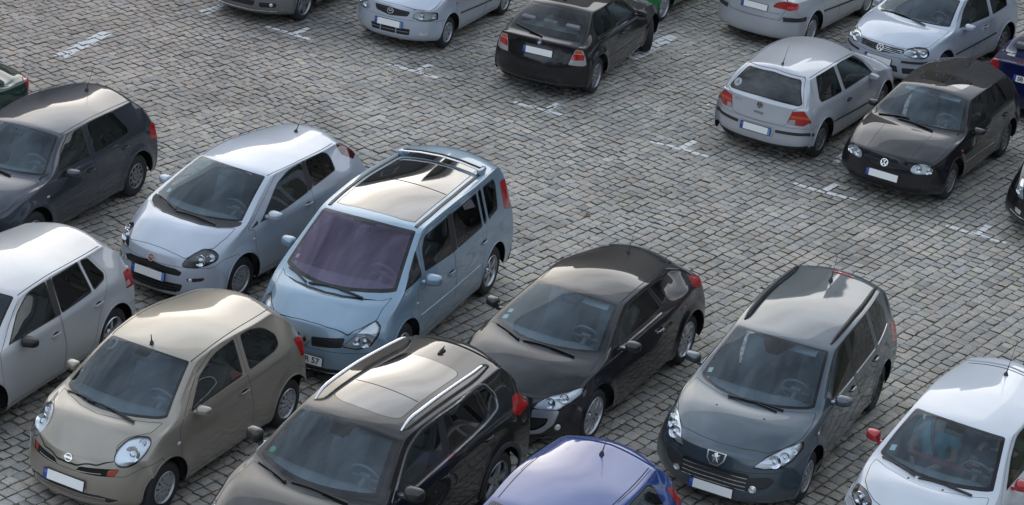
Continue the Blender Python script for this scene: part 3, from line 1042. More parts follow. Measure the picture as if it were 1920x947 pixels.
        x0 = -w / 2 + (.048 if euro else 0); x1 = w / 2 - (.042 if tail else 0)
        add_box(bm, ((x0 + x1) / 2, 0, .0015), (x1 - x0, h, .003))
        bmesh.ops.transform(bm, matrix=M, verts=bm.verts[:]); bm_obj('plate_face', bm, WHITEP, o, smooth=False)
        if euro:
            bm = bmesh.new(); add_box(bm, (-w / 2 + .023, 0, .0018), (.046, h, .0032))
            bmesh.ops.transform(bm, matrix=M, verts=bm.verts[:]); bs = bm_obj('blue_strip', bm, BLUEP, o, smooth=False)
            bm = bmesh.new()
            for k in range(12):
                a = 2 * math.pi * k / 12
                add_box(bm, (-w / 2 + .023 + .013 * math.cos(a), .022 + .013 * math.sin(a), .004), (.0034, .0034, .001))
            bmesh.ops.transform(bm, matrix=M, verts=bm.verts[:]); bm_obj('star_ring', bm, mat('plate yellow', (.75, .55, .03), .5), bs, smooth=False)
        if tail:
            bm = bmesh.new(); add_box(bm, (w / 2 - .021, 0, .0018), (.042, h, .0032))
            bmesh.ops.transform(bm, matrix=M, verts=bm.verts[:]); bm_obj('blue_strip', bm, mat('plate light blue', (.10, .26, .55), .4), o, smooth=False)
        if text:
            for t, tx, sz in text:
                me = text_mesh(t, sz, .0016, .001); me.materials.append(PTEXT)
                me.transform(M @ Matrix.Translation((tx, 0, .004)))
                mesh_obj('lettering', me, PTEXT, o)
        return M
    def at_surface(s, fr, u, v, off=.0, up=(0, 0, 1), side=1):
        p, n = s.sh.hit(fr, u, v, side)
        return Matrix.Translation(p + n * off) @ basis(n, up).to_4x4()
    # -- standard fittings
    def wheels(s, style, n, rr, w=.195, steer=0., mats=None, rear=None):
        q = s.s; rt = q['rt']
        mr, mt = wheel_meshes(style, n, rt, rr, w)
        mr_m = mats or ALLOY
        key = mr.name + mr_m.name
        if len(mr.materials) == 0: mr.materials.append(mr_m); mr.materials.append(BLACK)
        if mr.materials[0] is not mr_m:
            mr = mr.copy(); mr.materials[0] = mr_m
        for wx in (q['wb'] / 2, -q['wb'] / 2):
            for sd in (1, -1):
                me_ = mr
                if rear and wx < 0:
                    me_ = mr.copy(); me_.materials[0] = rear
                o = mesh_obj('wheel', me_, me_.materials[0], s.root)
                o.location = (wx, sd * (q['hw'] - w / 2 - q.get('tuck', .035)), rt - .012)
                ang = 0 if sd > 0 else math.pi
                spin = (wx * 3.1 + sd + s.root.location.x) % 6.28
                st = steer if wx > 0 else 0
                o.rotation_euler = (Matrix.Rotation(ang + st, 3, 'Z') @ Matrix.Rotation(spin, 3, 'Y')).to_euler()
                t = mesh_obj('tyre', mt, RUBBER, o)
    def mirrors(s, x, y, z, size=(.13, .21, .14), m=None, yaw=0.):
        me = mirror_mesh(m or s.pm, size)
        me2 = None
        for sd in (1, -1):
            if sd < 0:
                key = ('mirf', me.name)
                if key not in SHARED:
                    c = me.copy(); c.transform(Matrix.Diagonal((1, -1, 1, 1))); c.flip_normals(); SHARED[key] = c
                mm = SHARED[key]
            else: mm = me
            o = mesh_obj('wing_mirror', mm, m or s.pm, s.root); o.location = (x, sd * y, z); o.rotation_euler = (0, 0, yaw * sd)
    def cabin(s, rows=2, sx=None, dash=None, visors=(), tint=None):
        q = s.s; c0 = q['ws0c']; hw = q['hw']
        zb = interp(q['belt'], c0[0] - .4)[1]
        bm = bmesh.new()
        # floor tub, tunnel, parcel shelf, wheel housings
        x0, x1 = q['xr'] + .25, q['wb'] / 2 + .1
        add_box(bm, ((q['xr'] + q['xf']) / 2, 0, .27), (q['xf'] - q['xr'] - 1.0, hw * 2 - .34, .10))
        add_box(bm, ((q['xr'] + q['xf']) / 2, 0, .272), (q['xf'] - q['xr'] - .36, hw * 1.1, .095))
        add_box(bm, ((q['xr'] + q['xf']) / 2, 0, .31), (q['wb'] - q['rt'] * 2 - .25, hw * 2 - .16, .16))
        add_box(bm, (q['wb'] / 2 + .12, 0, .52), (q['xf'] - q['wb'] / 2 - .35, hw * 1.1, .30))
        ra = q.get('ra', q['rt'] + .055) + .012
        for wx in (q['wb'] / 2, -q['wb'] / 2):
            for sd in (1, -1):
                rg = []
                for yy in (hw - .12, hw - .34):
                    rg.append([bm.verts.new((wx + ra * math.cos(a), sd * yy, q['rt'] + .01 + ra * math.sin(a))) for a in [R(6 + 168 * k / 20) for k in range(21)]])
                for k in range(20): bm.faces.new((rg[0][k], rg[0][k + 1], rg[1][k + 1], rg[1][k]))
                bm.faces.new(rg[1])
        bm_obj('underbody', bm, DARK, s.root, smooth=False)
        # dashboard
        dash = dash or (c0[0] + .08)
        bm = bmesh.new()
        zt = q['ws0c'][2] - .035
        nx, ny = 5, 10
        g = []
        for i, (dx, dz) in enumerate(((.16, .0), (0, .01), (-.16, .0), (-.30, -.05), (-.36, -.16), (-.34, -.40))):
            row = []
            for j in range(ny + 1):
                y = (j / ny * 2 - 1) * (q['ws0c'][1] - .01)
                hump = .045 * math.exp(-((y - .36) / .17) ** 2) * (1 if 1 < i < 5 else .25) + .015 * math.exp(-(y / .2) ** 2)
                row.append(bm.verts.new((dash + dx - .0 * abs(y) - (y / q['ws0c'][1]) ** 2 * .13 * (1 - i / 5), y, zt + dz + hump)))
            g.append(row)
        for A, B_ in zip(g, g[1:]):
            for j in range(ny): bm.faces.new((A[j], A[j + 1], B_[j + 1], B_[j]))
        bmesh.ops.recalc_face_normals(bm, faces=bm.faces[:])
        bm_obj('dashboard', bm, CABIN2, s.root)
        st = mesh_obj('steering_wheel', steering_mesh(), CABIN2, s.root)
        st.location = (dash - .46, .36, zt + .02); st.rotation_euler = (0, R(24), 0)
        sx = sx if sx is not None else dash - .98
        for sd in (1, -1):
            o = mesh_obj('seat', seat_mesh(), SEATG, s.root); o.location = (sx, sd * .36, .30)
        bm = bmesh.new()
        bx = sx - .92
        add_box(bm, (bx + .05, 0, .46), (.50, 1.22, .16), bevel=.05)
        add_box(bm, (bx - .30, 0, .78), (.15, 1.22, .58), Matrix.Rotation(R(-20), 3, 'Y'), bevel=.05)
        for yy in (-.40, .40, 0):
            add_box(bm, (bx - .42, yy, 1.11), (.09, .25, .12), Matrix.Rotation(R(-20), 3, 'Y'), bevel=.03)
        bm_obj('rear_seat', bm, SEATG, s.root, sharp=50)
        # inside mirror
        m1 = q['ws1m']; bm = bmesh.new()
        add_box(bm, (m1[0] + .13, 0, m1[1] - .10), (.03, .22, .065), Matrix.Rotation(R(-10), 3, 'Y'), bevel=.012)
        add_tube(bm, [(m1[0] + .10, 0, m1[1] - .04), (m1[0] + .13, 0, m1[1] - .08)], .012, 6)
        bm_obj('rear_view_mirror', bm, BLACK, s.root, sharp=50)
        for v in visors:
            bm = bmesh.new()
            add_box(bm, (m1[0] - .02, v * .29, m1[1] - .085), (.15, .34, .014), Matrix.Rotation(R(24), 3, 'Y'), bevel=.006)
            bm_obj('sun_visor', bm, VISOR, s.root, sharp=50)
    def wipers(s, arms, m=None, w=.022):
        """arms: list of ((x,y) pivot, (x,y) tip) in plan"""
        for (a, b) in arms:
            bm = bmesh.new()
            k = (lerp(a[0], b[0], .45), lerp(a[1], b[1], .45))
            ribbon(bm, [(p + n * .014, n) for p, n in surf_path(s.sh, TOP, [a, k], .06)], .026, .012)
            ribbon(bm, [(p + n * .006, n) for p, n in surf_path(s.sh, TOP, [(lerp(a[0], b[0], .22), lerp(a[1], b[1], .22)), b], .06)], .016, .014)
            bm_obj('wiper', bm, m or BLACK, s.root, smooth=False)
    def antenna(s, x, y, ln, lean=-60, m=None, fin=False):
        M = s.at_surface(TOP, x, y)
        p = M.translation
        bm = bmesh.new()
        if fin:
            add_tube(bm, [p + Vector((.07, 0, -.004)), p + Vector((.03, 0, .016)), p + Vector((-.03, 0, .045)), p + Vector((-.05, 0, .06))], [.018, .020, .009, .004], 8)
            add_tube(bm, [p + Vector((-.05, 0, .003)), p + Vector((.07, 0, .006))], [.022, .016], 8)
        else:
            d = Vector((math.cos(R(180 + lean)) * 1, 0, -math.sin(R(180 + lean)))) if False else Vector((-math.cos(R(lean)), 0, math.sin(R(lean))))
            add_tube(bm, [p - Vector((0, 0, .004)), p + Vector((0, 0, .012)), p + Vector((0, 0, .022)) + d * .02], [.030, .026, .012], 10)
            b0 = p + Vector((0, 0, .016))
            add_tube(bm, [b0, b0 + d * .10, b0 + d * .11, b0 + d * ln], [.0085, .0055, .0030, .0026], 6)
        bm_obj('antenna', bm, m or BLACK, s.root, sharp=50)
    def rails(s, pts, rad, m, feet=True, lift=.045):
        """roof rails: plan points front to back on the left; lifted off the roof, dipping to it at both ends"""
        for sd in (1, -1):
            bm = bmesh.new(); P = []; N = len(pts)
            path = surf_path(s.sh, TOP, [(p[0], p[1] * sd) for p in pts], .07)
            K = len(path)
            for i, (p, n) in enumerate(path):
                t = i / (K - 1); h = min(1, t / .12, (1 - t) / .10); h = h * (2 - h)
                P.append(p + Vector((0, 0, lift * h + .002)))
            add_tube(bm, P, [rad * (.55 + .45 * min(1, i / 3, (K - 1 - i) / 3)) for i in range(K)], 12)
            bm_obj('roof_rail', bm, m, s.root, sharp=60)
    def finish(s, extra=None):
        if hasattr(s, 'bm_mat'):
            s.sh.emit({'fbump': 0}, 'front_bumper', [s.bm_mat], s.root); s.sh.emit({'rbump': 0}, 'rear_bumper', [s.bm_mat], s.root)
        regs = dict(s.body)
        if extra: regs.update(extra)
        s.sh.emit(regs, 'body', [s.pm, GAP, BLACK, FRIT, PLASTIC], s.root)
        s.sh.bm.free()

def emblem(car, fr, u, v, kind, size, off=.004, tilt=None):
    """a maker's badge standing on the skin: built from little bars and rings"""
    M = car.at_surface(fr, u, v, off)
    if tilt is not None:
        n = Vector((fr.D.x * math.cos(tilt), 0, math.sin(tilt))); M = Matrix.Translation(M.translation) @ basis(n).to_4x4()
    bm = bmesh.new(); r = size / 2
    def bar(a, b, w=.09 * size, z=.004, mi=0):
        a = Vector((*a, z)) * 1; b = Vector((*b, z)); d = b - a
        rot = Matrix.Rotation(math.atan2(d.y, d.x), 3, 'Z')
        add_box(bm, (a + b) / 2, (d.length + w * .3, w, .004), rot, mi=mi)
    def ring(r1, r2, z0=.0, z1=.006, mi=0, seg=28, sy=1.):
        rs = []
        for rr, z in ((r1, z0), (r1 * .98, z1), (r2, z1), (r2 * .98, z0)):
            rs.append([bm.verts.new((rr * math.cos(2 * math.pi * k / seg), sy * rr * math.sin(2 * math.pi * k / seg), z)) for k in range(seg)])
        for A, B_ in zip(rs, rs[1:]):
            for k in range(seg):
                f = bm.faces.new((A[k], B_[k], B_[(k + 1) % seg], A[(k + 1) % seg])); f.material_index = mi
    def disc(rad, z, mi, seg=28, a0=0., a1=2 * math.pi, sy=1.):
        c = bm.verts.new((0, 0, z)); full = abs(a1 - a0 - 2 * math.pi) < 1e-4
        vs = [bm.verts.new((rad * math.cos(a0 + (a1 - a0) * k / seg), sy * rad * math.sin(a0 + (a1 - a0) * k / seg), z)) for k in range(seg + (0 if full else 1))]
        for k in range(seg):
            f = bm.faces.new((c, vs[k], vs[(k + 1) % len(vs)])); f.material_index = mi
    def poly(pts, z0, z1, mi):
        a = [bm.verts.new((x, y, z1)) for x, y in pts]; b = [bm.verts.new((x, y, z0)) for x, y in pts]
        bm.faces.new(a).material_index = mi
        for k in range(len(pts)):
            bm.faces.new((a[k], b[k], b[(k + 1) % len(pts)], a[(k + 1) % len(pts)])).material_index = mi
    mats = [CHROME, BLACK]
    if kind == 'vw':
        disc(r, .0015, 1); ring(r, r * .86)
        q = lambda x, y: (x * r, y * r)
        w = .13 * r
        for sg in (1, -1):
            bar(q(sg * .36, .76), q(0, .10), w); bar(q(sg * .80, .28), q(sg * .40, -.70), w); bar(q(sg * .40, -.70), q(0, -.06), w)
    elif kind == 'diamond':
        o = [(0, r), (.72 * r, 0), (0, -r), (-.72 * r, 0)]; i_ = [(0, .48 * r), (.34 * r, 0), (0, -.48 * r), (-.34 * r, 0)]
        for k in range(4):
            k2 = (k + 1) % 4
            poly([o[k], o[k2], i_[k2], i_[k]], 0, .008, 0)
        poly(i_, 0, .002, 1)
    elif kind == 'ringbar':
        ring(r, r * .78); add_box(bm, (0, 0, .004), (size * 1.12, size * .24, .005))
    elif kind == 'roundel':
        mats = [CHROME, BLACK, mat('badge blue', (.03, .16, .50), .3), mat('badge white', (.75, .75, .75), .3)]
        disc(r * .98, .001, 1); ring(r, r * .92)
        for k in range(4): disc(r * .62, .003, 2 if k % 2 else 3, 7, k * math.pi / 2, (k + 1) * math.pi / 2)
        ring(r * .66, r * .60, .002, .004)
    elif kind == 'redround':
        mats = [CHROME, BLACK, mat('badge dark red', (.30, .015, .025), .3)]
        disc(r * .95, .001, 2); ring(r, r * .82)
        for x in (-.42, -.14, .14, .42): bar((x * r, -.34 * r), (x * r, .34 * r), .12 * r, .003)
        bar((-.42 * r, .34 * r), (.42 * r, .34 * r), .10 * r, .003)
    elif kind == 'wing':
        ring(r, r * .86, sy=.80)
        q = lambda x, y: (x * r, y * r)
        bar(q(-.82, .22), q(-.34, .26), .12 * r); bar(q(-.34, .26), q(0, -.12), .14 * r); bar(q(0, -.12), q(.34, .26), .14 * r); bar(q(.34, .26), q(.82, .22), .12 * r)
        disc(r * .85, .001, 1, sy=.8)
    elif kind == 'shield':
        o = [(-r, .60 * r), (r, .60 * r), (.92 * r, -.2 * r), (.42 * r, -.78 * r), (-.42 * r, -.78 * r), (-.92 * r, -.2 * r)]
        i_ = [(x * .84, y * .84) for x, y in o]
        poly(o, 0, .005, 0); poly(i_, .004, .007, 1)
        L_ = [(-.10, .46), (.06, .50), (.16, .40), (.10, .30), (.26, .26), (.40, .34), (.34, .16), (.16, .14), (.18, .0), (.40, .02), (.38, -.12), (.20, -.14), (.26, -.30), (.36, -.50), (.14, -.54), (.04, -.30),
              (-.04, -.28), (-.06, -.52), (-.26, -.54), (-.20, -.24), (-.34, -.10), (-.44, .10), (-.36, .22), (-.30, .06), (-.20, .02), (-.14, .22), (-.24, .34)]
        cx = bm.verts.new((0, 0, .010))
        vs = [bm.verts.new((x * r, y * r, .009)) for x, y in L_]
        for k in range(len(vs)): bm.faces.new((cx, vs[k], vs[(k + 1) % len(vs)])).material_index = 0
    bmesh.ops.recalc_face_normals(bm, faces=bm.faces[:])
    bmesh.ops.transform(bm, matrix=M, verts=bm.verts[:])
    return bm_obj('badge', bm, mats, car.root, smooth=False)

# ------------------------------------------------------------------ the square: setts, joints, parking marks
CAR_AZ = 55.5      # courses run this way (degrees from +X)
def cobbles():
    rng = np.random.default_rng(7)
    ca, sa = math.cos(R(CAR_AZ)), math.sin(R(CAR_AZ))
    # ground covered by real stones, in course coordinates (u along the course, v across)
    def in_area(x, y): return (y > 14.5) & (y < 50) & (np.abs(x + (y - 30) * -.02) < 7.2 + (y * .245))
    us, vs, lu, lv, ch = [], [], [], [], []
    v = -45.0
    while v < 45:
        pitch = .159 + rng.uniform(-.010, .010)
        vc = v + pitch / 2; v += pitch
        n = 700
        L_ = np.clip(rng.normal(.170, .023, n), .118, .235)
        u = 0 + np.cumsum(L_) - L_ / 2 - 10 + rng.uniform(0, .2)
        x = u * ca - vc * sa; y = u * sa + vc * ca
        k = in_area(x, y)
        us.append(u[k]); vs.append(np.full(k.sum(), vc)); lu.append(L_[k]); lv.append(np.full(k.sum(), pitch))
    us, vs, lu, lv = map(np.concatenate, (us, vs, lu, lv))
    N = len(us)
    # courses waver a little
    def wob(u, v):
        return .045 * np.sin(u * .55 + v * .21) + .02 * np.sin(u * 1.7 - v * .6 + 1.3), .05 * np.sin(v * .33 + u * .12) + .02 * np.sin(v * 1.1 + u * .35)
    # one stone: a 4x4 top grid with dropped rounded edge, then a skirt
    t = np.array([-1, -.76, .76, 1.0])
    gx, gy = np.meshgrid(t, t, indexing='ij')
    gx, gy = gx.ravel(), gy.ravel()
    edge = np.maximum(np.abs(gx), np.abs(gy)); corner = (np.abs(gx) > .9) & (np.abs(gy) > .9)
    hx = (lu / 2 - rng.uniform(.005, .012, N)); hy = (lv / 2 - rng.uniform(.004, .011, N))
    P = np.zeros((N, 28, 3))
    jit = rng.normal(0, .0055, (N, 16, 2)); jz = rng.normal(0, .0016, (N, 16))
    tilt = rng.normal(0, .016, (N, 2)); zz = rng.normal(0, .0035, N)
    shr = np.where(corner, rng.uniform(.86, .985, (N, 16)), 1.0)
    skew = rng.normal(0, .05, N)
    lx = gx[None] * hx[:, None] * shr + jit[..., 0] + skew[:, None] * gy[None] * hy[:, None]
    ly = gy[None] * hy[:, None] * shr + jit[..., 1] * .8
    z = zz[:, None] + tilt[:, :1] * lx + tilt[:, 1:] * ly + jz - np.where(edge > .9, .007, 0)[None] - np.where(corner, .004, 0)[None]
    border = [0, 1, 2, 3, 7, 11, 15, 14, 13, 12, 8, 4]
    bx, by = lx[:, border], ly[:, border]
    lx = np.concatenate([lx, bx * 1.02], 1); ly = np.concatenate([ly, by * 1.02], 1); z = np.concatenate([z, z[:, border] * 0 - .05], 1)
    U = us[:, None] + lx; V = vs[:, None] + ly
    du, dv = wob(us, vs)
    U = U + du[:, None]; V = V + dv[:, None]
    X = U * ca - V * sa; Y = U * sa + V * ca
    P[..., 0], P[..., 1], P[..., 2] = X, Y, z
    quads = []
    for i in range(3):
        for j in range(3): quads.append((i * 4 + j, (i + 1) * 4 + j, (i + 1) * 4 + j + 1, i * 4 + j + 1))
    for k in range(12): quads.append((border[(k + 1) % 12], border[k], 16 + k, 16 + (k + 1) % 12))
    Q = np.array(quads)
    F = (Q[None] + (np.arange(N) * 28)[:, None, None]).reshape(-1)
    me = bpy.data.meshes.new('cobblestones')
    me.vertices.add(N * 28); me.vertices.foreach_set('co', P.reshape(-1).astype('f'))
    nf = N * 21
    me.loops.add(nf * 4); me.loops.foreach_set('vertex_index', F.astype('i'))
    me.polygons.add(nf); me.polygons.foreach_set('loop_start', np.arange(0, nf * 4, 4, dtype='i')); me.polygons.foreach_set('loop_total', np.full(nf, 4, 'i'))
    me.polygons.foreach_set('use_smooth', np.ones(nf, bool))
    me.update(calc_edges=True)
    # stone colours: mostly cool grey granite, some warm, some pinkish, a few dark
    kind = rng.random(N)
    base = np.array([.190, .190, .186])[None] * np.ones((N, 1))
    base[kind < .30] = (.205, .198, .186)
    base[(kind > .30) & (kind < .42)] = (.192, .178, .170)
    base[(kind > .42) & (kind < .60)] = (.172, .178, .184)
    base[kind > .95] = (.145, .145, .146)
    # warmer, pinker setts towards the upper left of the square
    cx, cy = X[:, 0], Y[:, 0]
    w = np.clip((-cx - 1) / 6, 0, 1) * np.clip((cy - 30) / 5, 0, 1)
    base = base * (1 + w[:, None] * np.array([.07, -.02, -.05])[None])
    base *= np.array([1.06, 1.0, .91])[None] * 1.75 * np.clip(rng.normal(1.0, .085, (N, 1)), .72, 1.25)
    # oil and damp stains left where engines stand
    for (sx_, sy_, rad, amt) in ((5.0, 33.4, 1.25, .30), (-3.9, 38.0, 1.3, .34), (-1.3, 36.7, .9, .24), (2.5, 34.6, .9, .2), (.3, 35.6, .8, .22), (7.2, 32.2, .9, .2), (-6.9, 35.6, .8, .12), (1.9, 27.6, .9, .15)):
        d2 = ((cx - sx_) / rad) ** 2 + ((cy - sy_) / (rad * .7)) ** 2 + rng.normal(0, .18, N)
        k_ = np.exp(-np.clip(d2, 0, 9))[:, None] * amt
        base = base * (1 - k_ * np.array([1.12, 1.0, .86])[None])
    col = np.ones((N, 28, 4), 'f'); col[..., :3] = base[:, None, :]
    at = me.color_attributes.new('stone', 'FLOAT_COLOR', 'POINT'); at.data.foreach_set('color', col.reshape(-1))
    m, nt, b, o = _new('granite setts'); Lk = nt.links
    a = nt.nodes.new('ShaderNodeVertexColor'); a.layer_name = 'stone'
    tcn = nt.nodes.new('ShaderNodeTexCoord')
    n1 = nt.nodes.new('ShaderNodeTexNoise'); n1.inputs['Scale'].default_value = 38; n1.inputs['Detail'].default_value = 6; n1.inputs['Roughness'].default_value = .7
    n2 = nt.nodes.new('ShaderNodeTexNoise'); n2.inputs['Scale'].default_value = .55; n2.inputs['Detail'].default_value = 5
    n3 = nt.nodes.new('ShaderNodeTexNoise'); n3.inputs['Scale'].default_value = 9; n3.inputs['Detail'].default_value = 3
    for n in (n1, n2, n3): Lk.new(tcn.outputs['Object'], n.inputs['Vector'])
    r1 = nt.nodes.new('ShaderNodeMapRange'); r1.inputs['From Min'].default_value = .25; r1.inputs['From Max'].default_value = .75; r1.inputs['To Min'].default_value = .56; r1.inputs['To Max'].default_value = 1.36
    r2 = nt.nodes.new('ShaderNodeMapRange'); r2.inputs['From Min'].default_value = .3; r2.inputs['From Max'].default_value = .7; r2.inputs['To Min'].default_value = .74; r2.inputs['To Max'].default_value = 1.20
    Lk.new(n1.outputs['Fac'], r1.inputs['Value']); Lk.new(n2.outputs['Fac'], r2.inputs['Value'])
    mu = nt.nodes.new('ShaderNodeMath'); mu.operation = 'MULTIPLY'; Lk.new(r1.outputs[0], mu.inputs[0]); Lk.new(r2.outputs[0], mu.inputs[1])
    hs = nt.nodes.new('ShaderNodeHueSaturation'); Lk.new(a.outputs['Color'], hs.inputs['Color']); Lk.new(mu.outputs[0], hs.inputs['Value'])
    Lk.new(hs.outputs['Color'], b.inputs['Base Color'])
    rr = nt.nodes.new('ShaderNodeMapRange'); rr.inputs['To Min'].default_value = .42; rr.inputs['To Max'].default_value = .78; Lk.new(n3.outputs['Fac'], rr.inputs['Value']); Lk.new(rr.outputs[0], b.inputs['Roughness'])
    bp = nt.nodes.new('ShaderNodeBump'); bp.inputs['Strength'].default_value = .55; bp.inputs['Distance'].default_value = .006
    Lk.new(n1.outputs['Fac'], bp.inputs['Height']); Lk.new(bp.outputs['Normal'], b.inputs['Normal'])
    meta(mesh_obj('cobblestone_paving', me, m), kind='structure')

    # worn white paint left on the tops of the stones: T marks and stretches of line
    MK = []
    def seg(x0, y0, x1, y1, wd=.12, wear=.35): MK.append((x0, y0, x1, y1, wd, wear))
    tmarks = [(-4.72, 37.58, -3.86, 37.13, -4.20, 37.32, -4.0, 37.75, .30), (-2.44, 36.32, -1.53, 35.85, -1.93, 36.10, -1.73, 36.52, .5), (-.24, 35.10, .62, 34.72, .30, 34.88, .50, 35.27, .42),
              (2.02, 33.98, 2.95, 33.56, 2.50, 33.78, 2.74, 34.22, .5), (4.25, 32.80, 5.2, 32.36, 4.70, 32.58, 4.95, 32.98, .5), (6.5, 31.74, 7.35, 31.30, 6.98, 31.55, 7.18, 31.92, .5)]
    for a in tmarks:
        seg(*a[:4], .10, a[8]); seg(*a[4:8], .11, a[8] * .7)
    seg(-7.76, 34.86, -7.26, 36.36, .22, .16)
    for (p, q, wd, wear) in LINE_MARKS: seg(*p, *q, wd, wear)
    prng = np.random.default_rng(3)
    bm = bmesh.new()
    T = X[:, :16], Y[:, :16], z[:, :16]
    objs = []
    groups = {}
    for gi, (x0, y0, x1, y1, wd, wear) in enumerate(MK):
        dx, dy = x1 - x0, y1 - y0; Ln = math.hypot(dx, dy); ex, ey = dx / Ln, dy / Ln
        mx, my = T[0].mean(1) - x0, T[1].mean(1) - y0
        al = mx * ex + my * ey; ac = -mx * ey + my * ex
        for k in np.nonzero((al > -.15) & (al < Ln + .15) & (np.abs(ac) < wd / 2 + .12))[0]:
            G_ = 13
            px = T[0][k].reshape(4, 4); py = T[1][k].reshape(4, 4); pz = T[2][k].reshape(4, 4)
            tt = np.interp(np.linspace(-.985, .985, G_), t, np.arange(4))
            i0 = np.minimum(tt.astype(int), 2); f = tt - i0
            def bil(A):
                B_ = A[i0] * (1 - f)[:, None] + A[i0 + 1] * f[:, None]
                return B_[:, i0] * (1 - f)[None] + B_[:, i0 + 1] * f[None]
            qx, qy, qz = bil(px), bil(py), bil(pz)
            sw = prng.random() * .5 + wear
            vm = {}
            for i in range(G_ - 1):
                for j in range(G_ - 1):
                    cx_, cy_ = qx[i:i + 2, j:j + 2].mean() - x0, qy[i:i + 2, j:j + 2].mean() - y0
                    a_ = cx_ * ex + cy_ * ey; c_ = -cx_ * ey + cy_ * ex
                    if a_ < 0 or a_ > Ln or abs(c_) > wd / 2: continue
                    hsh = .5 + .5 * math.sin(cx_ * 61 + cy_ * 37 + k) * math.cos(cx_ * 43 - cy_ * 71 + k * .7)
                    if hsh * .8 + prng.random() * .3 < sw * .20: continue
                    vs_ = []
                    for (p, q) in ((i, j), (i + 1, j), (i + 1, j + 1), (i, j + 1)):
                        if (p, q) not in vm: vm[p, q] = bm.verts.new((qx[p, q], qy[p, q], qz[p, q] + .0022))
                        vs_.append(vm[p, q])
                    bm.faces.new(vs_)
    bmesh.ops.recalc_face_normals(bm, faces=bm.faces[:])
    for f in bm.faces:
        if f.normal.z < 0: f.normal_flip()
    meta(bm_obj('parking_marks', bm, mat('worn white road paint', (.66, .65, .63), .7, noise=.2, nscale=30)), kind='structure')

    # joints: one sheet under the stones, out to beyond everything
    bm = bmesh.new()
    Rr = 900
    g1 = bmesh.ops.create_grid(bm, x_segments=2, y_segments=2, size=Rr)
    m, nt, b, o = _new('joint soil and moss'); Lk = nt.links
    tcn = nt.nodes.new('ShaderNodeTexCoord')
    n1 = nt.nodes.new('ShaderNodeTexNoise'); n1.inputs['Scale'].default_value = .55; n1.inputs['Detail'].default_value = 8; n1.inputs['Roughness'].default_value = .72
    n2 = nt.nodes.new('ShaderNodeTexNoise'); n2.inputs['Scale'].default_value = 45; n2.inputs['Detail'].default_value = 4
    for n in (n1, n2): Lk.new(tcn.outputs['Object'], n.inputs['Vector'])
    cr = nt.nodes.new('ShaderNodeValToRGB'); el = cr.color_ramp.elements
    el[0].position = .40; el[0].color = (.105, .094, .072, 1); el[1].position = .66; el[1].color = (.090, .108, .040, 1)
    x_ = el.new(.53); x_.color = (.112, .106, .074, 1)
    # mossier towards the near right corner of the square
    sp = nt.nodes.new('ShaderNodeSeparateXYZ'); Lk.new(tcn.outputs['Object'], sp.inputs[0])
    mg = nt.nodes.new('ShaderNodeMapRange'); mg.inputs['From Min'].default_value = 0; mg.inputs['From Max'].default_value = 9; mg.inputs['To Max'].default_value = .13
    Lk.new(sp.outputs['X'], mg.inputs['Value'])
    ma = nt.nodes.new('ShaderNodeMath'); ma.operation = 'ADD'; Lk.new(n1.outputs['Fac'], ma.inputs[0]); Lk.new(mg.outputs[0], ma.inputs[1])
    Lk.new(ma.outputs[0], cr.inputs['Fac'])
    hs = nt.nodes.new('ShaderNodeHueSaturation'); mr = nt.nodes.new('ShaderNodeMapRange'); mr.inputs['To Min'].default_value = .45; mr.inputs['To Max'].default_value = 1.6
    Lk.new(n2.outputs['Fac'], mr.inputs['Value']); Lk.new(mr.outputs[0], hs.inputs['Value']); Lk.new(cr.outputs['Color'], hs.inputs['Color']); Lk.new(hs.outputs['Color'], b.inputs['Base Color'])
    b.inputs['Roughness'].default_value = .95
    o = bm_obj('ground', bm, m, smooth=False); o.location = (0, 30, -.016); meta(o, kind='structure')
LINE_MARKS = [((-5.9, 37.95), (-5.15, 39.5), .20, .16), ((1.75, 38.0), (2.5, 39.6), .24, .10), ((5.0, 33.9), (5.2, 34.4), .1, .6)]

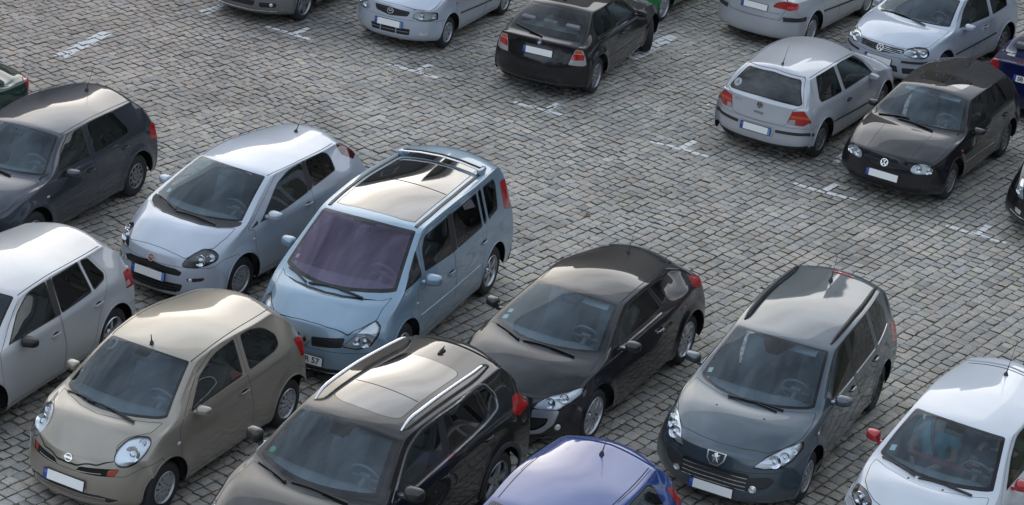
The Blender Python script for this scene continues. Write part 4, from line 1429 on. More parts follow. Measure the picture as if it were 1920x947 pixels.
def far_buildings():
    """the houses across the square: out of the picture, but the car roofs mirror them"""
    rows = []
    for k, (x, w, h) in enumerate(((-50, 16, 14.5), (-34, 17, 16.0), (-17, 15, 13.6), (-2, 14, 15.2), (12, 16, 17.4), (28, 15, 14.2), (43, 16, 15.5))):
        rows.append((x + w / 2, 63 + (k % 3) * 1.2, 0, w, h, 'in the row across the square'))
    for k, (y, w, h) in enumerate(((2, 16, 17.5), (18, 15, 19.0), (33, 14, 16.5), (47, 15, 18.0))):
        rows.append((36 + (k % 2), y + w / 2, -90, w, h - 2, 'in the row along the right side of the square'))
        rows.append((-40 - (k % 2), y + w / 2, 90, w, h - 2, 'in the row along the left side of the square'))
    tones = [('cream', (.17, .15, .125)), ('sandstone', (.19, .165, .14)), ('grey', (.12, .115, .11)), ('ochre', (.18, .15, .115)), ('white', (.21, .20, .19)), ('brown', (.12, .10, .085)), ('pale', (.17, .155, .145))]
    words = ['first', 'second', 'third', 'fourth', 'fifth', 'sixth', 'seventh']
    cnt = {}
    for i, (hx, hy, rot, w, h, where) in enumerate(rows):
        nm_, col = tones[i % 7]; n_ = cnt[where] = cnt.get(where, 0) + 1
        r = empty('town_house', (hx, hy, 0), R(rot), '%s %s town house %s' % (words[n_ - 1], nm_, where), 'house', 'houses round the square')
        bm = bmesh.new(); add_box(bm, (0, 6, h / 2), (w - .05, 12, h))
        bm_obj('wall', bm, mat('render %s' % nm_, col, .85, noise=.12, nscale=.6), r, smooth=False)
        bm = bmesh.new()
        hv = [bm.verts.new(p) for p in ((-w / 2, -.5, h), (w / 2, -.5, h), (w / 2, 12.5, h), (-w / 2, 12.5, h), (-w / 2, 6, h + 3.4), (w / 2, 6, h + 3.4))]
        for f in ((0, 1, 5, 4), (2, 3, 4, 5), (1, 2, 5), (3, 0, 4), (3, 2, 1, 0)): bm.faces.new([hv[k] for k in f])
        bm_obj('roof', bm, mat('roof slate', (.07, .06, .058), .7), r, smooth=False)
        nx = int(w / 2.6); ns = int(h / 3.2)
        for a in range(nx):
            for b in range(ns):
                bm = bmesh.new(); x = -w / 2 + (a + .5) * w / nx; zc = 1.9 + b * 3.1
                add_box(bm, (x, -.02, zc), (1.15, .10, 1.75)); o = bm_obj('window', bm, mat('window frame white', (.55, .55, .53), .5), r, smooth=False)
                bm = bmesh.new(); add_box(bm, (x, -.08, zc), (.98, .03, 1.56)); bm_obj('pane', bm, mat('house pane', (.02, .024, .028), .05, coat=.5), o, smooth=False)

# ------------------------------------------------------------------ car shapes (metres; x forward, y left, origin between the axles on the ground)
GOLF4 = dict(khead=.72, kroof=.45, wb=2.511, hw=.8675, xf=2.13, xr=-2.02, rt=.308, H=1.44, zs=.20,
    ws0c=(.88, .735, .945), ws0m=(1.10, .975), ws1c=(.27, .575, 1.32), ws1m=(.37, 1.395),
    rw1c=(-1.48, .55, 1.30), rw1m=(-1.56, 1.395), rw0c=(-1.82, .675, .955), rw0m=(-1.94, .965),
    tlc=(-1.82, .745, .90), tlm=(-1.985, .92), hdc=(1.87, .70, .70), hdm=(2.075, .745),
    belt=[(1.87, .70, .70), (1.4, .79, .84), (.95, .81, .905), (0, .82, .925), (-1.2, .80, .955), (-1.82, .745, .91)])
MICRA = dict(wb=2.43, hw=.83, xf=1.93, xr=-1.79, rt=.295, H=1.535, zs=.19,
    ws0c=(1.06, .675, .99), ws0m=(1.33, 1.02), ws1c=(.41, .545, 1.41), ws1m=(.50, 1.47),
    rw1c=(-1.20, .50, 1.38), rw1m=(-1.30, 1.445), rw0c=(-1.58, .63, 1.03), rw0m=(-1.68, 1.03),
    tlc=(-1.56, .71, .98), tlm=(-1.74, .96), hdc=(1.62, .665, .74), hdm=(1.86, .735), cf=.46,
    belt=[(1.62, .665, .74), (1.22, .755, .915), (.95, .775, .95), (0, .79, .97), (-1.1, .775, 1.02), (-1.56, .71, .98)], hbulge=.055)
PUNTO = dict(wb=2.51, hw=.8435, xf=2.15, xr=-1.92, rt=.30, H=1.49, zs=.19,
    ws0c=(1.17, .715, 1.01), ws0m=(1.44, 1.03), ws1c=(.39, .55, 1.40), ws1m=(.50, 1.455),
    rw1c=(-1.28, .49, 1.38), rw1m=(-1.42, 1.44), rw0c=(-1.72, .61, 1.06), rw0m=(-1.82, 1.05),
    tlc=(-1.70, .70, .99), tlm=(-1.88, .96), hdc=(1.84, .68, .70), hdm=(2.08, .735), cf=.46,
    belt=[(1.84, .68, .70), (1.38, .775, .88), (1.0, .79, .925), (0, .80, .97), (-1.2, .78, 1.05), (-1.70, .70, .99)], hbulge=.05)
ESPACE = dict(wb=2.803, hw=.93, xf=2.33, xr=-2.30, rt=.34, H=1.72, zs=.20,
    ws0c=(1.45, .79, 1.05), ws0m=(1.80, 1.07), ws1c=(.65, .665, 1.60), ws1m=(.77, 1.66),
    rw1c=(-1.93, .62, 1.60), rw1m=(-2.03, 1.67), rw0c=(-2.13, .745, 1.11), rw0m=(-2.24, 1.11),
    tlc=(-2.10, .81, 1.04), tlm=(-2.27, 1.02), hdc=(2.0, .74, .75), hdm=(2.25, .80), cf=.48,
    belt=[(2.0, .74, .75), (1.6, .85, .93), (1.2, .88, 1.02), (0, .89, 1.065), (-1.5, .87, 1.10), (-2.10, .81, 1.05)])
TIGUAN = dict(wb=2.604, hw=.905, xf=2.17, xr=-2.25, rt=.35, H=1.665, zs=.26, ra=.415,
    ws0c=(1.07, .755, 1.12), ws0m=(1.33, 1.14), ws1c=(.43, .605, 1.54), ws1m=(.53, 1.605),
    rw1c=(-1.62, .57, 1.55), rw1m=(-1.74, 1.62), rw0c=(-1.98, .69, 1.13), rw0m=(-2.10, 1.13),
    tlc=(-2.0, .79, 1.06), tlm=(-2.2, 1.05), hdc=(1.90, .75, .87), hdm=(2.12, .93),
    belt=[(1.90, .75, .87), (1.4, .84, 1.02), (1.1, .855, 1.06), (0, .865, 1.085), (-1.2, .85, 1.14), (-2.0, .79, 1.08)])
MEGANE = dict(wb=2.64, hw=.902, xf=2.21, xr=-2.08, rt=.335, H=1.415, zs=.20, ra=.395,
    ws0c=(1.06, .735, .975), ws0m=(1.34, 1.0), ws1c=(.26, .575, 1.30), ws1m=(.37, 1.365),
    rw1c=(-1.22, .49, 1.25), rw1m=(-1.38, 1.32), rw0c=(-1.78, .61, 1.02), rw0m=(-1.90, 1.05),
    tlc=(-1.84, .72, .97), tlm=(-2.05, .97), hdc=(1.86, .71, .73), hdm=(2.13, .745), cf=.50,
    belt=[(1.86, .71, .73), (1.4, .82, .87), (1.0, .835, .92), (0, .845, .96), (-1.2, .83, 1.03), (-1.84, .73, .98)], flare=.026)
SW307 = dict(kroof=.4, khead=.55, wb=2.708, hw=.88, xf=2.27, xr=-2.13, rt=.315, H=1.53, zs=.19,
    ws0c=(1.06, .735, .99), ws0m=(1.38, 1.01), ws1c=(.28, .60, 1.41), ws1m=(.41, 1.47),
    rw1c=(-1.78, .55, 1.44), rw1m=(-1.86, 1.50), rw0c=(-2.0, .67, 1.03), rw0m=(-2.09, 1.03),
    tlc=(-1.97, .745, .97), tlm=(-2.12, .95), hdc=(1.97, .69, .70), hdm=(2.22, .76), cf=.46,
    belt=[(1.97, .69, .70), (1.5, .80, .88), (1.0, .825, .955), (0, .835, 1.0), (-1.3, .815, 1.045), (-1.97, .745, .98)], hbulge=.05)
GOLF6 = dict(khead=.6, kroof=.4, wb=2.574, hw=.89, xf=2.16, xr=-2.03, rt=.32, H=1.475, zs=.20,
    ws0c=(.98, .735, .99), ws0m=(1.22, 1.01), ws1c=(.31, .585, 1.345), ws1m=(.42, 1.41),
    rw1c=(-1.44, .55, 1.34), rw1m=(-1.56, 1.42), rw0c=(-1.76, .67, 1.04), rw0m=(-1.90, 1.04),
    tlc=(-1.78, .755, .97), tlm=(-1.98, .96), hdc=(1.88, .71, .73), hdm=(2.10, .77),
    belt=[(1.88, .71, .73), (1.4, .81, .88), (1.0, .83, .945), (0, .84, .965), (-1.2, .825, 1.02), (-1.78, .755, .975)])
GOLF5 = dict(GOLF6, wb=2.578, hw=.88)
CLIO = dict(wb=2.575, hw=.85, xf=2.10, xr=-1.90, rt=.30, H=1.495, zs=.19,
    ws0c=(.95, .71, 1.0), ws0m=(1.22, 1.02), ws1c=(.22, .565, 1.385), ws1m=(.32, 1.44),
    rw1c=(-1.34, .54, 1.41), rw1m=(-1.46, 1.47), rw0c=(-1.70, .65, 1.03), rw0m=(-1.80, 1.03),
    tlc=(-1.68, .73, .97), tlm=(-1.86, .95), hdc=(1.80, .68, .74), hdm=(2.02, .78),
    belt=[(1.80, .68, .74), (1.35, .78, .88), (.95, .80, .94), (0, .81, .97), (-1.2, .80, 1.03), (-1.68, .73, .98)])
TWINGO = dict(wb=2.367, hw=.827, xf=1.83, xr=-1.78, rt=.29, H=1.47, zs=.19,
    ws0c=(1.02, .68, 1.0), ws0m=(1.28, 1.02), ws1c=(.35, .555, 1.385), ws1m=(.46, 1.44),
    rw1c=(-1.35, .50, 1.36), rw1m=(-1.46, 1.43), rw0c=(-1.58, .63, 1.02), rw0m=(-1.68, 1.02),
    tlc=(-1.56, .71, .97), tlm=(-1.72, .95), hdc=(1.58, .66, .75), hdm=(1.78, .80),
    belt=[(1.58, .66, .75), (1.2, .75, .90), (.95, .775, .95), (0, .79, .97), (-1.1, .775, 1.0), (-1.56, .71, .97)], hbulge=.05)
BMWC = dict(wb=2.725, hw=.875, xf=2.10, xr=-2.13, rt=.315, H=1.405, zs=.19,
    ws0c=(.64, .725, .93), ws0m=(.88, .955), ws1c=(0.0, .565, 1.29), ws1m=(.10, 1.36),
    rw1c=(-1.17, .545, 1.305), rw1m=(-1.26, 1.365), rw0c=(-1.80, .66, .955), rw0m=(-1.90, .98),
    tlc=(-1.90, .735, .90), tlm=(-2.04, .945), hdc=(1.88, .70, .70), hdm=(2.07, .74), rwbulge=.015,
    belt=[(1.88, .70, .70), (1.4, .80, .83), (.8, .815, .895), (0, .825, .92), (-1.2, .81, .94), (-1.90, .74, .90)])
DEMIO = dict(wb=2.39, hw=.835, xf=1.96, xr=-1.84, rt=.285, H=1.53, zs=.20,
    ws0c=(.98, .72, 1.0), ws0m=(1.16, 1.02), ws1c=(.40, .58, 1.40), ws1m=(.48, 1.46),
    rw1c=(-1.52, .55, 1.42), rw1m=(-1.60, 1.48), rw0c=(-1.66, .66, 1.0), rw0m=(-1.76, 1.0),
    tlc=(-1.66, .74, .95), tlm=(-1.80, .94), hdc=(1.74, .69, .76), hdm=(1.90, .80),
    belt=[(1.74, .69, .76), (1.3, .77, .90), (.95, .79, .945), (0, .80, .96), (-1.2, .79, .97), (-1.66, .74, .95)])
SALOON = dict(wb=2.62, hw=.87, xf=2.16, xr=-2.18, rt=.31, H=1.43, zs=.20, notch=True,
    ws0c=(.80, .73, .94), ws0m=(1.06, .97), ws1c=(.16, .57, 1.30), ws1m=(.26, 1.375),
    rw1c=(-.92, .55, 1.29), rw1m=(-1.02, 1.37), rw0c=(-1.50, .66, .99), rw0m=(-1.58, 1.02),
    tlc=(-2.0, .735, .93), tlm=(-2.14, 1.0), hdc=(1.88, .70, .70), hdm=(2.10, .745),
    belt=[(1.88, .70, .70), (1.4, .79, .84), (.9, .81, .90), (0, .82, .925), (-1.2, .81, .95), (-2.0, .735, .93)])

# ------------------------------------------------------------------ the parked cars
P_BEIGE = paint('paint beige metallic', (.295, .265, .217), .45, .35, dust=.14)
P_SILV = paint('paint silver', (.46, .48, .51), .32, .36, dust=.12)
P_SILVB = paint('paint bluish silver', (.44, .485, .55), .30, .36, dust=.12)
P_SILVW = paint('paint light silver', (.48, .49, .50), .30, .36, dust=.12)
P_ICE = paint('paint ice blue metallic', (.23, .325, .41), .42, .35, dust=.12)
P_BLK = paint('paint black', (.005, .005, .0065), 0., .35, dust=.03, ior=1.44)
P_BLKB = paint('paint brownish black', (.009, .008, .0075), .0, .35, dust=.04, ior=1.45)
P_BLKM = paint('paint black metallic', (.008, .008, .011), .0, .33, dust=.03, ior=1.44)
P_GREY = paint('paint slate grey metallic', (.060, .082, .100), .5, .34, dust=.06)
P_DBLUE = paint('paint blue black metallic', (.030, .037, .052), .4, .33, dust=.06)
P_BLUE = paint('paint royal blue', (.002, .040, .20), .1, .3, dust=.04)
P_NAVY = paint('paint navy', (.005, .009, .06), .15, .3, dust=.04)
P_WHITE = paint('paint pale white', (.52, .55, .59), .0, .3, dust=.05)
P_GREEN = paint('paint bright green', (.008, .17, .035), .2, .3, dust=.04)
P_DGREEN = paint('paint dark green', (.003, .032, .022), .1, .3, dust=.04)
P_MGREY = paint('paint mid grey metallic', (.16, .16, .165), .55, .33)
P_RED = paint('paint red', (.36, .010, .018), .1, .25, dust=.02)
CAPG = mat('wheel cover dull grey', (.20, .20, .205), .42, .5, noise=.18, nscale=9)
ALLOYD = mat('alloy grey', (.30, .31, .33), .3, .8, noise=.1, nscale=9)

PO = dict(D=(-3.642, 22.456, 245.06), H=(.986, 25.24, 243.72), I=(3.419, 24.38, 246.65), M=(6.546, 34.334, 241.55), L=(4.617, 35.577, 61.21), Q=(.784, 37.536, 69.72), R=(-1.814, 38.897, 247.7), T=(4.954, 41.387, 60.79), E=(-3.591, 27.945, 242.47), N=(7.255, 39.804, 235.82), F=(-1.573, 26.482, 250.01),
          B=(-6.646, 28.616, 248.9), C=(-5.986, 23.602, 248.5), G=(-1.25, 21.063, 242.97), J=(.667, 19.61, 244.9), K=(5.361, 22.783, 241.95), S=(-4.388, 39.657, 246.5), O=(9.477, 38.74, 61.9), P=(8.969, 33.333, 243.9), U=(2.13, 41.854, 245), A=(-8.924, 29.694, 244))

def bumpers(c, f=None, r=None, ff='front_bumper', m=None):
    if f: c.panel(SIDE, f, 'fbump', .005)
    if r: c.panel(SIDE, r, 'rbump', .005)
    c.bm_mat = m or c.pm
def bonnet(c, half, gap=.006):
    c.panel(TOP, rnd(sym(half), .03), 'hood', gap, cond=lambda p: p.x > .4)
def put_bonnet(c): return c.sh.emit({'hood': 0}, 'bonnet', [c.pm], c.root)
def tailgate(c, half):
    c.panel(REAR, rnd(symy(half), .04), 'gate', .006, only=[None, 'seam', 'trim'], cond=lambda p: p.x < -.5)
def put_tailgate(c): return c.sh.emit({'gate': 0}, 'tailgate', [c.pm], c.root)
def slats(c, zs_, y0, y1, m, w=.018, bend=0., fr=FRONT, parent=None):
    for z in zs_:
        n = 9
        c.strip(fr, [(lerp(y0, y1, k / (n - 1)), z - bend * ((2 * k / (n - 1) - 1) ** 2)) for k in range(n)], w, .010, m, 'slat', parent=parent)
def disc_part(c, fr, u, v, rad, m, name, off=.002, side=1, sy=1., parent=None):
    M = c.at_surface(fr, u, v, off); bm = bmesh.new()
    add_lathe(bm, [(.0006, .003), (rad * .86, .003), (rad, 0), (rad, -.012)], 18, axis='z')
    bmesh.ops.transform(bm, matrix=M @ Matrix.Diagonal((1, sy, 1, 1)), verts=bm.verts[:])
    bmesh.ops.recalc_face_normals(bm, faces=bm.faces[:])
    return bm_obj(name, bm, m, parent or c.root, sharp=50)
def fog_ring(c, y, z, rad):
    for sd in (1, -1):
        M = c.at_surface(FRONT, y * sd, z, .006); M = Matrix.Translation(M.translation) @ basis(Vector((1, .25 * sd, .1))).to_4x4(); bm = bmesh.new()
        add_lathe(bm, [(rad, -.02), (rad, .006), (rad * .80, .008), (rad * .72, -.004)], 22, axis='z'); add_lathe(bm, [(rad * .72, -.003), (.0006, .004)], 16, axis='z', mi=1)
        bmesh.ops.transform(bm, matrix=M, verts=bm.verts[:]); bmesh.ops.recalc_face_normals(bm, faces=bm.faces[:])
        bm_obj('fog_lamp', bm, [CHROME, LAMPIN], c.root, sharp=50)
def sticker(c, x, y, w, h, m, name='sticker'):
    p, n = c.sh.hit(TOP, x, y); B_ = basis(n, (-1, 0, .6)); bm = bmesh.new()
    add_box(bm, (0, 0, -.006), (w, h, .001)); bmesh.ops.transform(bm, matrix=Matrix.Translation(p) @ B_.to_4x4(), verts=bm.verts[:])
    return bm_obj(name, bm, m, c.root, smooth=False)
def side_marks(c, x, z, m=ORGL, ln=.055, h=.024):
    for sd in (1, -1):
        M = c.at_surface(LEFT if sd > 0 else RIGHT, x, z, .002); bm = bmesh.new()
        add_box(bm, (0, 0, 0), (ln, h, .014), bevel=.005); bmesh.ops.transform(bm, matrix=M, verts=bm.verts[:])
        bm_obj('side_indicator', bm, m, c.root, sharp=50)
def dots(c, pts, m=BLACK, name='washer_jet'):
    for (x, y) in pts:
        for sd in (1, -1): disc_part(c, TOP, x, y * sd, .013, m, name)
def start(k, spec, kind, label, cat, pm, group='cars parked on the cobbled square'):
    return Car(spec, PO[k], kind, label, cat, pm, group)

G5DOORS = [[(.965, .935, .02), (.985, .60), (.93, .30), (-.225, .28), (-.20, .6), (-.145, .95, .01), (-.20, 1.395), (.14, 1.375), (.46, 1.22), (.80, .985)],
           [(-.158, .95, .01), (-.213, 1.395), (-.80, 1.395), (-.97, 1.355), (-1.175, 1.06), (-1.10, .88), (-.89, .62), (-.82, .45), (-.76, .29), (-.238, .28), (-.213, .6)]]
G5WINS = [(0, [(.70, .955, .02), (.42, 1.20), (.13, 1.345, .1), (-.155, 1.365), (-.105, .955)], GLASS_S),
          (1, [(-.205, .96), (-.25, 1.365), (-.78, 1.365), (-.92, 1.325), (-1.125, 1.06), (-1.09, .985)], GLASS_S)]

def golf_front(c, face='black'):
    c.headlight([(1.87, .70, .60), (1.91, .665, .69), (1.97, .55, .715), (2.03, .43, .67), (2.06, .40, .60), (2.05, .43, .555), (2.01, .52, .535), (1.92, .65, .545)], (1, .45, .15), [((1.90, .63, .61), .072), ((1.99, .50, .62), .062)], r=.035)
    g = c.part(FRONT, [(-.37, .655), (.37, .655), (.385, .585), (0, .545), (-.385, .585)], 'grille', PLASTIC, gap=.003, off=-.006)
    slats(c, (.635, .605), -.36, .36, BLACK, .014, .02, parent=g)
    emblem(c, FRONT, 0, .625, 'vw', .125, off=.012, tilt=.35)
    c.plate(FRONT, 0, .425, .12)
    g = c.part(FRONT, [(-.64, .315), (.64, .315), (.62, .225), (-.62, .225)], 'lower_grille', PLASTIC, off=-.004, r=.03)
    slats(c, (.295, .265), -.60, .60, BLACK, .012, parent=g)

def car_M():
    c = start('M', GOLF4, 'hatchback_car', 'black five-door hatchback with a sunroof and amber side indicators, facing us at the right', 'car', P_BLKM)
    bumpers(c, [(1.45, .52), (1.80, .525), (2.3, .525), (2.3, .05), (1.45, .05)], [(-1.55, .60), (-2.3, .60), (-2.3, .05), (-1.5, .05)])
    c.windscreen(); c.rear_window([(0, 1.345), (.46, 1.30), (.56, 1.12), (.63, .98), (.59, .95), (0, .975)])
    bonnet(c, [(2.075, 0), (2.06, .35), (1.99, .52), (1.90, .66), (1.70, .725), (1.3, .745), (1.0, .73), (1.03, .6), (1.12, .3), (1.16, 0)])
    c.set_doors(G5DOORS); c.side_glass(G5WINS)
    golf_front(c)
    put_bonnet(c)
    c.emit_doors([(-.02, .80), (-.93, .83)])
    for y in (.36,):
        c.strip(TOP, [(1.24, .38), (1.6, .375), (1.98, .36)], .012, .004, c.pm, 'bonnet_crease', both=True)
    sr = c.part(TOP, [(.10, .38), (.10, -.38), (-.34, -.40), (-.34, .40)], 'sunroof', ROOFGL, gap=.006, r=.06)
    c.taillight([(-1.95, .52, .67), (-1.93, .54, .86), (-1.84, .70, .90), (-1.78, .79, .72), (-1.84, .71, .65)], (-1, .7, .1))
    side_marks(c, 1.02, .745)
    c.strip(LEFT, [(.90, .50), (-.70, .46)], .028, .008, P_BLKM, 'side_moulding', both=True)
    c.arch_lips()
    c.mirrors(.55, .90, .945, (.12, .19, .13))
    c.wipers([((1.02, -.10), (.98, -.62)), ((1.10, .34), (1.06, -.26))])
    c.antenna(-1.20, 0, .34, 62)
    c.wheels('cap', 9, .178, mats=CAPG)
    c.cabin(visors=(1, -1))
    sticker(c, .98, -.58, .05, .05, STICKG); sticker(c, .96, .50, .17, .05, STICK, 'paper_slip')
    c.finish()

def car_B():
    c = start('B', GOLF4, 'hatchback_car', 'dark blue-grey five-door hatchback with round-holed wheel covers, near the left edge behind the white-roofed car', 'car', P_DBLUE)
    bumpers(c, [(1.45, .52), (1.80, .525), (2.3, .525), (2.3, .05), (1.45, .05)], [(-1.55, .60), (-2.3, .60), (-2.3, .05), (-1.5, .05)])
    c.windscreen(); c.rear_window([(0, 1.345), (.46, 1.30), (.56, 1.12), (.63, .98), (.59, .95), (0, .975)])
    bonnet(c, [(2.075, 0), (2.06, .35), (1.99, .52), (1.90, .66), (1.70, .725), (1.3, .745), (1.0, .73), (1.03, .6), (1.12, .3), (1.16, 0)])
    c.set_doors(G5DOORS); c.side_glass(G5WINS)
    golf_front(c); put_bonnet(c)
    c.emit_doors([(-.05, .79), (-.93, .84)])
    c.taillight([(-1.95, .52, .67), (-1.93, .54, .88), (-1.80, .71, .95), (-1.66, .79, .90), (-1.62, .82, .75), (-1.84, .73, .66)], (-1, .9, .1))
    side_marks(c, .96, .735, mat('clear side lamp', (.5, .45, .36), .3))
    c.strip(LEFT, [(.88, .515), (-.78, .565)], .022, .007, P_DBLUE, 'side_moulding', both=True)
    c.arch_lips(); c.mirrors(.50, .91, .93, (.13, .20, .13))
    c.wipers([((1.02, -.10), (.98, -.62)), ((1.10, .34), (1.06, -.26))])
    c.antenna(-1.20, 0, .38, 62); c.wheels('cap', 10, .182, mats=CAPG); c.cabin(); 
    c.line(TOP, [(.25, .545), (-.6, .565), (-1.44, .53)], .012, True)
    c.finish()

def car_L():
    c = start('L', GOLF4, 'hatchback_car', 'silver three-door hatchback seen from behind, with red and orange tail lamps and a rear-window sticker', 'car', P_SILV)
    bumpers(c, [(1.45, .52), (1.80, .525), (2.3, .525), (2.3, .05), (1.45, .05)], [(-1.55, .625), (-1.80, .60), (-2.3, .60), (-2.3, .05), (-1.5, .05)])
    c.sh.cut(SIDE, [(-1.5, .31), (-1.75, .30), (-2.0, .275), (-2.3, .27), (-2.3, .05), (-1.5, .05)], 'skirt'); c.sh.emit({'skirt': 0}, 'bumper_skirt', [PLASTIC], c.root)
    c.windscreen()
    c.taillight([(-1.95, .50, .665), (-1.935, .535, .86), (-1.85, .70, .895), (-1.76, .82, .72), (-1.83, .71, .645), (-1.91, .59, .655)], (-1, .62, .1),
                panes=[([(-1.96, .50, .66), (-1.95, .53, .735), (-1.90, .60, .735), (-1.90, .60, .64)], CLRL), ([(-1.95, .525, .76), (-1.93, .54, .80), (-1.80, .78, .80), (-1.77, .81, .76)], ORGL)])
    c.rear_window([(0, 1.335), (.47, 1.295), (.565, 1.12), (.645, .985), (.60, .95), (0, .975)], frit=.022)
    tailgate(c, [(0, 1.37), (.50, 1.325), (.605, 1.12), (.675, .95), (.545, .90), (.475, .62), (0, .605)])
    c.set_doors([[(.965, .935, .02), (.985, .60), (.93, .30), (-.50, .28), (-.56, .6), (-.545, .95, .01), (-.63, 1.39), (.14, 1.375), (.46, 1.22), (.80, .985)]])
    c.side_glass([(0, [(.68, .955, .02), (.42, 1.20), (.13, 1.345, .1), (-.585, 1.36), (-.505, .945)], GLASS_S), (None, [(-.61, .945), (-.69, 1.36), (-1.28, 1.335), (-1.41, .99), (-1.36, .945)], GLASS_S)])
    put_tailgate(c); c.emit_doors([(-.35, .76, BLACK)])
    emblem(c, REAR, 0, .855, 'vw', .115, off=.006)
    c.plate(REAR, 0, .475, .05, tail=True, off=.022)
    c.part(REAR, [(-.30, .55), (.30, .55), (.30, .40), (-.30, .40)], 'plate_recess', P_SILV, gap=.004, off=.002)
    for sd in (1, -1):
        c.strip(REAR, [(.33 * sd, .505), (.6 * sd, .505), (.72 * sd, .505), (.79 * sd, .505), (.815 * sd, .505)], .05, .012, PLASTIC, 'bumper_strip', step=.03)
        c.strip(LEFT if sd > 0 else RIGHT, [(-1.67, .505), (-1.72, .505), (-1.78, .505)], .05, .012, PLASTIC, 'bumper_strip')
    me = text_mesh('GOLF', .05, .0, .001)
    # small chrome script on the gate, plus the model plate under the emblem
    p, n = c.sh.hit(REAR, .40, .845); me.transform(Matrix.Translation(p + n * .003) @ basis(n).to_4x4()); me.materials.append(CHROME); mesh_obj('lettering', me, CHROME, c.root)
    M = c.at_surface(REAR, 0, .735, .004); bm = bmesh.new(); add_box(bm, (0, 0, 0), (.16, .032, .006)); bmesh.ops.transform(bm, matrix=M, verts=bm.verts[:]); bm_obj('badge_plate', bm, ALLOYD, c.root, smooth=False)
    # wiper on the rear window and learner style round sticker
    c.strip(REAR, [(.06, .985), (-.1, .985), (-.50, .99)], .020, .014, BLACK, 'wiper', off=.006)
    M = c.at_surface(REAR, .51, 1.06, .003); bm = bmesh.new(); add_lathe(bm, [(.0006, .001), (.066, .001), (.070, 0)], 26, axis='z'); bmesh.ops.transform(bm, matrix=M, verts=bm.verts[:])
    o = bm_obj('sticker', bm, mat('sticker white', (.34, .37, .39), .5), c.root, smooth=False)
    me = text_mesh('A', .10, .003, .0006); me.transform(M @ Matrix.Translation((0, 0, .002))); me.materials.append(mat('sticker grey letter', (.15, .17, .20), .6)); mesh_obj('lettering', me, MATS['sticker grey letter'], o)
    c.strip(LEFT, [(.72, .47), (-.92, .53)], .03, .009, PLASTIC, 'side_moulding', both=True)
    disc_part(c, RIGHT, -1.60, .83, .075, P_SILV, 'fuel_flap', off=.001)
    c.arch_lips(); c.mirrors(.55, .90, .93, (.12, .19, .13)); c.antenna(-1.42, -.04, .32, 118); c.wheels('cap', 9, .178, mats=CAPG)
    c.cabin()
    c.line(TOP, [(.22, .555), (-.6, .575), (-1.44, .535)], .012, True)
    c.finish()

def car_N():
    c = start('N', GOLF5, 'hatchback_car', 'bluish silver hatchback with a round grille emblem and four round lamps, upper right corner', 'car', P_SILVB)
    bumpers(c, [(1.45, .60), (1.80, .59), (2.3, .58), (2.3, .05), (1.45, .05)])
    c.windscreen()
    bonnet(c, [(2.11, 0), (2.085, .30), (2.03, .44), (1.80, .66), (1.70, .735), (1.3, .765), (1.02, .755), (1.10, .6), (1.22, .3), (1.27, 0)])
    c.set_doors([[(.99, .95, .02), (1.01, .60), (.96, .30), (-.50, .28), (-.52, .6), (-.47, .98, .01), (-.52, 1.40), (.18, 1.385), (.52, 1.22), (.88, 1.0)]])
    c.side_glass([(0, [(.78, .98, .02), (.46, 1.20), (.15, 1.35, .1), (-.475, 1.365), (-.43, .98)], GLASS_S), (None, [(-.55, .985), (-.60, 1.365), (-1.12, 1.345), (-1.28, 1.12), (-1.22, 1.02)], GLASS_S)])
    c.headlight([(2.06, .40, .665), (2.02, .45, .755), (1.90, .58, .80), (1.76, .72, .79), (1.76, .785, .68), (1.87, .74, .615), (2.0, .58, .61)], (1, .6, .25), [((1.97, .58, .70), .078), ((1.86, .70, .70), .066)], r=.05)
    g = c.part(FRONT, [(-.42, .74), (.42, .74), (.41, .655), (0, .62), (-.41, .655)], 'grille', BLACK, gap=.003, off=-.008, r=.03)
    slats(c, (.72, .69, .66), -.40, .40, CHROME, .012, .012, parent=g)
    emblem(c, FRONT, 0, .69, 'vw', .135, off=.012, tilt=.35)
    c.plate(FRONT, 0, .48, .12)
    for sd in (1, -1): c.strip(FRONT, [(.42 * sd, .53), (.6 * sd, .535), (.72 * sd, .54), (.79 * sd, .545)], .045, .010, PLASTIC, 'bumper_strip', step=.03)
    c.part(FRONT, [(-.36, .44), (.36, .44), (.40, .33), (-.40, .33)], 'lower_grille', PLASTIC, off=-.006, r=.02)
    c.part(FRONT, [(.45, .42), (.70, .44), (.68, .33), (.47, .32)], 'side_grille', PLASTIC, off=-.006, both=True)
    put_bonnet(c); c.emit_doors([(-.28, .82)])
    c.strip(LEFT, [(.86, .53), (-.78, .60)], .032, .009, PLASTIC, 'side_moulding', both=True)
    c.arch_lips(); c.mirrors(.60, .93, .985, (.13, .20, .14)); c.wheels('cap', 8, .19, mats=CAPG); c.cabin()
    c.wipers([((1.16, -.08), (1.06, -.62)), ((1.22, .36), (1.14, -.26))])
    sticker(c, 1.06, -.46, .12, .06, mat('blue paper', (.05, .35, .6), .6), 'paper_slip')
    c.finish()

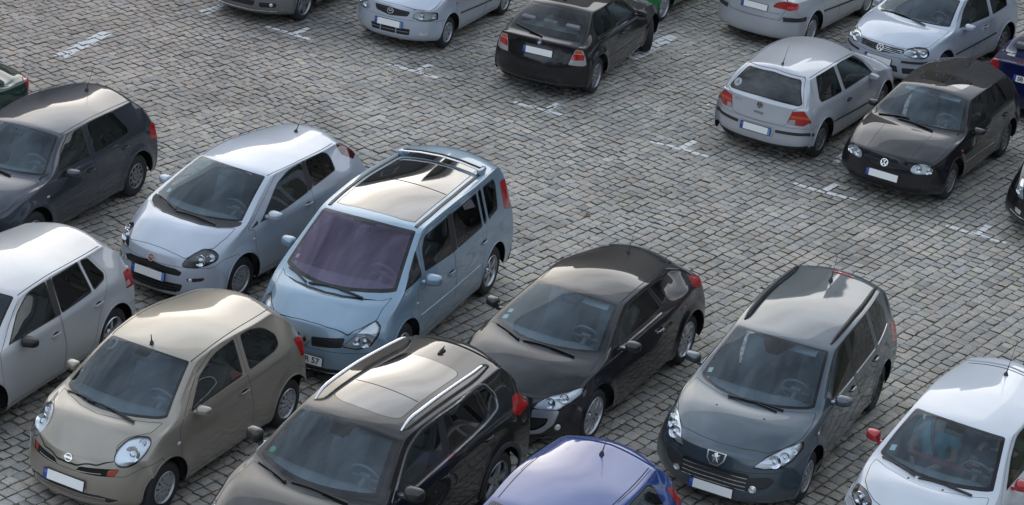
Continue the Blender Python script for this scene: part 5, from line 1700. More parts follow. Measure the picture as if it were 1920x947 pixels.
def car_C():
    c = start('C', GOLF6, 'hatchback_car', 'pale silver five-door hatchback with black mirrors, cut off by the left edge', 'car', P_SILVW)
    bumpers(c, None, [(-1.55, .60), (-2.3, .60), (-2.3, .05), (-1.5, .05)])
    c.windscreen()
    bonnet(c, [(2.11, 0), (2.085, .30), (2.03, .44), (1.80, .66), (1.70, .735), (1.3, .765), (1.02, .755), (1.10, .6), (1.22, .3), (1.27, 0)])
    c.set_doors([[(.985, .945, .02), (1.0, .60), (.95, .28), (-.22, .26), (-.235, .6), (-.165, .975, .01), (-.25, 1.405), (.18, 1.40), (.50, 1.25), (.88, 1.0)],
                 [(-.178, .975, .01), (-.263, 1.405), (-.85, 1.405), (-1.08, 1.37), (-1.26, 1.11), (-1.13, .94), (-.93, .66), (-.86, .45), (-.80, .27), (-.233, .26), (-.248, .6)]])
    c.side_glass([(0, [(.80, .985, .02), (.46, 1.22), (.14, 1.36, .1), (-.17, 1.375), (-.11, .985)], GLASS_S), (1, [(-.215, .99), (-.27, 1.375), (-.84, 1.375), (-.86, 1.02)], GLASS_D), (1, [(-.895, 1.02), (-.885, 1.372), (-1.06, 1.34), (-1.215, 1.115), (-1.17, 1.06)], GLASS_D)])
    c.pillar([(-.09, .985), (-.175, 1.37), (-.27, 1.37), (-.205, .99)], 'dtrim0')
    c.taillight([(-1.72, .74, .985), (-1.60, .79, .99), (-1.57, .845, .80), (-1.72, .83, .79), (-1.95, .6, .80), (-1.93, .55, .95)], (-1, 1.1, .1), panes=[([(-1.66, .80, .88), (-1.58, .83, .88), (-1.57, .84, .82), (-1.68, .83, .82)], CLRL)])
    c.rear_window([(0, 1.37), (.46, 1.32), (.56, 1.15), (.62, 1.06), (0, 1.05)])
    put_bonnet(c); c.emit_doors([(-.05, .80, P_SILVW), (-.94, .845, P_SILVW)])
    c.arch_lips(); c.mirrors(.58, .93, .965, (.13, .21, .14), m=BLACK); c.wheels('twin', 5, .205, mats=ALLOY); c.cabin()
    c.line(TOP, [(.30, .57), (-.6, .59), (-1.40, .54)], .012, True)
    c.strip(SIDE, [(-1.0, 1.0), (.80, .972)], .001, .001, GAP, 'waist_seam') if False else None
    c.finish()

def car_D():
    c = start('D', MICRA, 'hatchback_car', 'beige rounded small hatchback with bulging oval headlights and amber lamps in its grille', 'car', P_BEIGE)
    c.windscreen(frit=.03, dy=.02, dx=.02, sensor=(.12, .08, .12))
    bonnet(c, [(1.905, 0), (1.90, .13), (1.84, .34), (1.74, .50), (1.62, .44), (1.50, .49), (1.40, .57), (1.30, .64), (1.10, .655), (1.20, .52), (1.34, .25), (1.39, 0)])
    c.set_doors([[(.97, .90, .02), (.985, .60), (.92, .28), (-.43, .26), (-.43, .6), (-.33, 1.03, .01), (-.345, 1.475), (.10, 1.455), (.46, 1.31), (.84, 1.01)]])
    c.side_glass([(0, [(.74, .995, .03), (.44, 1.26), (.10, 1.405, .12), (-.285, 1.435), (-.265, 1.04)], GLASS_S), (None, [(-.395, 1.045), (-.41, 1.43), (-.62, 1.415), (-.90, 1.34, .12), (-1.08, 1.20, .08), (-1.06, 1.10), (-.95, 1.065)], GLASS_S)], trim=.012)
    c.headlight([(1.715, .47, .745), (1.64, .455, .83), (1.51, .495, .91), (1.41, .57, .935), (1.34, .66, .915), (1.37, .70, .86), (1.48, .705, .78), (1.60, .675, .705), (1.69, .60, .675), (1.735, .52, .69)], (.75, .45, .75), [((1.585, .60, .79), .088), ((1.44, .635, .88), .040)], r=.06, inner=LAMPIN)
    for sd in (1, -1):
        k = 'gr%d' % sd
        c.cut3([(1.92, .105, .55), (1.90, .165, .632), (1.74, .55, .655), (1.80, .49, .535), (1.92, .125, .525)], (1, .25, .2), k, sd, gap=.006, r=.02)
        c.cut3([(1.80, .455, .64), (1.73, .56, .66), (1.79, .50, .53), (1.83, .455, .54)], (1, .25, .2), k + 'a', sd, only=None)
        # the amber pane only inside the opening
        o = c.sh.emit({k: 0}, 'grille', [GAP], c.root, off=-.012)
        c.sh.emit({k + 'a': 0}, 'indicator', [mat('indicator dark amber', (.30, .040, .008), .2, coat=1.0, bump=.3, nscale=70)], o, off=-.006)
        c.strip(FRONT, [(.13 * sd, .585), (.25 * sd, .592), (.40 * sd, .600)], .012, .008, CHROME, 'slat', parent=o, off=-.004)
        c.strip(FRONT, [(.13 * sd, .56), (.25 * sd, .562), (.40 * sd, .566)], .008, .006, PLASTIC, 'slat', parent=o, off=-.006)
    bumpers(c, [(1.30, .70), (1.55, .66), (1.70, .58), (2.1, .58), (2.1, .05), (1.35, .05)], [(-1.42, .72), (-1.55, .62), (-2.0, .60), (-2.0, .05), (-1.40, .05)])
    g = c.part(FRONT, [(-.58, .30), (-.40, .355), (0, .37), (.40, .355), (.58, .30), (.50, .27), (.25, .285), (-.25, .285), (-.50, .27)], 'lower_grille', PLASTIC, off=-.006)
    slats(c, (.335, .31), -.46, .46, P_BEIGE, .012, .02, parent=g)
    c.plate(FRONT, 0, .445, .18, off=.02)
    emblem(c, FRONT, .01, .69, 'ringbar', .095, off=.004)
    put_bonnet(c); c.emit_doors([(-.24, .85)])
    c.taillight([(-1.62, .68, .80), (-1.60, .70, 1.0), (-1.42, .76, 1.04), (-1.48, .80, .80)], (-1, 1, .1))
    c.rear_window([(0, 1.41), (.42, 1.37), (.52, 1.2), (.58, 1.07), (0, 1.05)])
    side_marks(c, 1.01, .745, mat('clear side lamp pale', (.55, .55, .55), .2), .05, .03)
    c.arch_lips(w=.018); c.mirrors(.68, .875, 1.015, (.12, .17, .12)); c.wheels('spoke', 12, .182, mats=HUBCAP); c.cabin()
    c.line(TOP, [(.44, .525), (.2, .535), (-.2, .53), (-.6, .50), (-1.0, .465), (-1.22, .44)], .012, True)
    c.antenna(.46, .02, .05, 100)
    c.wipers([((1.28, -.12), (1.16, -.56)), ((1.30, .42), (1.27, -.22))])
    c.strip(LEFT, [(.98, .975), (.55, 1.0), (-.3, 1.02), (-.35, 1.03)], .010, .004, P_BEIGE, 'waist_rail', both=True)
    c.finish()

def car_E():
    c = start('E', PUNTO, 'hatchback_car', 'light silver three-door hatchback with swept-back dark headlights, beside the ice-blue people carrier', 'car', P_SILVB)
    c.sh.cut(TOP, rnd(sym([(1.54, 0), (1.51, .30), (1.42, .52), (1.29, .66), (1.20, .71), (1.14, .70), (1.20, .60), (1.30, .40), (1.38, 0)]), .03), 'plastic', cond=lambda p: p.z > .6)
    c.windscreen(frit=.03)
    bonnet(c, [(2.03, 0), (2.025, .25), (2.0, .44), (1.92, .50), (1.78, .565), (1.68, .65), (1.45, .695), (1.27, .695), (1.32, .64), (1.43, .52), (1.52, .30), (1.55, 0)])
    c.set_doors([[(1.0, .90, .02), (.985, .58), (.90, .30), (-.32, .28), (-.36, .6), (-.315, 1.06, .01), (-.33, 1.455), (.25, 1.42), (.74, 1.16), (1.14, .935)]])
    c.side_glass([(0, [(.86, .955, .01), (.66, 1.08), (.31, 1.30), (.02, 1.395, .1), (-.29, 1.415), (-.255, 1.05), (.3, .98)], GLASS_S), (0, [(1.07, .93, .02), (.90, 1.0), (.90, .95)], GLASS_S), (None, [(-.365, 1.075), (-.38, 1.415), (-.80, 1.405), (-.985, 1.34, .1), (-.97, 1.14)], GLASS_D)], trim=.012)
    c.pillar([(-.255, 1.05), (-.29, 1.415), (-.38, 1.415), (-.365, 1.075)], 'dtrim0')
    c.headlight([(2.045, .425, .625), (2.0, .445, .70), (1.92, .49, .76), (1.77, .565, .825), (1.68, .66, .80), (1.66, .73, .745), (1.72, .74, .685), (1.84, .68, .645), (1.96, .56, .605)], (.9, .5, .45), [((1.90, .60, .705), .075), ((1.77, .68, .74), .055)], r=.05, inner=LAMPDK)
    bumpers(c, [(1.36, .70), (1.62, .69), (1.80, .61), (2.3, .615), (2.3, .05), (1.36, .05)], [(-1.5, .70), (-1.7, .62), (-2.2, .62), (-2.2, .05), (-1.48, .05)])
    g = c.part(FRONT, [(-.49, .51), (-.36, .578), (0, .605), (.36, .578), (.44, .545), (.42, .50), (0, .525), (-.42, .475)], 'grille', BLACK, gap=.006, off=-.012)
    for z in (.555, .575): pass
    g = c.part(FRONT, [(-.46, .33), (-.30, .385), (.30, .395), (.47, .385), (.44, .28), (.14, .245), (-.30, .24), (-.44, .26)], 'lower_grille', BLACK, off=-.012, r=.03)
    slats(c, (.35, .31, .275), -.40, .40, PLASTIC, .010, .0, parent=g)
    c.part(FRONT, [(.50, .47), (.68, .485), (.67, .44), (.52, .42)], 'fog_lamp', LAMPDK, off=-.004, both=True)
    for sd in (1, -1): disc_part(c, FRONT, .545 * sd, .448, .026, LAMPIN, 'lamp_bowl')
    c.plate(FRONT, 0, .455, .12, tail=True, off=.02)
    emblem(c, FRONT, .005, .648, 'redround', .10, off=.004)
    put_bonnet(c); c.emit_doors([(-.19, .91)])
    c.taillight([(-1.25, .50, 1.385), (-1.42, .52, 1.35), (-1.56, .60, 1.16), (-1.46, .66, 1.14), (-1.28, .62, 1.26)], (-1, 1.2, .4), m=mat('tail lamp dark red', (.07, .004, .006), .1, coat=1.0))
    c.rear_window([(0, 1.41), (.40, 1.37), (.46, 1.2), (.53, 1.09), (0, 1.07)])
    c.arch_lips(w=.018); c.mirrors(.72, .90, 1.035, (.14, .19, .14), yaw=-.1); c.wheels('spoke', 16, .188, mats=HUBCAP); c.cabin()
    side_marks(c, 1.02, .79, mat('clear side lamp pale', (.55, .55, .55), .2), .05, .02)
    c.antenna(-1.06, -.04, .40, 52); c.line(TOP, [(.40, .525), (-.1, .56), (-.7, .535), (-1.2, .475)], .012, True)
    c.wipers([((1.42, -.16), (1.20, -.60)), ((1.40, .46), (1.44, -.14))])
    sticker(c, 1.10, -.53, .06, .06, STICK)
    c.strip(TOP, [(1.39, -.52), (1.51, -.3), (1.535, 0), (1.51, .3), (1.40, .52)], .016, .006, BLACK, 'cowl_seal')
    c.finish()

def car_F():
    c = start('F', ESPACE, 'people_carrier', 'ice-blue people carrier with a long dark glass roof, violet windscreen and plate ending 57', 'people carrier', P_ICE)
    c.windscreen(frit=.045, gl=GLASS_P, dy=.035, sensor=(.20, .10, .09))
    c.part(TOP, rnd(sym([(1.875, 0), (1.85, .22), (1.78, .45), (1.68, .62), (1.655, .60), (1.74, .44), (1.81, .22), (1.835, 0)]), .015), 'air_slot', BLACK, off=-.004, r=.0)
    bonnet(c, [(2.245, 0), (2.235, .25), (2.18, .50), (2.04, .615), (1.86, .72), (1.70, .725), (1.50, .75), (1.62, .66), (1.76, .45), (1.86, .20), (1.89, 0)])
    c.set_doors([[(1.05, 1.0, .02), (1.06, .62), (1.0, .34), (-.06, .32), (-.10, .6), (-.045, 1.09, .01), (-.10, 1.60), (.50, 1.59), (.80, 1.50), (.86, 1.16)],
                 [(-.058, 1.09, .01), (-.113, 1.60), (-1.15, 1.60), (-1.12, 1.10), (-1.08, .86), (-.98, .62), (-.93, .34), (-.073, .32), (-.113, .6)]])
    c.side_glass([(0, [(.79, 1.14, .03), (.755, 1.40), (.62, 1.53), (-.06, 1.565), (-.005, 1.105)], GLASS_S), (1, [(-.16, 1.11), (-.20, 1.565), (-1.0, 1.565), (-.99, 1.12)], GLASS_D), (None, [(-1.04, 1.125), (-1.05, 1.565), (-1.17, 1.565), (-1.15, 1.125)], GLASS_D), (None, [(-1.22, 1.13), (-1.235, 1.56), (-1.66, 1.535), (-1.70, 1.45), (-1.60, 1.15)], GLASS_D), (None, [(1.50, 1.075, .03), (1.22, 1.27), (.90, 1.45, .03), (.885, 1.16), (.92, 1.12)], GLASS_S)], trim=.015)
    c.pillar([(0, 1.10), (-.05, 1.57), (-.20, 1.57), (-.155, 1.11)], 'dtrim0')
    c.headlight([(2.24, .46, .595), (2.16, .535, .69), (2.05, .62, .80), (1.86, .72, .865), (1.86, .78, .80), (1.94, .795, .715), (2.03, .745, .60), (2.15, .62, .565)], (1, .6, .4), [((2.08, .68, .65), .075), ((2.12, .58, .66), .055)], r=.02, inner=LAMPIN, depth=.03)
    c.part(FRONT, [(.08, .655), (.47, .695), (.455, .585), (.10, .55)], 'grille', PLASTIC, gap=.005, off=-.008, both=True)
    for sd in (1, -1): slats(c, (.655, .625, .595), .10 * sd, .44 * sd, BLACK, .012)
    emblem(c, FRONT, 0, .605, 'diamond', .17, off=.008)
    bumpers(c, [(1.62, .62), (1.9, .56), (2.05, .52), (2.6, .52), (2.6, .05), (1.62, .05)])
    c.plate(FRONT, 0, .37, .08, euro=True, text=[('SB', -.135, .105), ('R 57', .125, .105)], off=.014)
    g = c.part(FRONT, [(-.62, .285), (.62, .285), (.55, .225), (-.55, .225)], 'lower_grille', BLACK, off=-.008)
    c.strip(FRONT, [(-.62, .215), (-.3, .20), (0, .20), (.3, .20), (.62, .215)], .02, .010, P_ICE, 'bumper_lip')
    rg = c.part(TOP, [(.60, 0), (.575, .40), (.53, .535), (-.4, .545), (-1.30, .505), (-1.34, .3), (-1.36, 0), (-1.34, -.3), (-1.30, -.505), (-.4, -.545), (.53, -.535), (.575, -.40)], 'glass_roof', ROOFGL, gap=.010, r=.02)
    c.strip(TOP, [(-.45, -.53), (-.45, 0), (-.45, .53)], .014, .003, GAP, 'roof_joint', parent=rg)
    c.part(TOP, [(-1.40, -.50), (-1.40, .50), (-1.62, .49), (-1.62, -.49)], 'rear_roof_glass', ROOFGL, gap=.008, r=.02)
    for sd in (1, -1): c.strip(TOP, [(.62, .60 * sd), (.2, .615 * sd), (-.5, .615 * sd), (-1.45, .575 * sd)], .045, .012, BLACK, 'roof_channel')
    # the cross bar of the roof rack, folded at the back
    for sd in (1, -1):
        M = c.at_surface(TOP, -1.50, .575 * sd); p = M.translation; bm = bmesh.new()
        add_box(bm, p + Vector((0, 0, .035)), (.20, .07, .08), bevel=.025); bm_obj('rack_foot', bm, P_ICE, c.root, sharp=50)
    pts = [c.sh.hit(TOP, -1.50 + .02 * abs(y), y)[0] + Vector((0, 0, .065)) for y in (-.56, -.3, 0, .3, .56)]
    bm = bmesh.new(); add_tube(bm, pts, .020, 8); bm_obj('rack_bar', bm, BLACK, c.root, sharp=50)
    bm = bmesh.new(); add_tube(bm, [p + Vector((.045, 0, -.004)) for p in pts], .013, 8); bm_obj('rack_trim', bm, CHROME, c.root, sharp=50)
    put_bonnet(c); c.emit_doors([(.06, .87), (-1.0, .90)])
    c.taillight([(-2.02, .73, 1.42), (-1.90, .755, 1.42), (-1.83, .83, 1.08), (-1.95, .82, 1.02), (-2.1, .72, 1.05)], (-1, 1, .1), r=.03)
    c.rear_window([(0, 1.62), (.52, 1.57), (.60, 1.3), (.66, 1.14), (0, 1.13)])
    c.strip(LEFT, [(.98, .62), (.2, .60), (-.9, .60)], .05, .006, P_ICE, 'side_moulding', both=True)
    c.arch_lips(w=.018); c.mirrors(.90, 1.01, 1.10, (.15, .22, .17)); c.wheels('twin', 5, .215, mats=ALLOY); c.cabin(sx=.15, dash=1.42)
    side_marks(c, 1.08, .84, mat('clear side lamp pale', (.55, .55, .55), .2), .05, .02)
    c.wipers([((1.76, -.30), (1.52, -.66)), ((1.74, .46), (1.78, -.22)), ((1.77, -.26), (1.75, .30))])
    sticker(c, 1.36, -.64, .05, .06, STICK); sticker(c, 1.45, -.62, .05, .05, STICKG)
    c.finish()

def car_G():
    c = start('G', TIGUAN, 'off_road_car', 'black off-road car with bright roof rails and a closed panoramic roof, at the lower edge', 'off-road car', P_BLKB)
    c.windscreen(frit=.05, sensor=(.16, .09, .20))
    bonnet(c, [(2.13, 0), (2.10, .35), (2.02, .55), (1.90, .70), (1.6, .76), (1.15, .73), (1.22, .55), (1.36, .25), (1.40, 0)])
    c.set_doors([[(1.08, 1.05, .02), (1.10, .70), (1.04, .36), (-.10, .34), (-.16, .7), (-.13, 1.15, .01), (-.205, 1.585), (.17, 1.565), (.50, 1.45), (.92, 1.16)],
                 [(-.143, 1.15, .01), (-.218, 1.585), (-1.0, 1.59), (-1.06, 1.57), (-1.12, 1.22), (-1.10, 1.0), (-.98, .78), (-.86, .5), (-.80, .35), (-.113, .34), (-.173, .7)]])
    c.side_glass([(0, [(.86, 1.115, .02), (.43, 1.425), (.16, 1.52, .1), (-.165, 1.548), (-.10, 1.16)], GLASS_S), (1, [(-.20, 1.17), (-.25, 1.55), (-.94, 1.552), (-1.02, 1.23)], GLASS_D), (None, [(-1.085, 1.24), (-1.01, 1.55), (-1.18, 1.53), (-1.30, 1.37), (-1.285, 1.28)], GLASS_D)], trim=.02)
    c.pillar([(-.10, 1.16), (-.165, 1.55), (-.25, 1.55), (-.20, 1.17)], 'dtrim0')
    c.headlight([(2.05, .50, .74), (1.98, .55, .86), (1.78, .72, .93), (1.74, .80, .85), (1.90, .76, .72)], (1, .6, .25), [((1.95, .64, .80), .075)], r=.03)
    bumpers(c, [(1.5, .72), (1.8, .70), (2.3, .68), (2.3, .05), (1.5, .05)], [(-1.65, .74), (-1.9, .70), (-2.5, .70), (-2.5, .05), (-1.65, .05)])
    put_bonnet(c); c.emit_doors([(-.02, .985), (-.96, 1.04)])
    # bright frame round all the side windows
    for fr in (LEFT, RIGHT):
        bm = bmesh.new(); P = rnd([(.95, 1.09, .03), (.44, 1.445, .1), (.16, 1.538, .1), (-.2, 1.566), (-1.0, 1.57, .1), (-1.18, 1.548, .08), (-1.33, 1.37, .08), (-1.30, 1.245, .05), (-1.05, 1.21), (-.1, 1.135), (.5, 1.09)], .05)
        ribbon(bm, surf_path(c.sh, fr, P, .06, closed=True), .022, .008, .001, True); bm_obj('window_frame', bm, CHROME, c.root, sharp=60)
    pr = c.part(TOP, [(.30, 0), (.285, .25), (.20, .415), (-1.02, .385), (-1.10, .33), (-1.12, 0), (-1.10, -.33), (-1.02, -.385), (.20, -.415), (.285, -.25)], 'panoramic_roof', ROOFGL, gap=.006, r=.07)
    c.strip(TOP, [(-.20, -.39), (-.20, 0), (-.20, .39)], .010, .002, GAP, 'roof_joint', parent=pr)
    c.rails([(.36, .535), (.0, .545), (-.5, .545), (-1.1, .53), (-1.50, .50)], .022, CHROME, lift=.075)
    c.antenna(-1.36, -.02, .1, fin=True)
    c.part(TOP, [(-1.63, -.56), (-1.645, 0), (-1.63, .56), (-1.72, .55), (-1.76, 0), (-1.72, -.55)], 'roof_spoiler', P_BLKB, gap=.006, off=.012, r=.03, thick=.02)
    c.taillight([(-1.66, .75, 1.235), (-1.80, .74, 1.22), (-1.90, .72, 1.02), (-1.72, .83, .99), (-1.56, .835, 1.08)], (-1, 1.1, .1), r=.04)
    c.rear_window([(0, 1.57), (.48, 1.52), (.56, 1.3), (.62, 1.16), (0, 1.15)])
    c.arch_lips(w=.06, t=.014, m=PLASTIC, grow=.02); c.mirrors(.80, .99, 1.17, (.15, .22, .18), m=P_BLKB); c.wheels('five', 5, .245, .225, mats=ALLOYD); c.cabin()
    c.strip(LEFT, [(.9, .42), (-.8, .44)], .06, .012, PLASTIC, 'sill_moulding', both=True)
    c.wipers([((1.34, -.20), (1.16, -.66)), ((1.28, .52), (1.32, -.14))])
    M = c.at_surface(TOP, .52, 0, -.03); 
    bm = bmesh.new(); add_box(bm, M.translation + Vector((.06, 0, -.055)), (.13, .16, .03), Matrix.Rotation(R(28), 3, 'Y'), bevel=.012); bm_obj('sensor_housing', bm, BLACK, c.root, sharp=50)
    sk = disc_part(c, TOP, .99, -.625, .040, STICKG, 'sticker', off=-.012)
    # red lamps reflected in the windows come from the beige seat belt buckles: small red cushions on the rear seat
    c.finish()

def car_H():
    c = start('H', MEGANE, 'coupe_car', 'black coupe with an arched roof and a silver-framed air intake beside its front wheel', 'coupe', P_BLKM)
    c.windscreen(frit=.035)
    bonnet(c, [(2.13, 0), (2.12, .15), (2.02, .47), (1.90, .57), (1.66, .765), (1.4, .77), (1.06, .745), (1.18, .55), (1.33, .25), (1.37, 0)])
    c.set_doors([[(.99, .96, .02), (1.04, .60), (.98, .30), (-.38, .29), (-.56, .62), (-.50, .99, .01), (-.62, 1.10), (-.50, 1.36), (.10, 1.345), (.45, 1.20), (.88, 1.0)]])
    c.side_glass([(0, [(.72, .985, .02), (.42, 1.18), (.10, 1.30, .1), (-.40, 1.315), (-.50, 1.05)], GLASS_S), (None, [(-.565, 1.07), (-.46, 1.31), (-.80, 1.27), (-1.0, 1.225, .05), (-.74, 1.10)], GLASS_D)], trim=.018)
    c.headlight([(2.115, .44, .615), (2.08, .48, .68), (1.94, .56, .755), (1.75, .70, .785), (1.56, .815, .79), (1.62, .825, .735), (1.80, .77, .665), (1.95, .67, .585), (2.06, .54, .585)], (1, .75, .4), [((1.99, .58, .67), .065), ((1.87, .70, .725), .055)], r=.015, inner=LAMPIN)
    bumpers(c, [(1.56, .70), (1.72, .66), (1.86, .60), (2.5, .56), (2.5, .05), (1.56, .05)], [(-1.6, .74), (-1.85, .70), (-2.4, .68), (-2.4, .05), (-1.6, .05)])
    # silver horseshoe round the outer intake
    for sd in (1, -1):
        k = 'hs%d' % sd
        c.cut3([(2.12, .43, .60), (1.94, .69, .59), (1.99, .66, .43), (2.06, .55, .31), (2.17, .33, .26), (2.18, .30, .30), (2.15, .42, .35)], (1, .55, .0), k, sd, gap=.004, r=.03)
        c.cut3([(2.15, .37, .505), (2.03, .605, .505), (2.05, .585, .42), (2.11, .49, .345), (2.17, .34, .315)], (1, .55, .0), k + 'i', sd, r=.03)
        o = c.sh.emit({k: 0}, 'intake_surround', [mat('satin silver', (.38, .39, .41), .28, .7)], c.root, off=.006)
        c.sh.emit({k + 'i': 0}, 'intake', [BLACK], o, off=-.02)
    c.part(FRONT, [(-.30, .55), (.30, .55), (.34, .34), (-.34, .34)], 'grille', BLACK, off=-.008)
    c.part(FRONT, [(-.62, .285), (.62, .285), (.52, .225), (-.52, .225)], 'lower_grille', BLACK, off=-.006)
    disc_part(c, FRONT, .70, .385, .038, LAMPIN, 'fog_lamp'); disc_part(c, FRONT, -.70, .385, .038, LAMPIN, 'fog_lamp')
    emblem(c, FRONT, 0, .70, 'diamond', .16, off=.008); c.plate(FRONT, 0, .44, .1)
    put_bonnet(c); c.emit_doors([(-.33, .835, CHROME)])
    c.strip(LEFT, [(.74, .965), (.2, .985), (-.45, 1.015)], .018, .006, CHROME, 'waist_trim', both=True)
    c.taillight([(-1.56, .66, 1.085), (-1.76, .67, 1.03), (-1.98, .60, .93), (-1.78, .76, .90), (-1.60, .80, .94), (-1.43, .80, 1.015)], (-1, 1, .3), r=.04)
    c.rear_window([(0, 1.275), (.38, 1.245), (.47, 1.15), (.54, 1.08), (0, 1.085)], fr=REAR)
    c.part(TOP, [(-1.36, -.42), (-1.42, 0), (-1.36, .42), (-1.50, .44), (-1.56, 0), (-1.50, -.44)], 'roof_spoiler', P_BLKM, gap=.006, off=.014, r=.03, thick=.02)
    c.arch_lips(w=.02); c.mirrors(.68, .965, 1.015, (.15, .19, .15)); c.wheels('fan', 9, .235, .215, mats=ALLOY); c.cabin(visors=(1,))
    c.antenna(-1.12, -.02, .36, 62)
    c.wipers([((1.34, -.22), (1.12, -.64)), ((1.28, .50), (1.34, -.16))])
    sticker(c, .88, -.60, .06, .06, STICK); sticker(c, .98, -.61, .07, .07, STICK)
    c.line(TOP, [(.24, .545), (-.3, .545), (-.8, .515), (-1.2, .47)], .012, True)
    c.finish()

def car_I():
    c = start('I', SW307, 'estate_car', 'slate grey estate car with black roof rails and a shield emblem above its grille', 'estate car', P_GREY)
    c.windscreen(frit=.035, dx=.02, sensor=(.24, .07, .26))
    bonnet(c, [(2.135, 0), (2.10, .25), (1.995, .52), (1.80, .665), (1.57, .765), (1.3, .78), (1.08, .745), (1.18, .62), (1.34, .35), (1.43, 0)])
    c.set_doors([[(1.04, .97, .02), (1.12, .64), (1.04, .30), (-.40, .28), (-.48, .5), (-.20, .80), (-.06, 1.02, .01), (-.13, 1.475), (.18, 1.45), (.50, 1.26), (.90, 1.03)],
                 [(-.073, 1.02, .01), (-.143, 1.475), (-.96, 1.485), (-.97, 1.06), (-.94, .9), (-.90, .64), (-.86, .45), (-.80, .29), (-.413, .28), (-.493, .5), (-.213, .80)]])
    c.side_glass([(0, [(.74, 1.01, .02), (.46, 1.22), (.14, 1.405, .1), (-.085, 1.435), (-.03, 1.015)], GLASS_S), (1, [(-.15, 1.025), (-.20, 1.445), (-.90, 1.455), (-.905, 1.05)], GLASS_D), (None, [(-1.015, 1.06), (-1.015, 1.46), (-1.42, 1.44, .06), (-1.62, 1.25), (-1.60, 1.10)], GLASS_D)], trim=.016)
    c.pillar([(-.03, 1.02), (-.085, 1.44), (-.20, 1.445), (-.15, 1.025)], 'dtrim0')
    c.headlight([(2.175, .42, .655), (2.13, .47, .71), (2.04, .52, .765), (1.79, .67, .83), (1.57, .785, .84), (1.61, .81, .785), (1.82, .765, .70), (2.0, .67, .645), (2.11, .55, .64)], (1, .7, .45), [((2.02, .61, .715), .075), ((1.90, .69, .75), .060), ((1.76, .755, .79), .042)], r=.02, inner=LAMPIN)
    bumpers(c, [(1.52, .70), (1.66, .665), (1.86, .605), (2.6, .585), (2.6, .05), (1.52, .05)], [(-1.55, .66), (-1.8, .62), (-2.5, .62), (-2.5, .05), (-1.55, .05)])
    lo = c.part(FRONT, [(-.66, .50), (-.60, .555), (-.40, .53), (.40, .53), (.60, .555), (.66, .50), (.60, .415), (.44, .375), (-.44, .375), (-.60, .415)], 'lower_grille', PLASTIC, off=-.004, r=.03)
    g = c.part(FRONT, [(-.38, .575), (.38, .575), (.44, .48), (.30, .36), (-.30, .36), (-.44, .48)], 'grille', BLACK, off=-.010, r=.03)
    slats(c, (.535, .485, .435, .39), -.38, .38, CHROME, .012, .015, parent=g)
    emblem(c, FRONT, 0, .685, 'shield', .23, off=.014, tilt=.45)
    fog_ring(c, .455, .40, .046)
    c.plate(FRONT, 0, .315, .05, off=.022)
    put_bonnet(c); c.emit_doors([(.02, .88), (-.90, .905)])
    for k, (a, b) in enumerate((((.72, .985), (-.05, 1.0)), ((-.16, 1.005), (-.90, 1.03)), ((-1.02, 1.035), (-1.60, 1.075)))):
        c.strip(LEFT, [a, b], .014, .005, CHROME, 'waist_trim', both=True)
    c.taillight([(-1.92, .74, 1.0), (-1.80, .80, 1.02), (-1.70, .845, .80), (-1.88, .83, .74), (-2.05, .7, .75)], (-1, 1, .1))
    c.rear_window([(0, 1.46), (.46, 1.41), (.55, 1.2), (.61, 1.06), (0, 1.05)])
    br = c.strip(TOP, [(-1.74, -.09), (-1.75, .05), (-1.73, .20)], .03, .012, REDL, 'brake_light')
    c.arch_lips(w=.018); c.mirrors(.72, .945, 1.03, (.15, .21, .14)); c.wheels('cap', 8, .19, mats=HUBCAP, rear=PLASTIC); c.cabin(visors=(1,))
    c.rails([(.16, .545), (-.4, .56), (-1.0, .555), (-1.70, .515)], .022, BLACK, lift=.035)
    c.antenna(-1.42, 0, .34, 70); dots(c, [(1.585, .29)]); side_marks(c, 1.20, .80, mat('clear side lamp pale', (.55, .55, .55), .2), .045, .03)
    c.wipers([((1.36, .02), (1.30, .42)), ((1.36, -.24), (1.36, .36))])
    sticker(c, .98, -.62, .06, .07, PAPER); sticker(c, 1.09, -.62, .05, .04, STICK)
    c.finish()

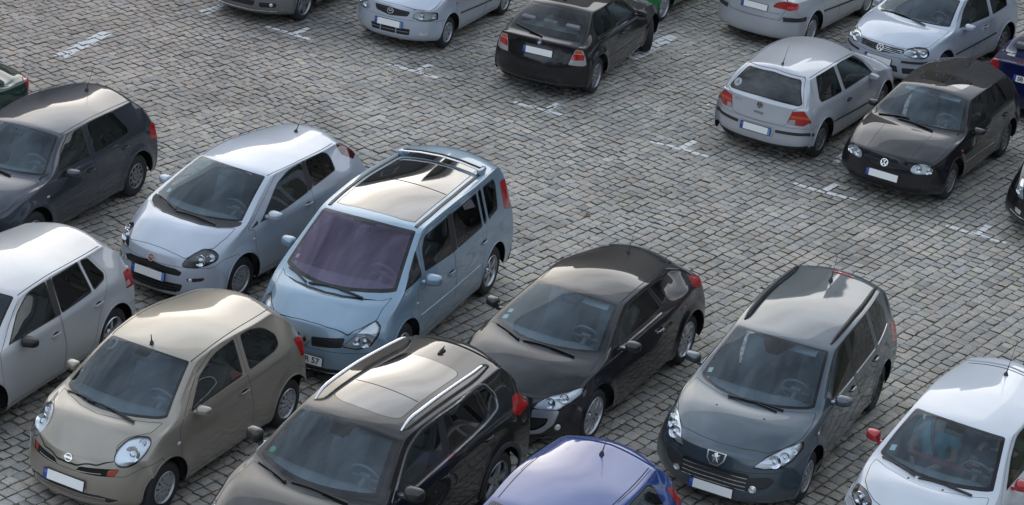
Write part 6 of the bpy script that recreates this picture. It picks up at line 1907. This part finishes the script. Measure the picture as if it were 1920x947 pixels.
def car_J():
    c = start('J', CLIO, 'hatchback_car', 'royal blue hatchback at the lower edge, mostly its roof, aerial and tail lamp showing', 'car', P_BLUE)
    c.windscreen()
    c.set_doors([[(.97, .95, .02), (.98, .60), (.93, .30), (-.42, .28), (-.46, .6), (-.38, 1.0, .01), (-.42, 1.45), (.10, 1.43), (.42, 1.27), (.80, 1.02)]])
    c.side_glass([(0, [(.70, 1.0, .02), (.40, 1.22), (.10, 1.385, .1), (-.37, 1.41), (-.33, 1.01)], GLASS_S), (None, [(-.44, 1.02), (-.50, 1.405), (-.98, 1.395), (-1.13, 1.33, .05), (-1.20, 1.12), (-1.1, 1.04)], GLASS_S)])
    c.headlight([(1.93, .46, .66), (1.84, .52, .76), (1.62, .70, .82), (1.66, .76, .74), (1.84, .66, .64)], (1, .6, .35), [((1.82, .62, .72), .065)])
    c.emit_doors([(-.25, .88)])
    bonnet(c, [(2.0, 0), (1.97, .3), (1.85, .52), (1.6, .70), (1.3, .74), (1.0, .72), (1.1, .5), (1.24, .2), (1.27, 0)]); put_bonnet(c)
    c.taillight([(-1.40, .68, 1.20), (-1.62, .67, 1.10), (-1.74, .70, .92), (-1.56, .775, .93), (-1.45, .74, 1.08)], (-1, 1.1, .2), r=.04)
    c.rear_window([(0, 1.43), (.46, 1.39), (.54, 1.2), (.60, 1.06), (0, 1.05)])
    c.part(TOP, [(-1.33, -.515), (-1.39, 0), (-1.33, .515), (-1.43, .50), (-1.50, 0), (-1.43, -.50)], 'roof_spoiler', P_BLUE, gap=.006, off=.010, r=.02, thick=.02)
    for sd in (1, -1):
        c.line(TOP, [(.20, .50 * sd), (-.3, .525 * sd), (-.8, .525 * sd), (-1.27, .495 * sd)], .012)
        c.line(TOP, [(-.38, .548 * sd), (-.8, .553 * sd), (-1.26, .522 * sd)], .008)
    c.antenna(-1.13, .01, .42, 58); c.arch_lips(); c.mirrors(.60, .91, 1.0); c.wheels('cap', 8, .18); c.cabin(); c.finish()

def car_K():
    c = start('K', TWINGO, 'hatchback_car', 'white small hatchback with red door mirrors and two people inside', 'car', P_WHITE)
    c.windscreen(frit=.045, dy=.015, sensor=(.14, .10, .13))
    bonnet(c, [(1.78, 0), (1.75, .28), (1.68, .42), (1.57, .54), (1.42, .64), (1.2, .68), (1.08, .665), (1.2, .5), (1.33, .2), (1.36, 0)])
    c.set_doors([[(.98, .94, .02), (.98, .60), (.92, .28), (-.40, .26), (-.42, .6), (-.36, 1.0, .01), (-.40, 1.43), (.22, 1.41), (.50, 1.29), (.88, 1.02)]])
    c.side_glass([(0, [(.80, 1.0, .02), (.50, 1.22), (.20, 1.365, .1), (-.35, 1.385), (-.31, 1.0)], GLASS_S), (None, [(-.42, 1.01), (-.46, 1.385), (-.95, 1.37), (-1.10, 1.10)], GLASS_S)])
    c.pillar([(.81, .985), (.68, 1.09), (.66, 1.0)], 'dtrim0')
    c.headlight([(1.72, .40, .66), (1.70, .42, .79), (1.57, .565, .835), (1.40, .72, .80), (1.45, .75, .68), (1.63, .60, .63)], (1, .7, .4), [((1.60, .60, .735), .08), ((1.67, .50, .73), .045)], r=.05, inner=LAMPDK)
    bumpers(c, [(1.25, .64), (1.5, .62), (1.62, .60), (2.2, .60), (2.2, .05), (1.25, .05)])
    c.part(FRONT, [(-.42, .68), (.42, .68), (.38, .63), (-.38, .63)], 'grille', BLACK, off=-.004); c.plate(FRONT, 0, .42, .1)
    put_bonnet(c); c.emit_doors([(-.22, .88)])
    c.taillight([(-1.60, .66, .80), (-1.58, .68, 1.0), (-1.42, .76, 1.0), (-1.45, .79, .80)], (-1, 1, .1))
    c.rear_window([(0, 1.40), (.42, 1.35), (.52, 1.2), (.58, 1.06), (0, 1.05)])
    c.line(TOP, [(-1.15, -.46), (-1.20, 0), (-1.15, .46)], .022)
    c.part(TOP, [(-1.22, -.50), (-1.28, 0), (-1.22, .50), (-1.38, .48), (-1.45, 0), (-1.38, -.48)], 'roof_spoiler', P_WHITE, gap=.006, off=.012, r=.03, thick=.02)
    c.antenna(-1.02, .03, .40, 60); c.arch_lips(w=.018); c.mirrors(.66, .885, 1.02, (.13, .18, .15), m=P_RED); c.wheels('spoke', 8, .18); c.cabin()
    dots(c, [(1.30, .20)]); sticker(c, .93, -.545, .07, .08, STICK)
    c.wipers([((1.26, -.14), (1.06, -.60)), ((1.20, .50), (1.27, -.10))])
    # belt across the passenger
    bm = bmesh.new(); ribbon(bm, [(Vector(p), Vector((1, 0, .4)).normalized()) for p in ((-.30, -.50, 1.10), (-.12, -.45, 1.02), (.0, -.40, .92), (.04, -.33, .76), (.07, -.24, .60))], .05, .004); bm_obj('seat_belt', bm, BLACK, c.root, smooth=False)
    bm = bmesh.new(); add_box(bm, (.62, 0, .955), (.10, .90, .05), bevel=.02); bm_obj('dash_trim', bm, mat('dark red trim', (.13, .010, .014), .5), c.root, sharp=50)
    c.finish()

def car_Q():
    c = start('Q', BMWC, 'hatchback_car', 'black hatchback seen from behind, front wheels turned and boxes on its parcel shelf', 'car', P_BLK)
    c.taillight([(-2.04, .54, .62), (-2.0, .60, .80), (-1.96, .62, .885), (-1.90, .72, .875), (-1.86, .77, .74), (-1.86, .80, .62), (-1.91, .75, .605)], (-1, .62, .12), m=CLRL,
                panes=[([(-2.02, .575, .70), (-1.98, .60, .80), (-1.88, .75, .80), (-1.88, .75, .70)], REDL), ([(-1.98, .61, .81), (-1.96, .625, .87), (-1.91, .70, .87), (-1.89, .72, .81)], ORGL)])
    c.windscreen()
    c.rear_window([(0, 1.315), (.515, 1.275), (.59, 1.12), (.655, .985), (.62, .965), (0, .99)], frit=.085)
    tailgate(c, [(0, 1.345), (.53, 1.305), (.62, 1.12), (.69, .97), (.615, .91), (.545, .65), (.50, .60), (0, .565)])
    c.set_doors([[(.70, .93, .02), (.74, .58), (.66, .30), (-.62, .28), (-.66, .6), (-.60, .96, .01), (-.70, 1.35), (-.05, 1.34), (.22, 1.21), (.56, .97)]])
    c.side_glass([(0, [(.50, .935, .02), (.22, 1.14), (-.06, 1.28, .1), (-.655, 1.31), (-.565, .955)], GLASS_S), (None, [(-.66, .96), (-.74, 1.305), (-1.15, 1.29), (-1.36, 1.17, .1), (-1.42, 1.0), (-1.36, .97)], GLASS_S)], trim=.014)
    bumpers(c, [(1.45, .55), (1.80, .55), (2.3, .55), (2.3, .05), (1.45, .05)], [(-1.65, .60), (-1.85, .585), (-2.4, .58), (-2.4, .05), (-1.62, .05)])
    bonnet(c, [(2.05, 0), (2.0, .4), (1.88, .66), (1.5, .76), (.8, .76), (.78, .7), (.88, .4), (.95, 0)])
    put_tailgate(c); put_bonnet(c); c.emit_doors([(-.33, .80)])
    c.strip(REAR, [(-.62, .262), (-.3, .248), (0, .245), (.3, .248), (.62, .262)], .035, .012, PLASTIC, 'bumper_skirt')
    emblem(c, REAR, 0, .90, 'roundel', .085, off=.004)
    c.part(REAR, [(-.30, .84), (.30, .84), (.31, .69), (-.31, .69)], 'plate_recess', P_BLK, gap=.004, off=-.012)
    c.plate(REAR, 0, .755, .10, off=.016)
    c.strip(REAR, [(.56, 1.02), (.35, 1.005), (.0, .965)], .022, .016, BLACK, 'wiper', off=.008)
    c.strip(LEFT, [(.72, .47), (-.95, .52)], .026, .008, P_BLK, 'side_moulding', both=True)
    c.strip(LEFT, [(.50, .912), (-.5, .935), (-1.36, .948)], .016, .006, CHROME, 'waist_trim', both=True)
    side_marks(c, .93, .60); c.mirrors(.45, .93, .955, (.13, .20, .14)); c.wheels('spoke', 7, .205, .215, steer=R(27), mats=ALLOYD); c.cabin()
    # things lying on the parcel shelf
    bm = bmesh.new(); add_box(bm, (-1.45, 0, .88), (.62, 1.20, .03)); bm_obj('parcel_shelf', bm, CABIN2, c.root, smooth=False)
    c.antenna(-1.0, 0, .1, fin=True)
    c.finish()
    X, Y, a = PO['Q']; Mw = Matrix.Translation((X, Y, .012)) @ Matrix.Rotation(R(a), 4, 'Z')
    for nm, lb, cat, p, sz, m in (('cardboard_box', 'taller beige cardboard box on the parcel shelf of the black hatchback, by its rear wiper', 'box', (-1.48, .30, .945), (.26, .40, .09), TAN),
                                  ('paper_sheet', 'pale blue paper lying between two boxes on the parcel shelf of the black hatchback', 'paper', (-1.55, -.05, .906), (.24, .26, .012), mat('pale blue paper', (.42, .56, .62), .8)),
                                  ('cardboard_box', 'flat beige box on the parcel shelf of the black hatchback, right of the blue paper', 'box', (-1.50, -.36, .925), (.22, .24, .05), TAN)):
        bm = bmesh.new(); add_box(bm, (0, 0, 0), sz, bevel=.006); o = bm_obj(nm, bm, m, smooth=False); o.matrix_world = Mw @ Matrix.Translation(p) @ Matrix.Rotation(.12, 4, 'Z'); meta(o, lb, cat)

def car_R():
    c = start('R', DEMIO, 'hatchback_car', 'silver boxy small hatchback with a winged grille emblem, at the top edge', 'car', P_SILVB)
    c.windscreen()
    bonnet(c, [(1.90, 0), (1.885, .28), (1.86, .42), (1.83, .50), (1.75, .68), (1.6, .715), (1.3, .73), (1.02, .73), (1.06, .5), (1.18, .2), (1.21, 0)])
    c.set_doors([[(.97, .95, .02), (.98, .60), (.92, .28), (-.22, .27), (-.25, .6), (-.18, .96, .01), (-.20, 1.45), (.20, 1.44), (.50, 1.28), (.84, 1.01)], [(-.193, .96, .01), (-.213, 1.45), (-.95, 1.45), (-1.0, 1.0), (-.9, .7), (-.8, .45), (-.75, .28), (-.233, .27), (-.263, .6)]])
    c.side_glass([(0, [(.74, 1.0, .02), (.46, 1.23), (.18, 1.39, .1), (-.16, 1.41), (-.14, .99)], GLASS_S), (1, [(-.24, .99), (-.25, 1.41), (-.90, 1.41), (-.93, 1.01)], GLASS_S), (None, [(-1.03, 1.01), (-1.0, 1.41), (-1.38, 1.39), (-1.42, 1.04)], GLASS_S)])
    c.headlight([(1.885, .42, .625), (1.87, .43, .68), (1.82, .50, .73), (1.74, .68, .745), (1.60, .76, .72), (1.60, .77, .61), (1.72, .68, .585), (1.82, .55, .585)], (1, .6, .2), [((1.82, .55, .66), .06), ((1.66, .72, .66), .045)], r=.02)
    bumpers(c, [(1.35, .57), (1.6, .575), (2.2, .58), (2.2, .05), (1.35, .05)])
    g = c.part(FRONT, [(-.30, .735), (.0, .74), (.36, .715), (.33, .645), (0, .615), (-.25, .66)], 'grille', PLASTIC, gap=.008, off=-.006)
    slats(c, (.70, .665), -.26, .30, BLACK, .012, parent=g)
    emblem(c, FRONT, .02, .685, 'wing', .125, off=.012, tilt=.3)
    g = c.part(FRONT, [(-.34, .42), (.40, .42), (.39, .31), (-.32, .31)], 'lower_grille', BLACK, off=-.01)
    slats(c, (.365,), -.32, .38, ALLOYD, .014, parent=g)
    for y in (-.14, .16): c.strip(FRONT, [(y, .415), (y, .315)], .016, .012, P_SILVB, 'grille_bar')
    c.part(FRONT, [(.54, .375), (.67, .37), (.66, .305), (.55, .31)], 'fog_lamp', LAMPIN, off=-.004, both=True)
    c.plate(FRONT, .01, .475, .1, tail=True); put_bonnet(c); c.emit_doors([(-.05, .85), (-.85, .86)])
    side_marks(c, .96, .755); c.strip(LEFT, [(.82, .545), (-.70, .455)], .026, .008, PLASTIC, 'side_moulding', both=True)
    c.arch_lips(w=.018); c.mirrors(.62, .89, 1.02); c.wheels('spoke', 7, .175, mats=HUBCAP); c.cabin(); c.finish()

def car_T():
    c = start('T', SALOON, 'saloon_car', 'silver saloon seen from behind at the top edge, with wide red tail lamps', 'car', P_SILV)
    c.taillight([(-2.14, .34, .805), (-2.125, .40, .90), (-2.06, .56, .95), (-1.94, .745, .93), (-1.95, .78, .83), (-2.04, .66, .79)], (-1, .6, .12), r=.04, panes=[([(-2.08, .58, .81), (-2.05, .60, .87), (-1.93, .78, .87), (-1.93, .79, .80)], mat('tail lamp light red', (.55, .05, .045), .14, coat=1.0, bump=.25, nscale=90))])
    c.windscreen()
    tailgate(c, [(0, 1.03), (.50, 1.0), (.62, .95), (.58, .78), (.50, .60), (0, .585)])
    c.set_doors([[(.93, .93, .02), (.95, .6), (.90, .30), (-.20, .28), (-.22, .6), (-.18, .95, .01), (-.22, 1.36), (.08, 1.35), (.40, 1.20), (.74, .98)], [(-.193, .95, .01), (-.233, 1.36), (-.78, 1.35), (-1.05, 1.05), (-1.0, .8), (-.9, .6), (-.82, .45), (-.78, .29), (-.213, .28), (-.233, .6)]])
    c.side_glass([(0, [(.64, .955, .02), (.36, 1.17), (.07, 1.32, .1), (-.18, 1.335), (-.14, .96)], GLASS_S), (1, [(-.24, .965), (-.275, 1.335), (-.75, 1.32), (-.98, 1.06), (-.95, .99)], GLASS_S)])
    bumpers(c, None, [(-1.50, .60), (-1.8, .625), (-2.08, .67), (-2.12, .58), (-2.5, .58), (-2.5, .05), (-1.55, .05)])
    put_tailgate(c); c.emit_doors([(-.02, .82), (-.88, .84)])
    for sd in (1, -1): c.strip(REAR, [(.56 * sd, .61), (.66 * sd, .612), (.76 * sd, .615), (.80 * sd, .618), (.83 * sd, .62)], .085, .010, PLASTIC, 'bumper_strip', step=.03)
    c.strip(LEFT, [(-1.70, .61), (-1.76, .615), (-1.84, .618)], .085, .010, PLASTIC, 'bumper_strip', both=True)
    c.plate(REAR, 0, .765, .1, off=.016); me = text_mesh('LAGUNA', .05, 0, .001); p, n = c.sh.hit(REAR, -.40, .70); me.transform(Matrix.Translation(p + n * .003) @ basis(n).to_4x4()); me.materials.append(ALLOYD); mesh_obj('lettering', me, ALLOYD, c.root)
    emblem(c, REAR, .0, .93, 'diamond', .10, off=.006)
    c.strip(LEFT, [(.85, .50), (-.95, .60)], .034, .009, PLASTIC, 'side_moulding', both=True)
    c.rear_window([(-.98, 0), (-.96, .46), (-1.05, .53), (-1.42, .59), (-1.50, .55), (-1.55, 0)], fr=TOP)
    c.arch_lips(w=.018); c.mirrors(.60, .93, .98); c.wheels('spoke', 12, .19, mats=HUBCAP); c.cabin(); c.finish()

def car_S():
    c = start('S', GOLF5, 'hatchback_car', 'dark grey metallic car at the top edge, only front bumper and five-spoke wheel showing', 'car', P_MGREY)
    c.windscreen(); bumpers(c, [(1.45, .60), (1.80, .59), (2.3, .58), (2.3, .05), (1.45, .05)])
    c.headlight([(2.06, .40, .665), (2.02, .45, .755), (1.90, .58, .80), (1.76, .72, .79), (1.76, .785, .68), (1.87, .74, .615), (2.0, .58, .61)], (1, .6, .25), [((1.97, .58, .70), .07)], r=.05)
    c.part(FRONT, [(-.33, .44), (.33, .44), (.30, .345), (-.30, .345)], 'lower_grille', BLACK, off=-.01, r=.03)
    c.part(FRONT, [(.39, .42), (.66, .425), (.66, .345), (.41, .335)], 'side_grille', BLACK, off=-.01, both=True, r=.03)
    for sd in (1, -1): disc_part(c, FRONT, .585 * sd, .385, .030, LAMPIN, 'fog_lamp')
    c.strip(FRONT, [(-.66, .275), (-.3, .262), (0, .26), (.3, .262), (.66, .275)], .018, .008, CHROME, 'bumper_lip')
    c.set_doors(G5DOORS); c.side_glass(G5WINS); c.emit_doors([(-.05, .80), (-.93, .84)])
    c.arch_lips(); c.mirrors(.58, .92, .96); c.wheels('five', 5, .215, .205, mats=ALLOYD); c.cabin(); c.finish()

def car_O():
    c = start('O', SALOON, 'saloon_car', 'navy blue saloon with a plate starting SB, cut off by the right edge', 'car', P_NAVY)
    c.taillight([(-1.98, .775, .83), (-1.96, .735, .95), (-2.03, .66, .965), (-2.09, .60, .92), (-2.10, .59, .79), (-2.03, .70, .77)], (-1, .7, .1), r=.04)
    c.windscreen(); tailgate(c, [(0, 1.03), (.50, 1.0), (.62, .95), (.58, .78), (.50, .60), (0, .585)])
    bumpers(c, None, [(-1.50, .60), (-2.5, .60), (-2.5, .05), (-1.55, .05)]); put_tailgate(c)
    c.set_doors([[(.93, .93, .02), (.95, .6), (.90, .30), (-.40, .28), (-.42, .6), (-.38, .95, .01), (-.42, 1.36), (.08, 1.35), (.40, 1.20), (.74, .98)]])
    c.side_glass([(0, [(.64, .955, .02), (.36, 1.17), (.07, 1.32, .1), (-.38, 1.335), (-.34, .96)], GLASS_S), (None, [(-.45, .965), (-.48, 1.335), (-.75, 1.32), (-.98, 1.06), (-.95, .99)], GLASS_S)]); c.emit_doors([(-.25, .82)])
    c.plate(REAR, 0, .755, .1, off=.02, text=[('SB', -.135, .10), ('A 14', .11, .10)])
    for y, zc, col in ((-.035, .022, (.5, .5, .5)), (-.035, -.022, (.02, .1, .35))):
        pass
    c.strip(TOP, [(-2.085, -.28), (-2.10, 0), (-2.085, .28)], .022, .010, REDL, 'brake_light')
    c.rear_window([(-.98, 0), (-.96, .46), (-1.05, .53), (-1.42, .59), (-1.50, .55), (-1.55, 0)], fr=TOP)
    c.arch_lips(); c.mirrors(.60, .93, .98); c.wheels('five', 5, .2); c.cabin(); c.finish()

def car_P():
    c = start('P', SW307, 'hatchback_car', 'black car at the right edge, only the corner with its clear headlight showing', 'car', P_BLK)
    c.headlight([(2.10, .50, .56), (2.02, .56, .70), (1.86, .64, .80), (1.74, .71, .80), (1.86, .73, .66), (2.02, .64, .55)], (1, .7, .35), [((1.99, .62, .66), .065)], inner=LAMPIN)
    c.windscreen(); bumpers(c, [(1.5, .60), (1.8, .58), (2.6, .56), (2.6, .05), (1.5, .05)])
    c.part(FRONT, [(.52, .40), (.64, .42), (.64, .35), (.53, .33)], 'fog_lamp', LAMPIN, off=-.002, both=True)
    c.strip(FRONT, [(-.72, .325), (-.6, .305), (-.3, .29), (0, .285), (.3, .29), (.6, .305), (.72, .325)], .016, .008, CHROME, 'bumper_lip')
    c.plate(FRONT, 0, .42, .1)
    c.set_doors([[(1.04, .97, .02), (1.12, .64), (1.04, .30), (-.10, .28), (-.12, .6), (-.06, 1.02, .01), (-.13, 1.46), (.18, 1.44), (.50, 1.26), (.90, 1.03)]])
    c.side_glass([(0, [(.74, 1.01, .02), (.46, 1.22), (.14, 1.395, .1), (-.085, 1.42), (-.03, 1.015)], GLASS_S), (None, [(-.18, 1.025), (-.23, 1.43), (-1.42, 1.43, .06), (-1.62, 1.25), (-1.60, 1.10)], GLASS_D)]); c.emit_doors([(.02, .88)])
    c.arch_lips(); c.mirrors(.72, .945, 1.03); c.wheels('five', 5, .2); c.cabin(); c.finish()

def car_U():
    c = start('U', CLIO, 'hatchback_car', 'bright green car at the top edge, nose to nose with the black hatchback', 'car', P_GREEN)
    c.windscreen(); bumpers(c, [(1.40, .55), (1.7, .55), (2.4, .55), (2.4, .05), (1.40, .05)])
    c.strip(FRONT, [(-.7, .42), (-.4, .41), (0, .405), (.4, .41), (.7, .42)], .02, .006, PLASTIC, 'bumper_strip')
    c.headlight([(1.93, .46, .66), (1.84, .52, .76), (1.62, .70, .82), (1.66, .76, .74), (1.84, .66, .64)], (1, .6, .35), [((1.82, .62, .72), .065)])
    c.set_doors([[(.97, .95, .02), (.98, .60), (.93, .30), (-.42, .28), (-.46, .6), (-.38, 1.0, .01), (-.42, 1.45), (.10, 1.43), (.42, 1.27), (.80, 1.02)]])
    c.side_glass([(0, [(.70, 1.0, .02), (.40, 1.22), (.10, 1.385, .1), (-.37, 1.41), (-.33, 1.01)], GLASS_S), (None, [(-.44, 1.02), (-.50, 1.405), (-.98, 1.395), (-1.13, 1.33, .05), (-1.20, 1.12), (-1.1, 1.04)], GLASS_S)]); c.emit_doors([(-.25, .88)])
    c.arch_lips(); c.mirrors(.60, .91, 1.0); c.wheels('five', 6, .205, mats=HUBCAP); c.cabin(); c.finish()

def car_A():
    c = start('A', SALOON, 'saloon_car', 'dark green saloon at the left edge, only its boot and tail lamp showing', 'car', P_DGREEN)
    c.taillight([(-1.90, .78, .72), (-1.92, .75, .95), (-2.02, .68, .96), (-2.12, .50, .94), (-2.13, .50, .74)], (-1, .8, .1), r=.03)
    c.windscreen(); c.set_doors([[(-.193, .95, .01), (-.233, 1.36), (-.78, 1.35), (-1.05, 1.05), (-1.0, .8), (-.9, .6), (-.82, .45), (-.78, .29), (-.213, .28), (-.233, .6)]])
    c.side_glass([(0, [(-.24, .965), (-.275, 1.335), (-.75, 1.32), (-.98, 1.06), (-.95, .99)], GLASS_S)]); c.emit_doors([(-.88, .84)])
    c.rear_window([(-.98, 0), (-.96, .46), (-1.05, .53), (-1.42, .59), (-1.50, .55), (-1.55, 0)], fr=TOP)
    c.strip(SIDE if False else LEFT, [(.6, .94), (-.98, .955)], .014, .005, CHROME, 'waist_trim', both=True)
    tailgate(c, [(0, 1.03), (.50, 1.0), (.62, .95), (.58, .78), (.50, .60), (0, .585)]); put_tailgate(c)
    c.arch_lips(); c.mirrors(.60, .93, .98); c.wheels('cap', 8, .18); c.cabin(); c.finish()

# ------------------------------------------------------------------ people in the white hatchback
def person(label, loc, rz, shirt, trousers, hairc, reach):
    root = empty('person', loc, rz, label, 'person', None)
    root.location = loc
    skin = mat('skin', (.42, .25, .18), .5)
    def grow(name, V, E, RAD, m, lv=2, parent=root):
        me = bpy.data.meshes.new(name); me.from_pydata([tuple(v) for v in V], E, [])
        o = bpy.data.objects.new(name, me); COL.objects.link(o)
        md = o.modifiers.new('k', 'SKIN'); sv = me.skin_vertices[0].data
        for i, r in enumerate(RAD): sv[i].radius = r if isinstance(r, tuple) else (r, r)
        sv[0].use_root = True
        o.modifiers.new('s', 'SUBSURF').levels = lv
        dg = bpy.context.evaluated_depsgraph_get(); dg.update()
        m2 = bpy.data.meshes.new_from_object(o.evaluated_get(dg)); m2.name = name
        bpy.data.objects.remove(o)
        for p in m2.polygons: p.use_smooth = True
        m2.materials.clear(); m2.materials.append(m)
        return mesh_obj(name, m2, m, parent)
    V, E, RD = [], [], []
    def ch(prev, pts):
        for p, r in pts:
            V.append(p); RD.append(r); i = len(V) - 1
            if prev is not None: E.append((prev, i))
            prev = i
        return prev
    pel = ch(None, [((0, 0, .10), (.125, .10))])
    sp = ch(pel, [((-.05, 0, .28), (.115, .09)), ((-.10, 0, .46), (.15, .10))])
    nk = ch(sp, [((-.12, 0, .58), .055), ((-.11, 0, .64), .06), ((-.09, 0, .74), (.078, .095)), ((-.09, 0, .82), (.07, .085))])
    for sd in (1, -1):
        h = reach[0 if sd > 0 else 1]
        el = (.06, .27 * sd, .26)
        w = ch(sp, [((-.11, .19 * sd, .50), .062), (el, .046), (h, .030)])
        a = Vector(h); d = (a - Vector(el)).normalized(); sdv = d.cross(Vector((0, 0, 1))).normalized()
        pm = ch(w, [(tuple(a + d * .05), (.040, .018))])
        for k, (of, ln) in enumerate(((-.030, .062), (-.010, .075), (.010, .070), (.030, .055))):
            ch(pm, [(tuple(a + d * .095 + sdv * of), .0095), (tuple(a + d * (.095 + ln * .5) + sdv * of + Vector((0, 0, -.014))), .0085), (tuple(a + d * (.095 + ln * .8) + sdv * of + Vector((0, 0, -.036))), .007)])
        ch(pm, [(tuple(a + d * .06 - sdv * .045 * sd), .0105), (tuple(a + d * .10 - sdv * .060 * sd), .009)])
        ch(pel, [((.05, .10 * sd, .08), .085), ((.44, .13 * sd, .14), .062), ((.66, .12 * sd, -.18), .045), ((.76, .12 * sd, -.20), (.04, .03))])
    body = grow('body', V, E, RD, skin)
    # face: brow, nose, eyes, mouth, ears as one part pressed to the head
    bm = bmesh.new(); add_box(bm, (.005, 0, .745), (.03, .026, .045), bevel=.008); bm_obj('nose', bm, skin, body, sharp=60)
    for sd in (1, -1):
        bm = bmesh.new(); bmesh.ops.create_uvsphere(bm, u_segments=10, v_segments=8, radius=.013, matrix=Matrix.Translation((-.006, .032 * sd, .77))); bm_obj('eye', bm, mat('eye', (.5, .5, .5), .3), body)
        bm = bmesh.new(); add_box(bm, (-.09, .083 * sd, .755), (.04, .016, .06), bevel=.007); bm_obj('ear', bm, skin, body, sharp=60)
    bm = bmesh.new(); add_box(bm, (-.004, 0, .71), (.014, .046, .012), bevel=.004); bm_obj('mouth', bm, mat('lips', (.35, .12, .10), .5), body, sharp=60)
    bm = bmesh.new(); bmesh.ops.create_uvsphere(bm, u_segments=18, v_segments=12, radius=.105, matrix=Matrix.Translation((-.105, 0, .80)) @ Matrix.Diagonal((1.05, .88, .92, 1))); bm_obj('hair', bm, mat('hair dark %s' % hairc[0], hairc[1], .6, noise=.3, nscale=60), root)
    V, E, RD = [], [], []
    s0 = ch(None, [((-.01, 0, .06), (.185, .155))]); s1 = ch(s0, [((-.03, 0, .16), (.175, .15)), ((-.06, 0, .28), (.165, .135)), ((-.105, 0, .46), (.188, .135))]); ch(s1, [((-.12, 0, .555), .085)])
    for sd in (1, -1): ch(s1, [((-.11, .19 * sd, .495), .082), ((.0, .245 * sd, .345), .072)])
    grow('shirt', V, E, RD, shirt)
    V, E, RD = [], [], []
    s0 = ch(None, [((0, 0, .09), (.165, .13))])
    for sd in (1, -1): ch(s0, [((.06, .10 * sd, .085), .098), ((.44, .13 * sd, .145), .076), ((.64, .12 * sd, -.14), .062)])
    grow('trousers', V, E, RD, trousers)
    return root

def litter():
    for i, (x, y, a, lb, sz) in enumerate(((2.72, 38.52, .4, 'crumpled white paper scrap on the cobbles left of the silver saloon', .07), (3.02, 35.98, 1.2, 'small white paper scrap on the cobbles left of the silver three-door hatchback', .06), (1.05, 30.6, 2.0, 'brown dry leaf on the open cobbles above the black coupe', .09), (-6.3, 33.2, .7, 'yellowish dry leaf on the cobbles beside the dark blue-grey hatchback', .085))):
        bm = bmesh.new(); n = 9; rng = random.Random(i)
        c = bm.verts.new((0, 0, .012)); vs = []
        for k in range(n):
            t = 2 * math.pi * k / n; r = sz * (.6 + .5 * rng.random()) * (1 if i < 2 else (.55 + .45 * abs(math.cos(t))))
            vs.append(bm.verts.new((r * math.cos(t) * .8, r * math.sin(t) * .6, .004 + .014 * rng.random())))
        for k in range(n): bm.faces.new((c, vs[k], vs[(k + 1) % n]))
        o = bm_obj('paper_scrap' if i < 2 else 'dry_leaf', bm, PAPER if i < 2 else mat('dry leaf %d' % i, ((.16, .09, .035), (.28, .20, .05))[i - 2], .8), smooth=False)
        o.location = (x, y, .004); o.rotation_euler = (0, 0, a); meta(o, lb, 'paper scrap' if i < 2 else 'leaf')

def people():
    X, Y, a = PO['K']; Mw = Matrix.Translation((X, Y, .012)) @ Matrix.Rotation(R(a), 4, 'Z')
    p = Mw @ Vector((-.06, -.36, .44)); person('passenger in a turquoise T-shirt with seat belt on, inside the white hatchback', p, R(a), mat('turquoise cotton', (.085, .36, .43), .9, noise=.3, nscale=14, bump=.6), mat('dark trousers', (.03, .035, .05), .85), ('brown', (.06, .04, .03)), ((.34, .10, .22), (.34, -.12, .20)))
    p = Mw @ Vector((-.06, .36, .44)); person('driver in a dark top with hands at the steering wheel of the white hatchback', p, R(a), mat('dark top', (.05, .05, .055), .85), mat('grey trousers', (.06, .06, .065), .85), ('black', (.02, .018, .016)), ((.40, .12, .48), (.40, -.12, .48)))

import time as _t
_t0 = _t.time()
cobbles()
far_buildings()
for _f in (car_A, car_B, car_C, car_D, car_E, car_F, car_G, car_H, car_I, car_J, car_K, car_L, car_M, car_N, car_O, car_P, car_Q, car_R, car_S, car_T, car_U): _f()
people()
litter()
print('built in %.1f s' % (_t.time() - _t0))
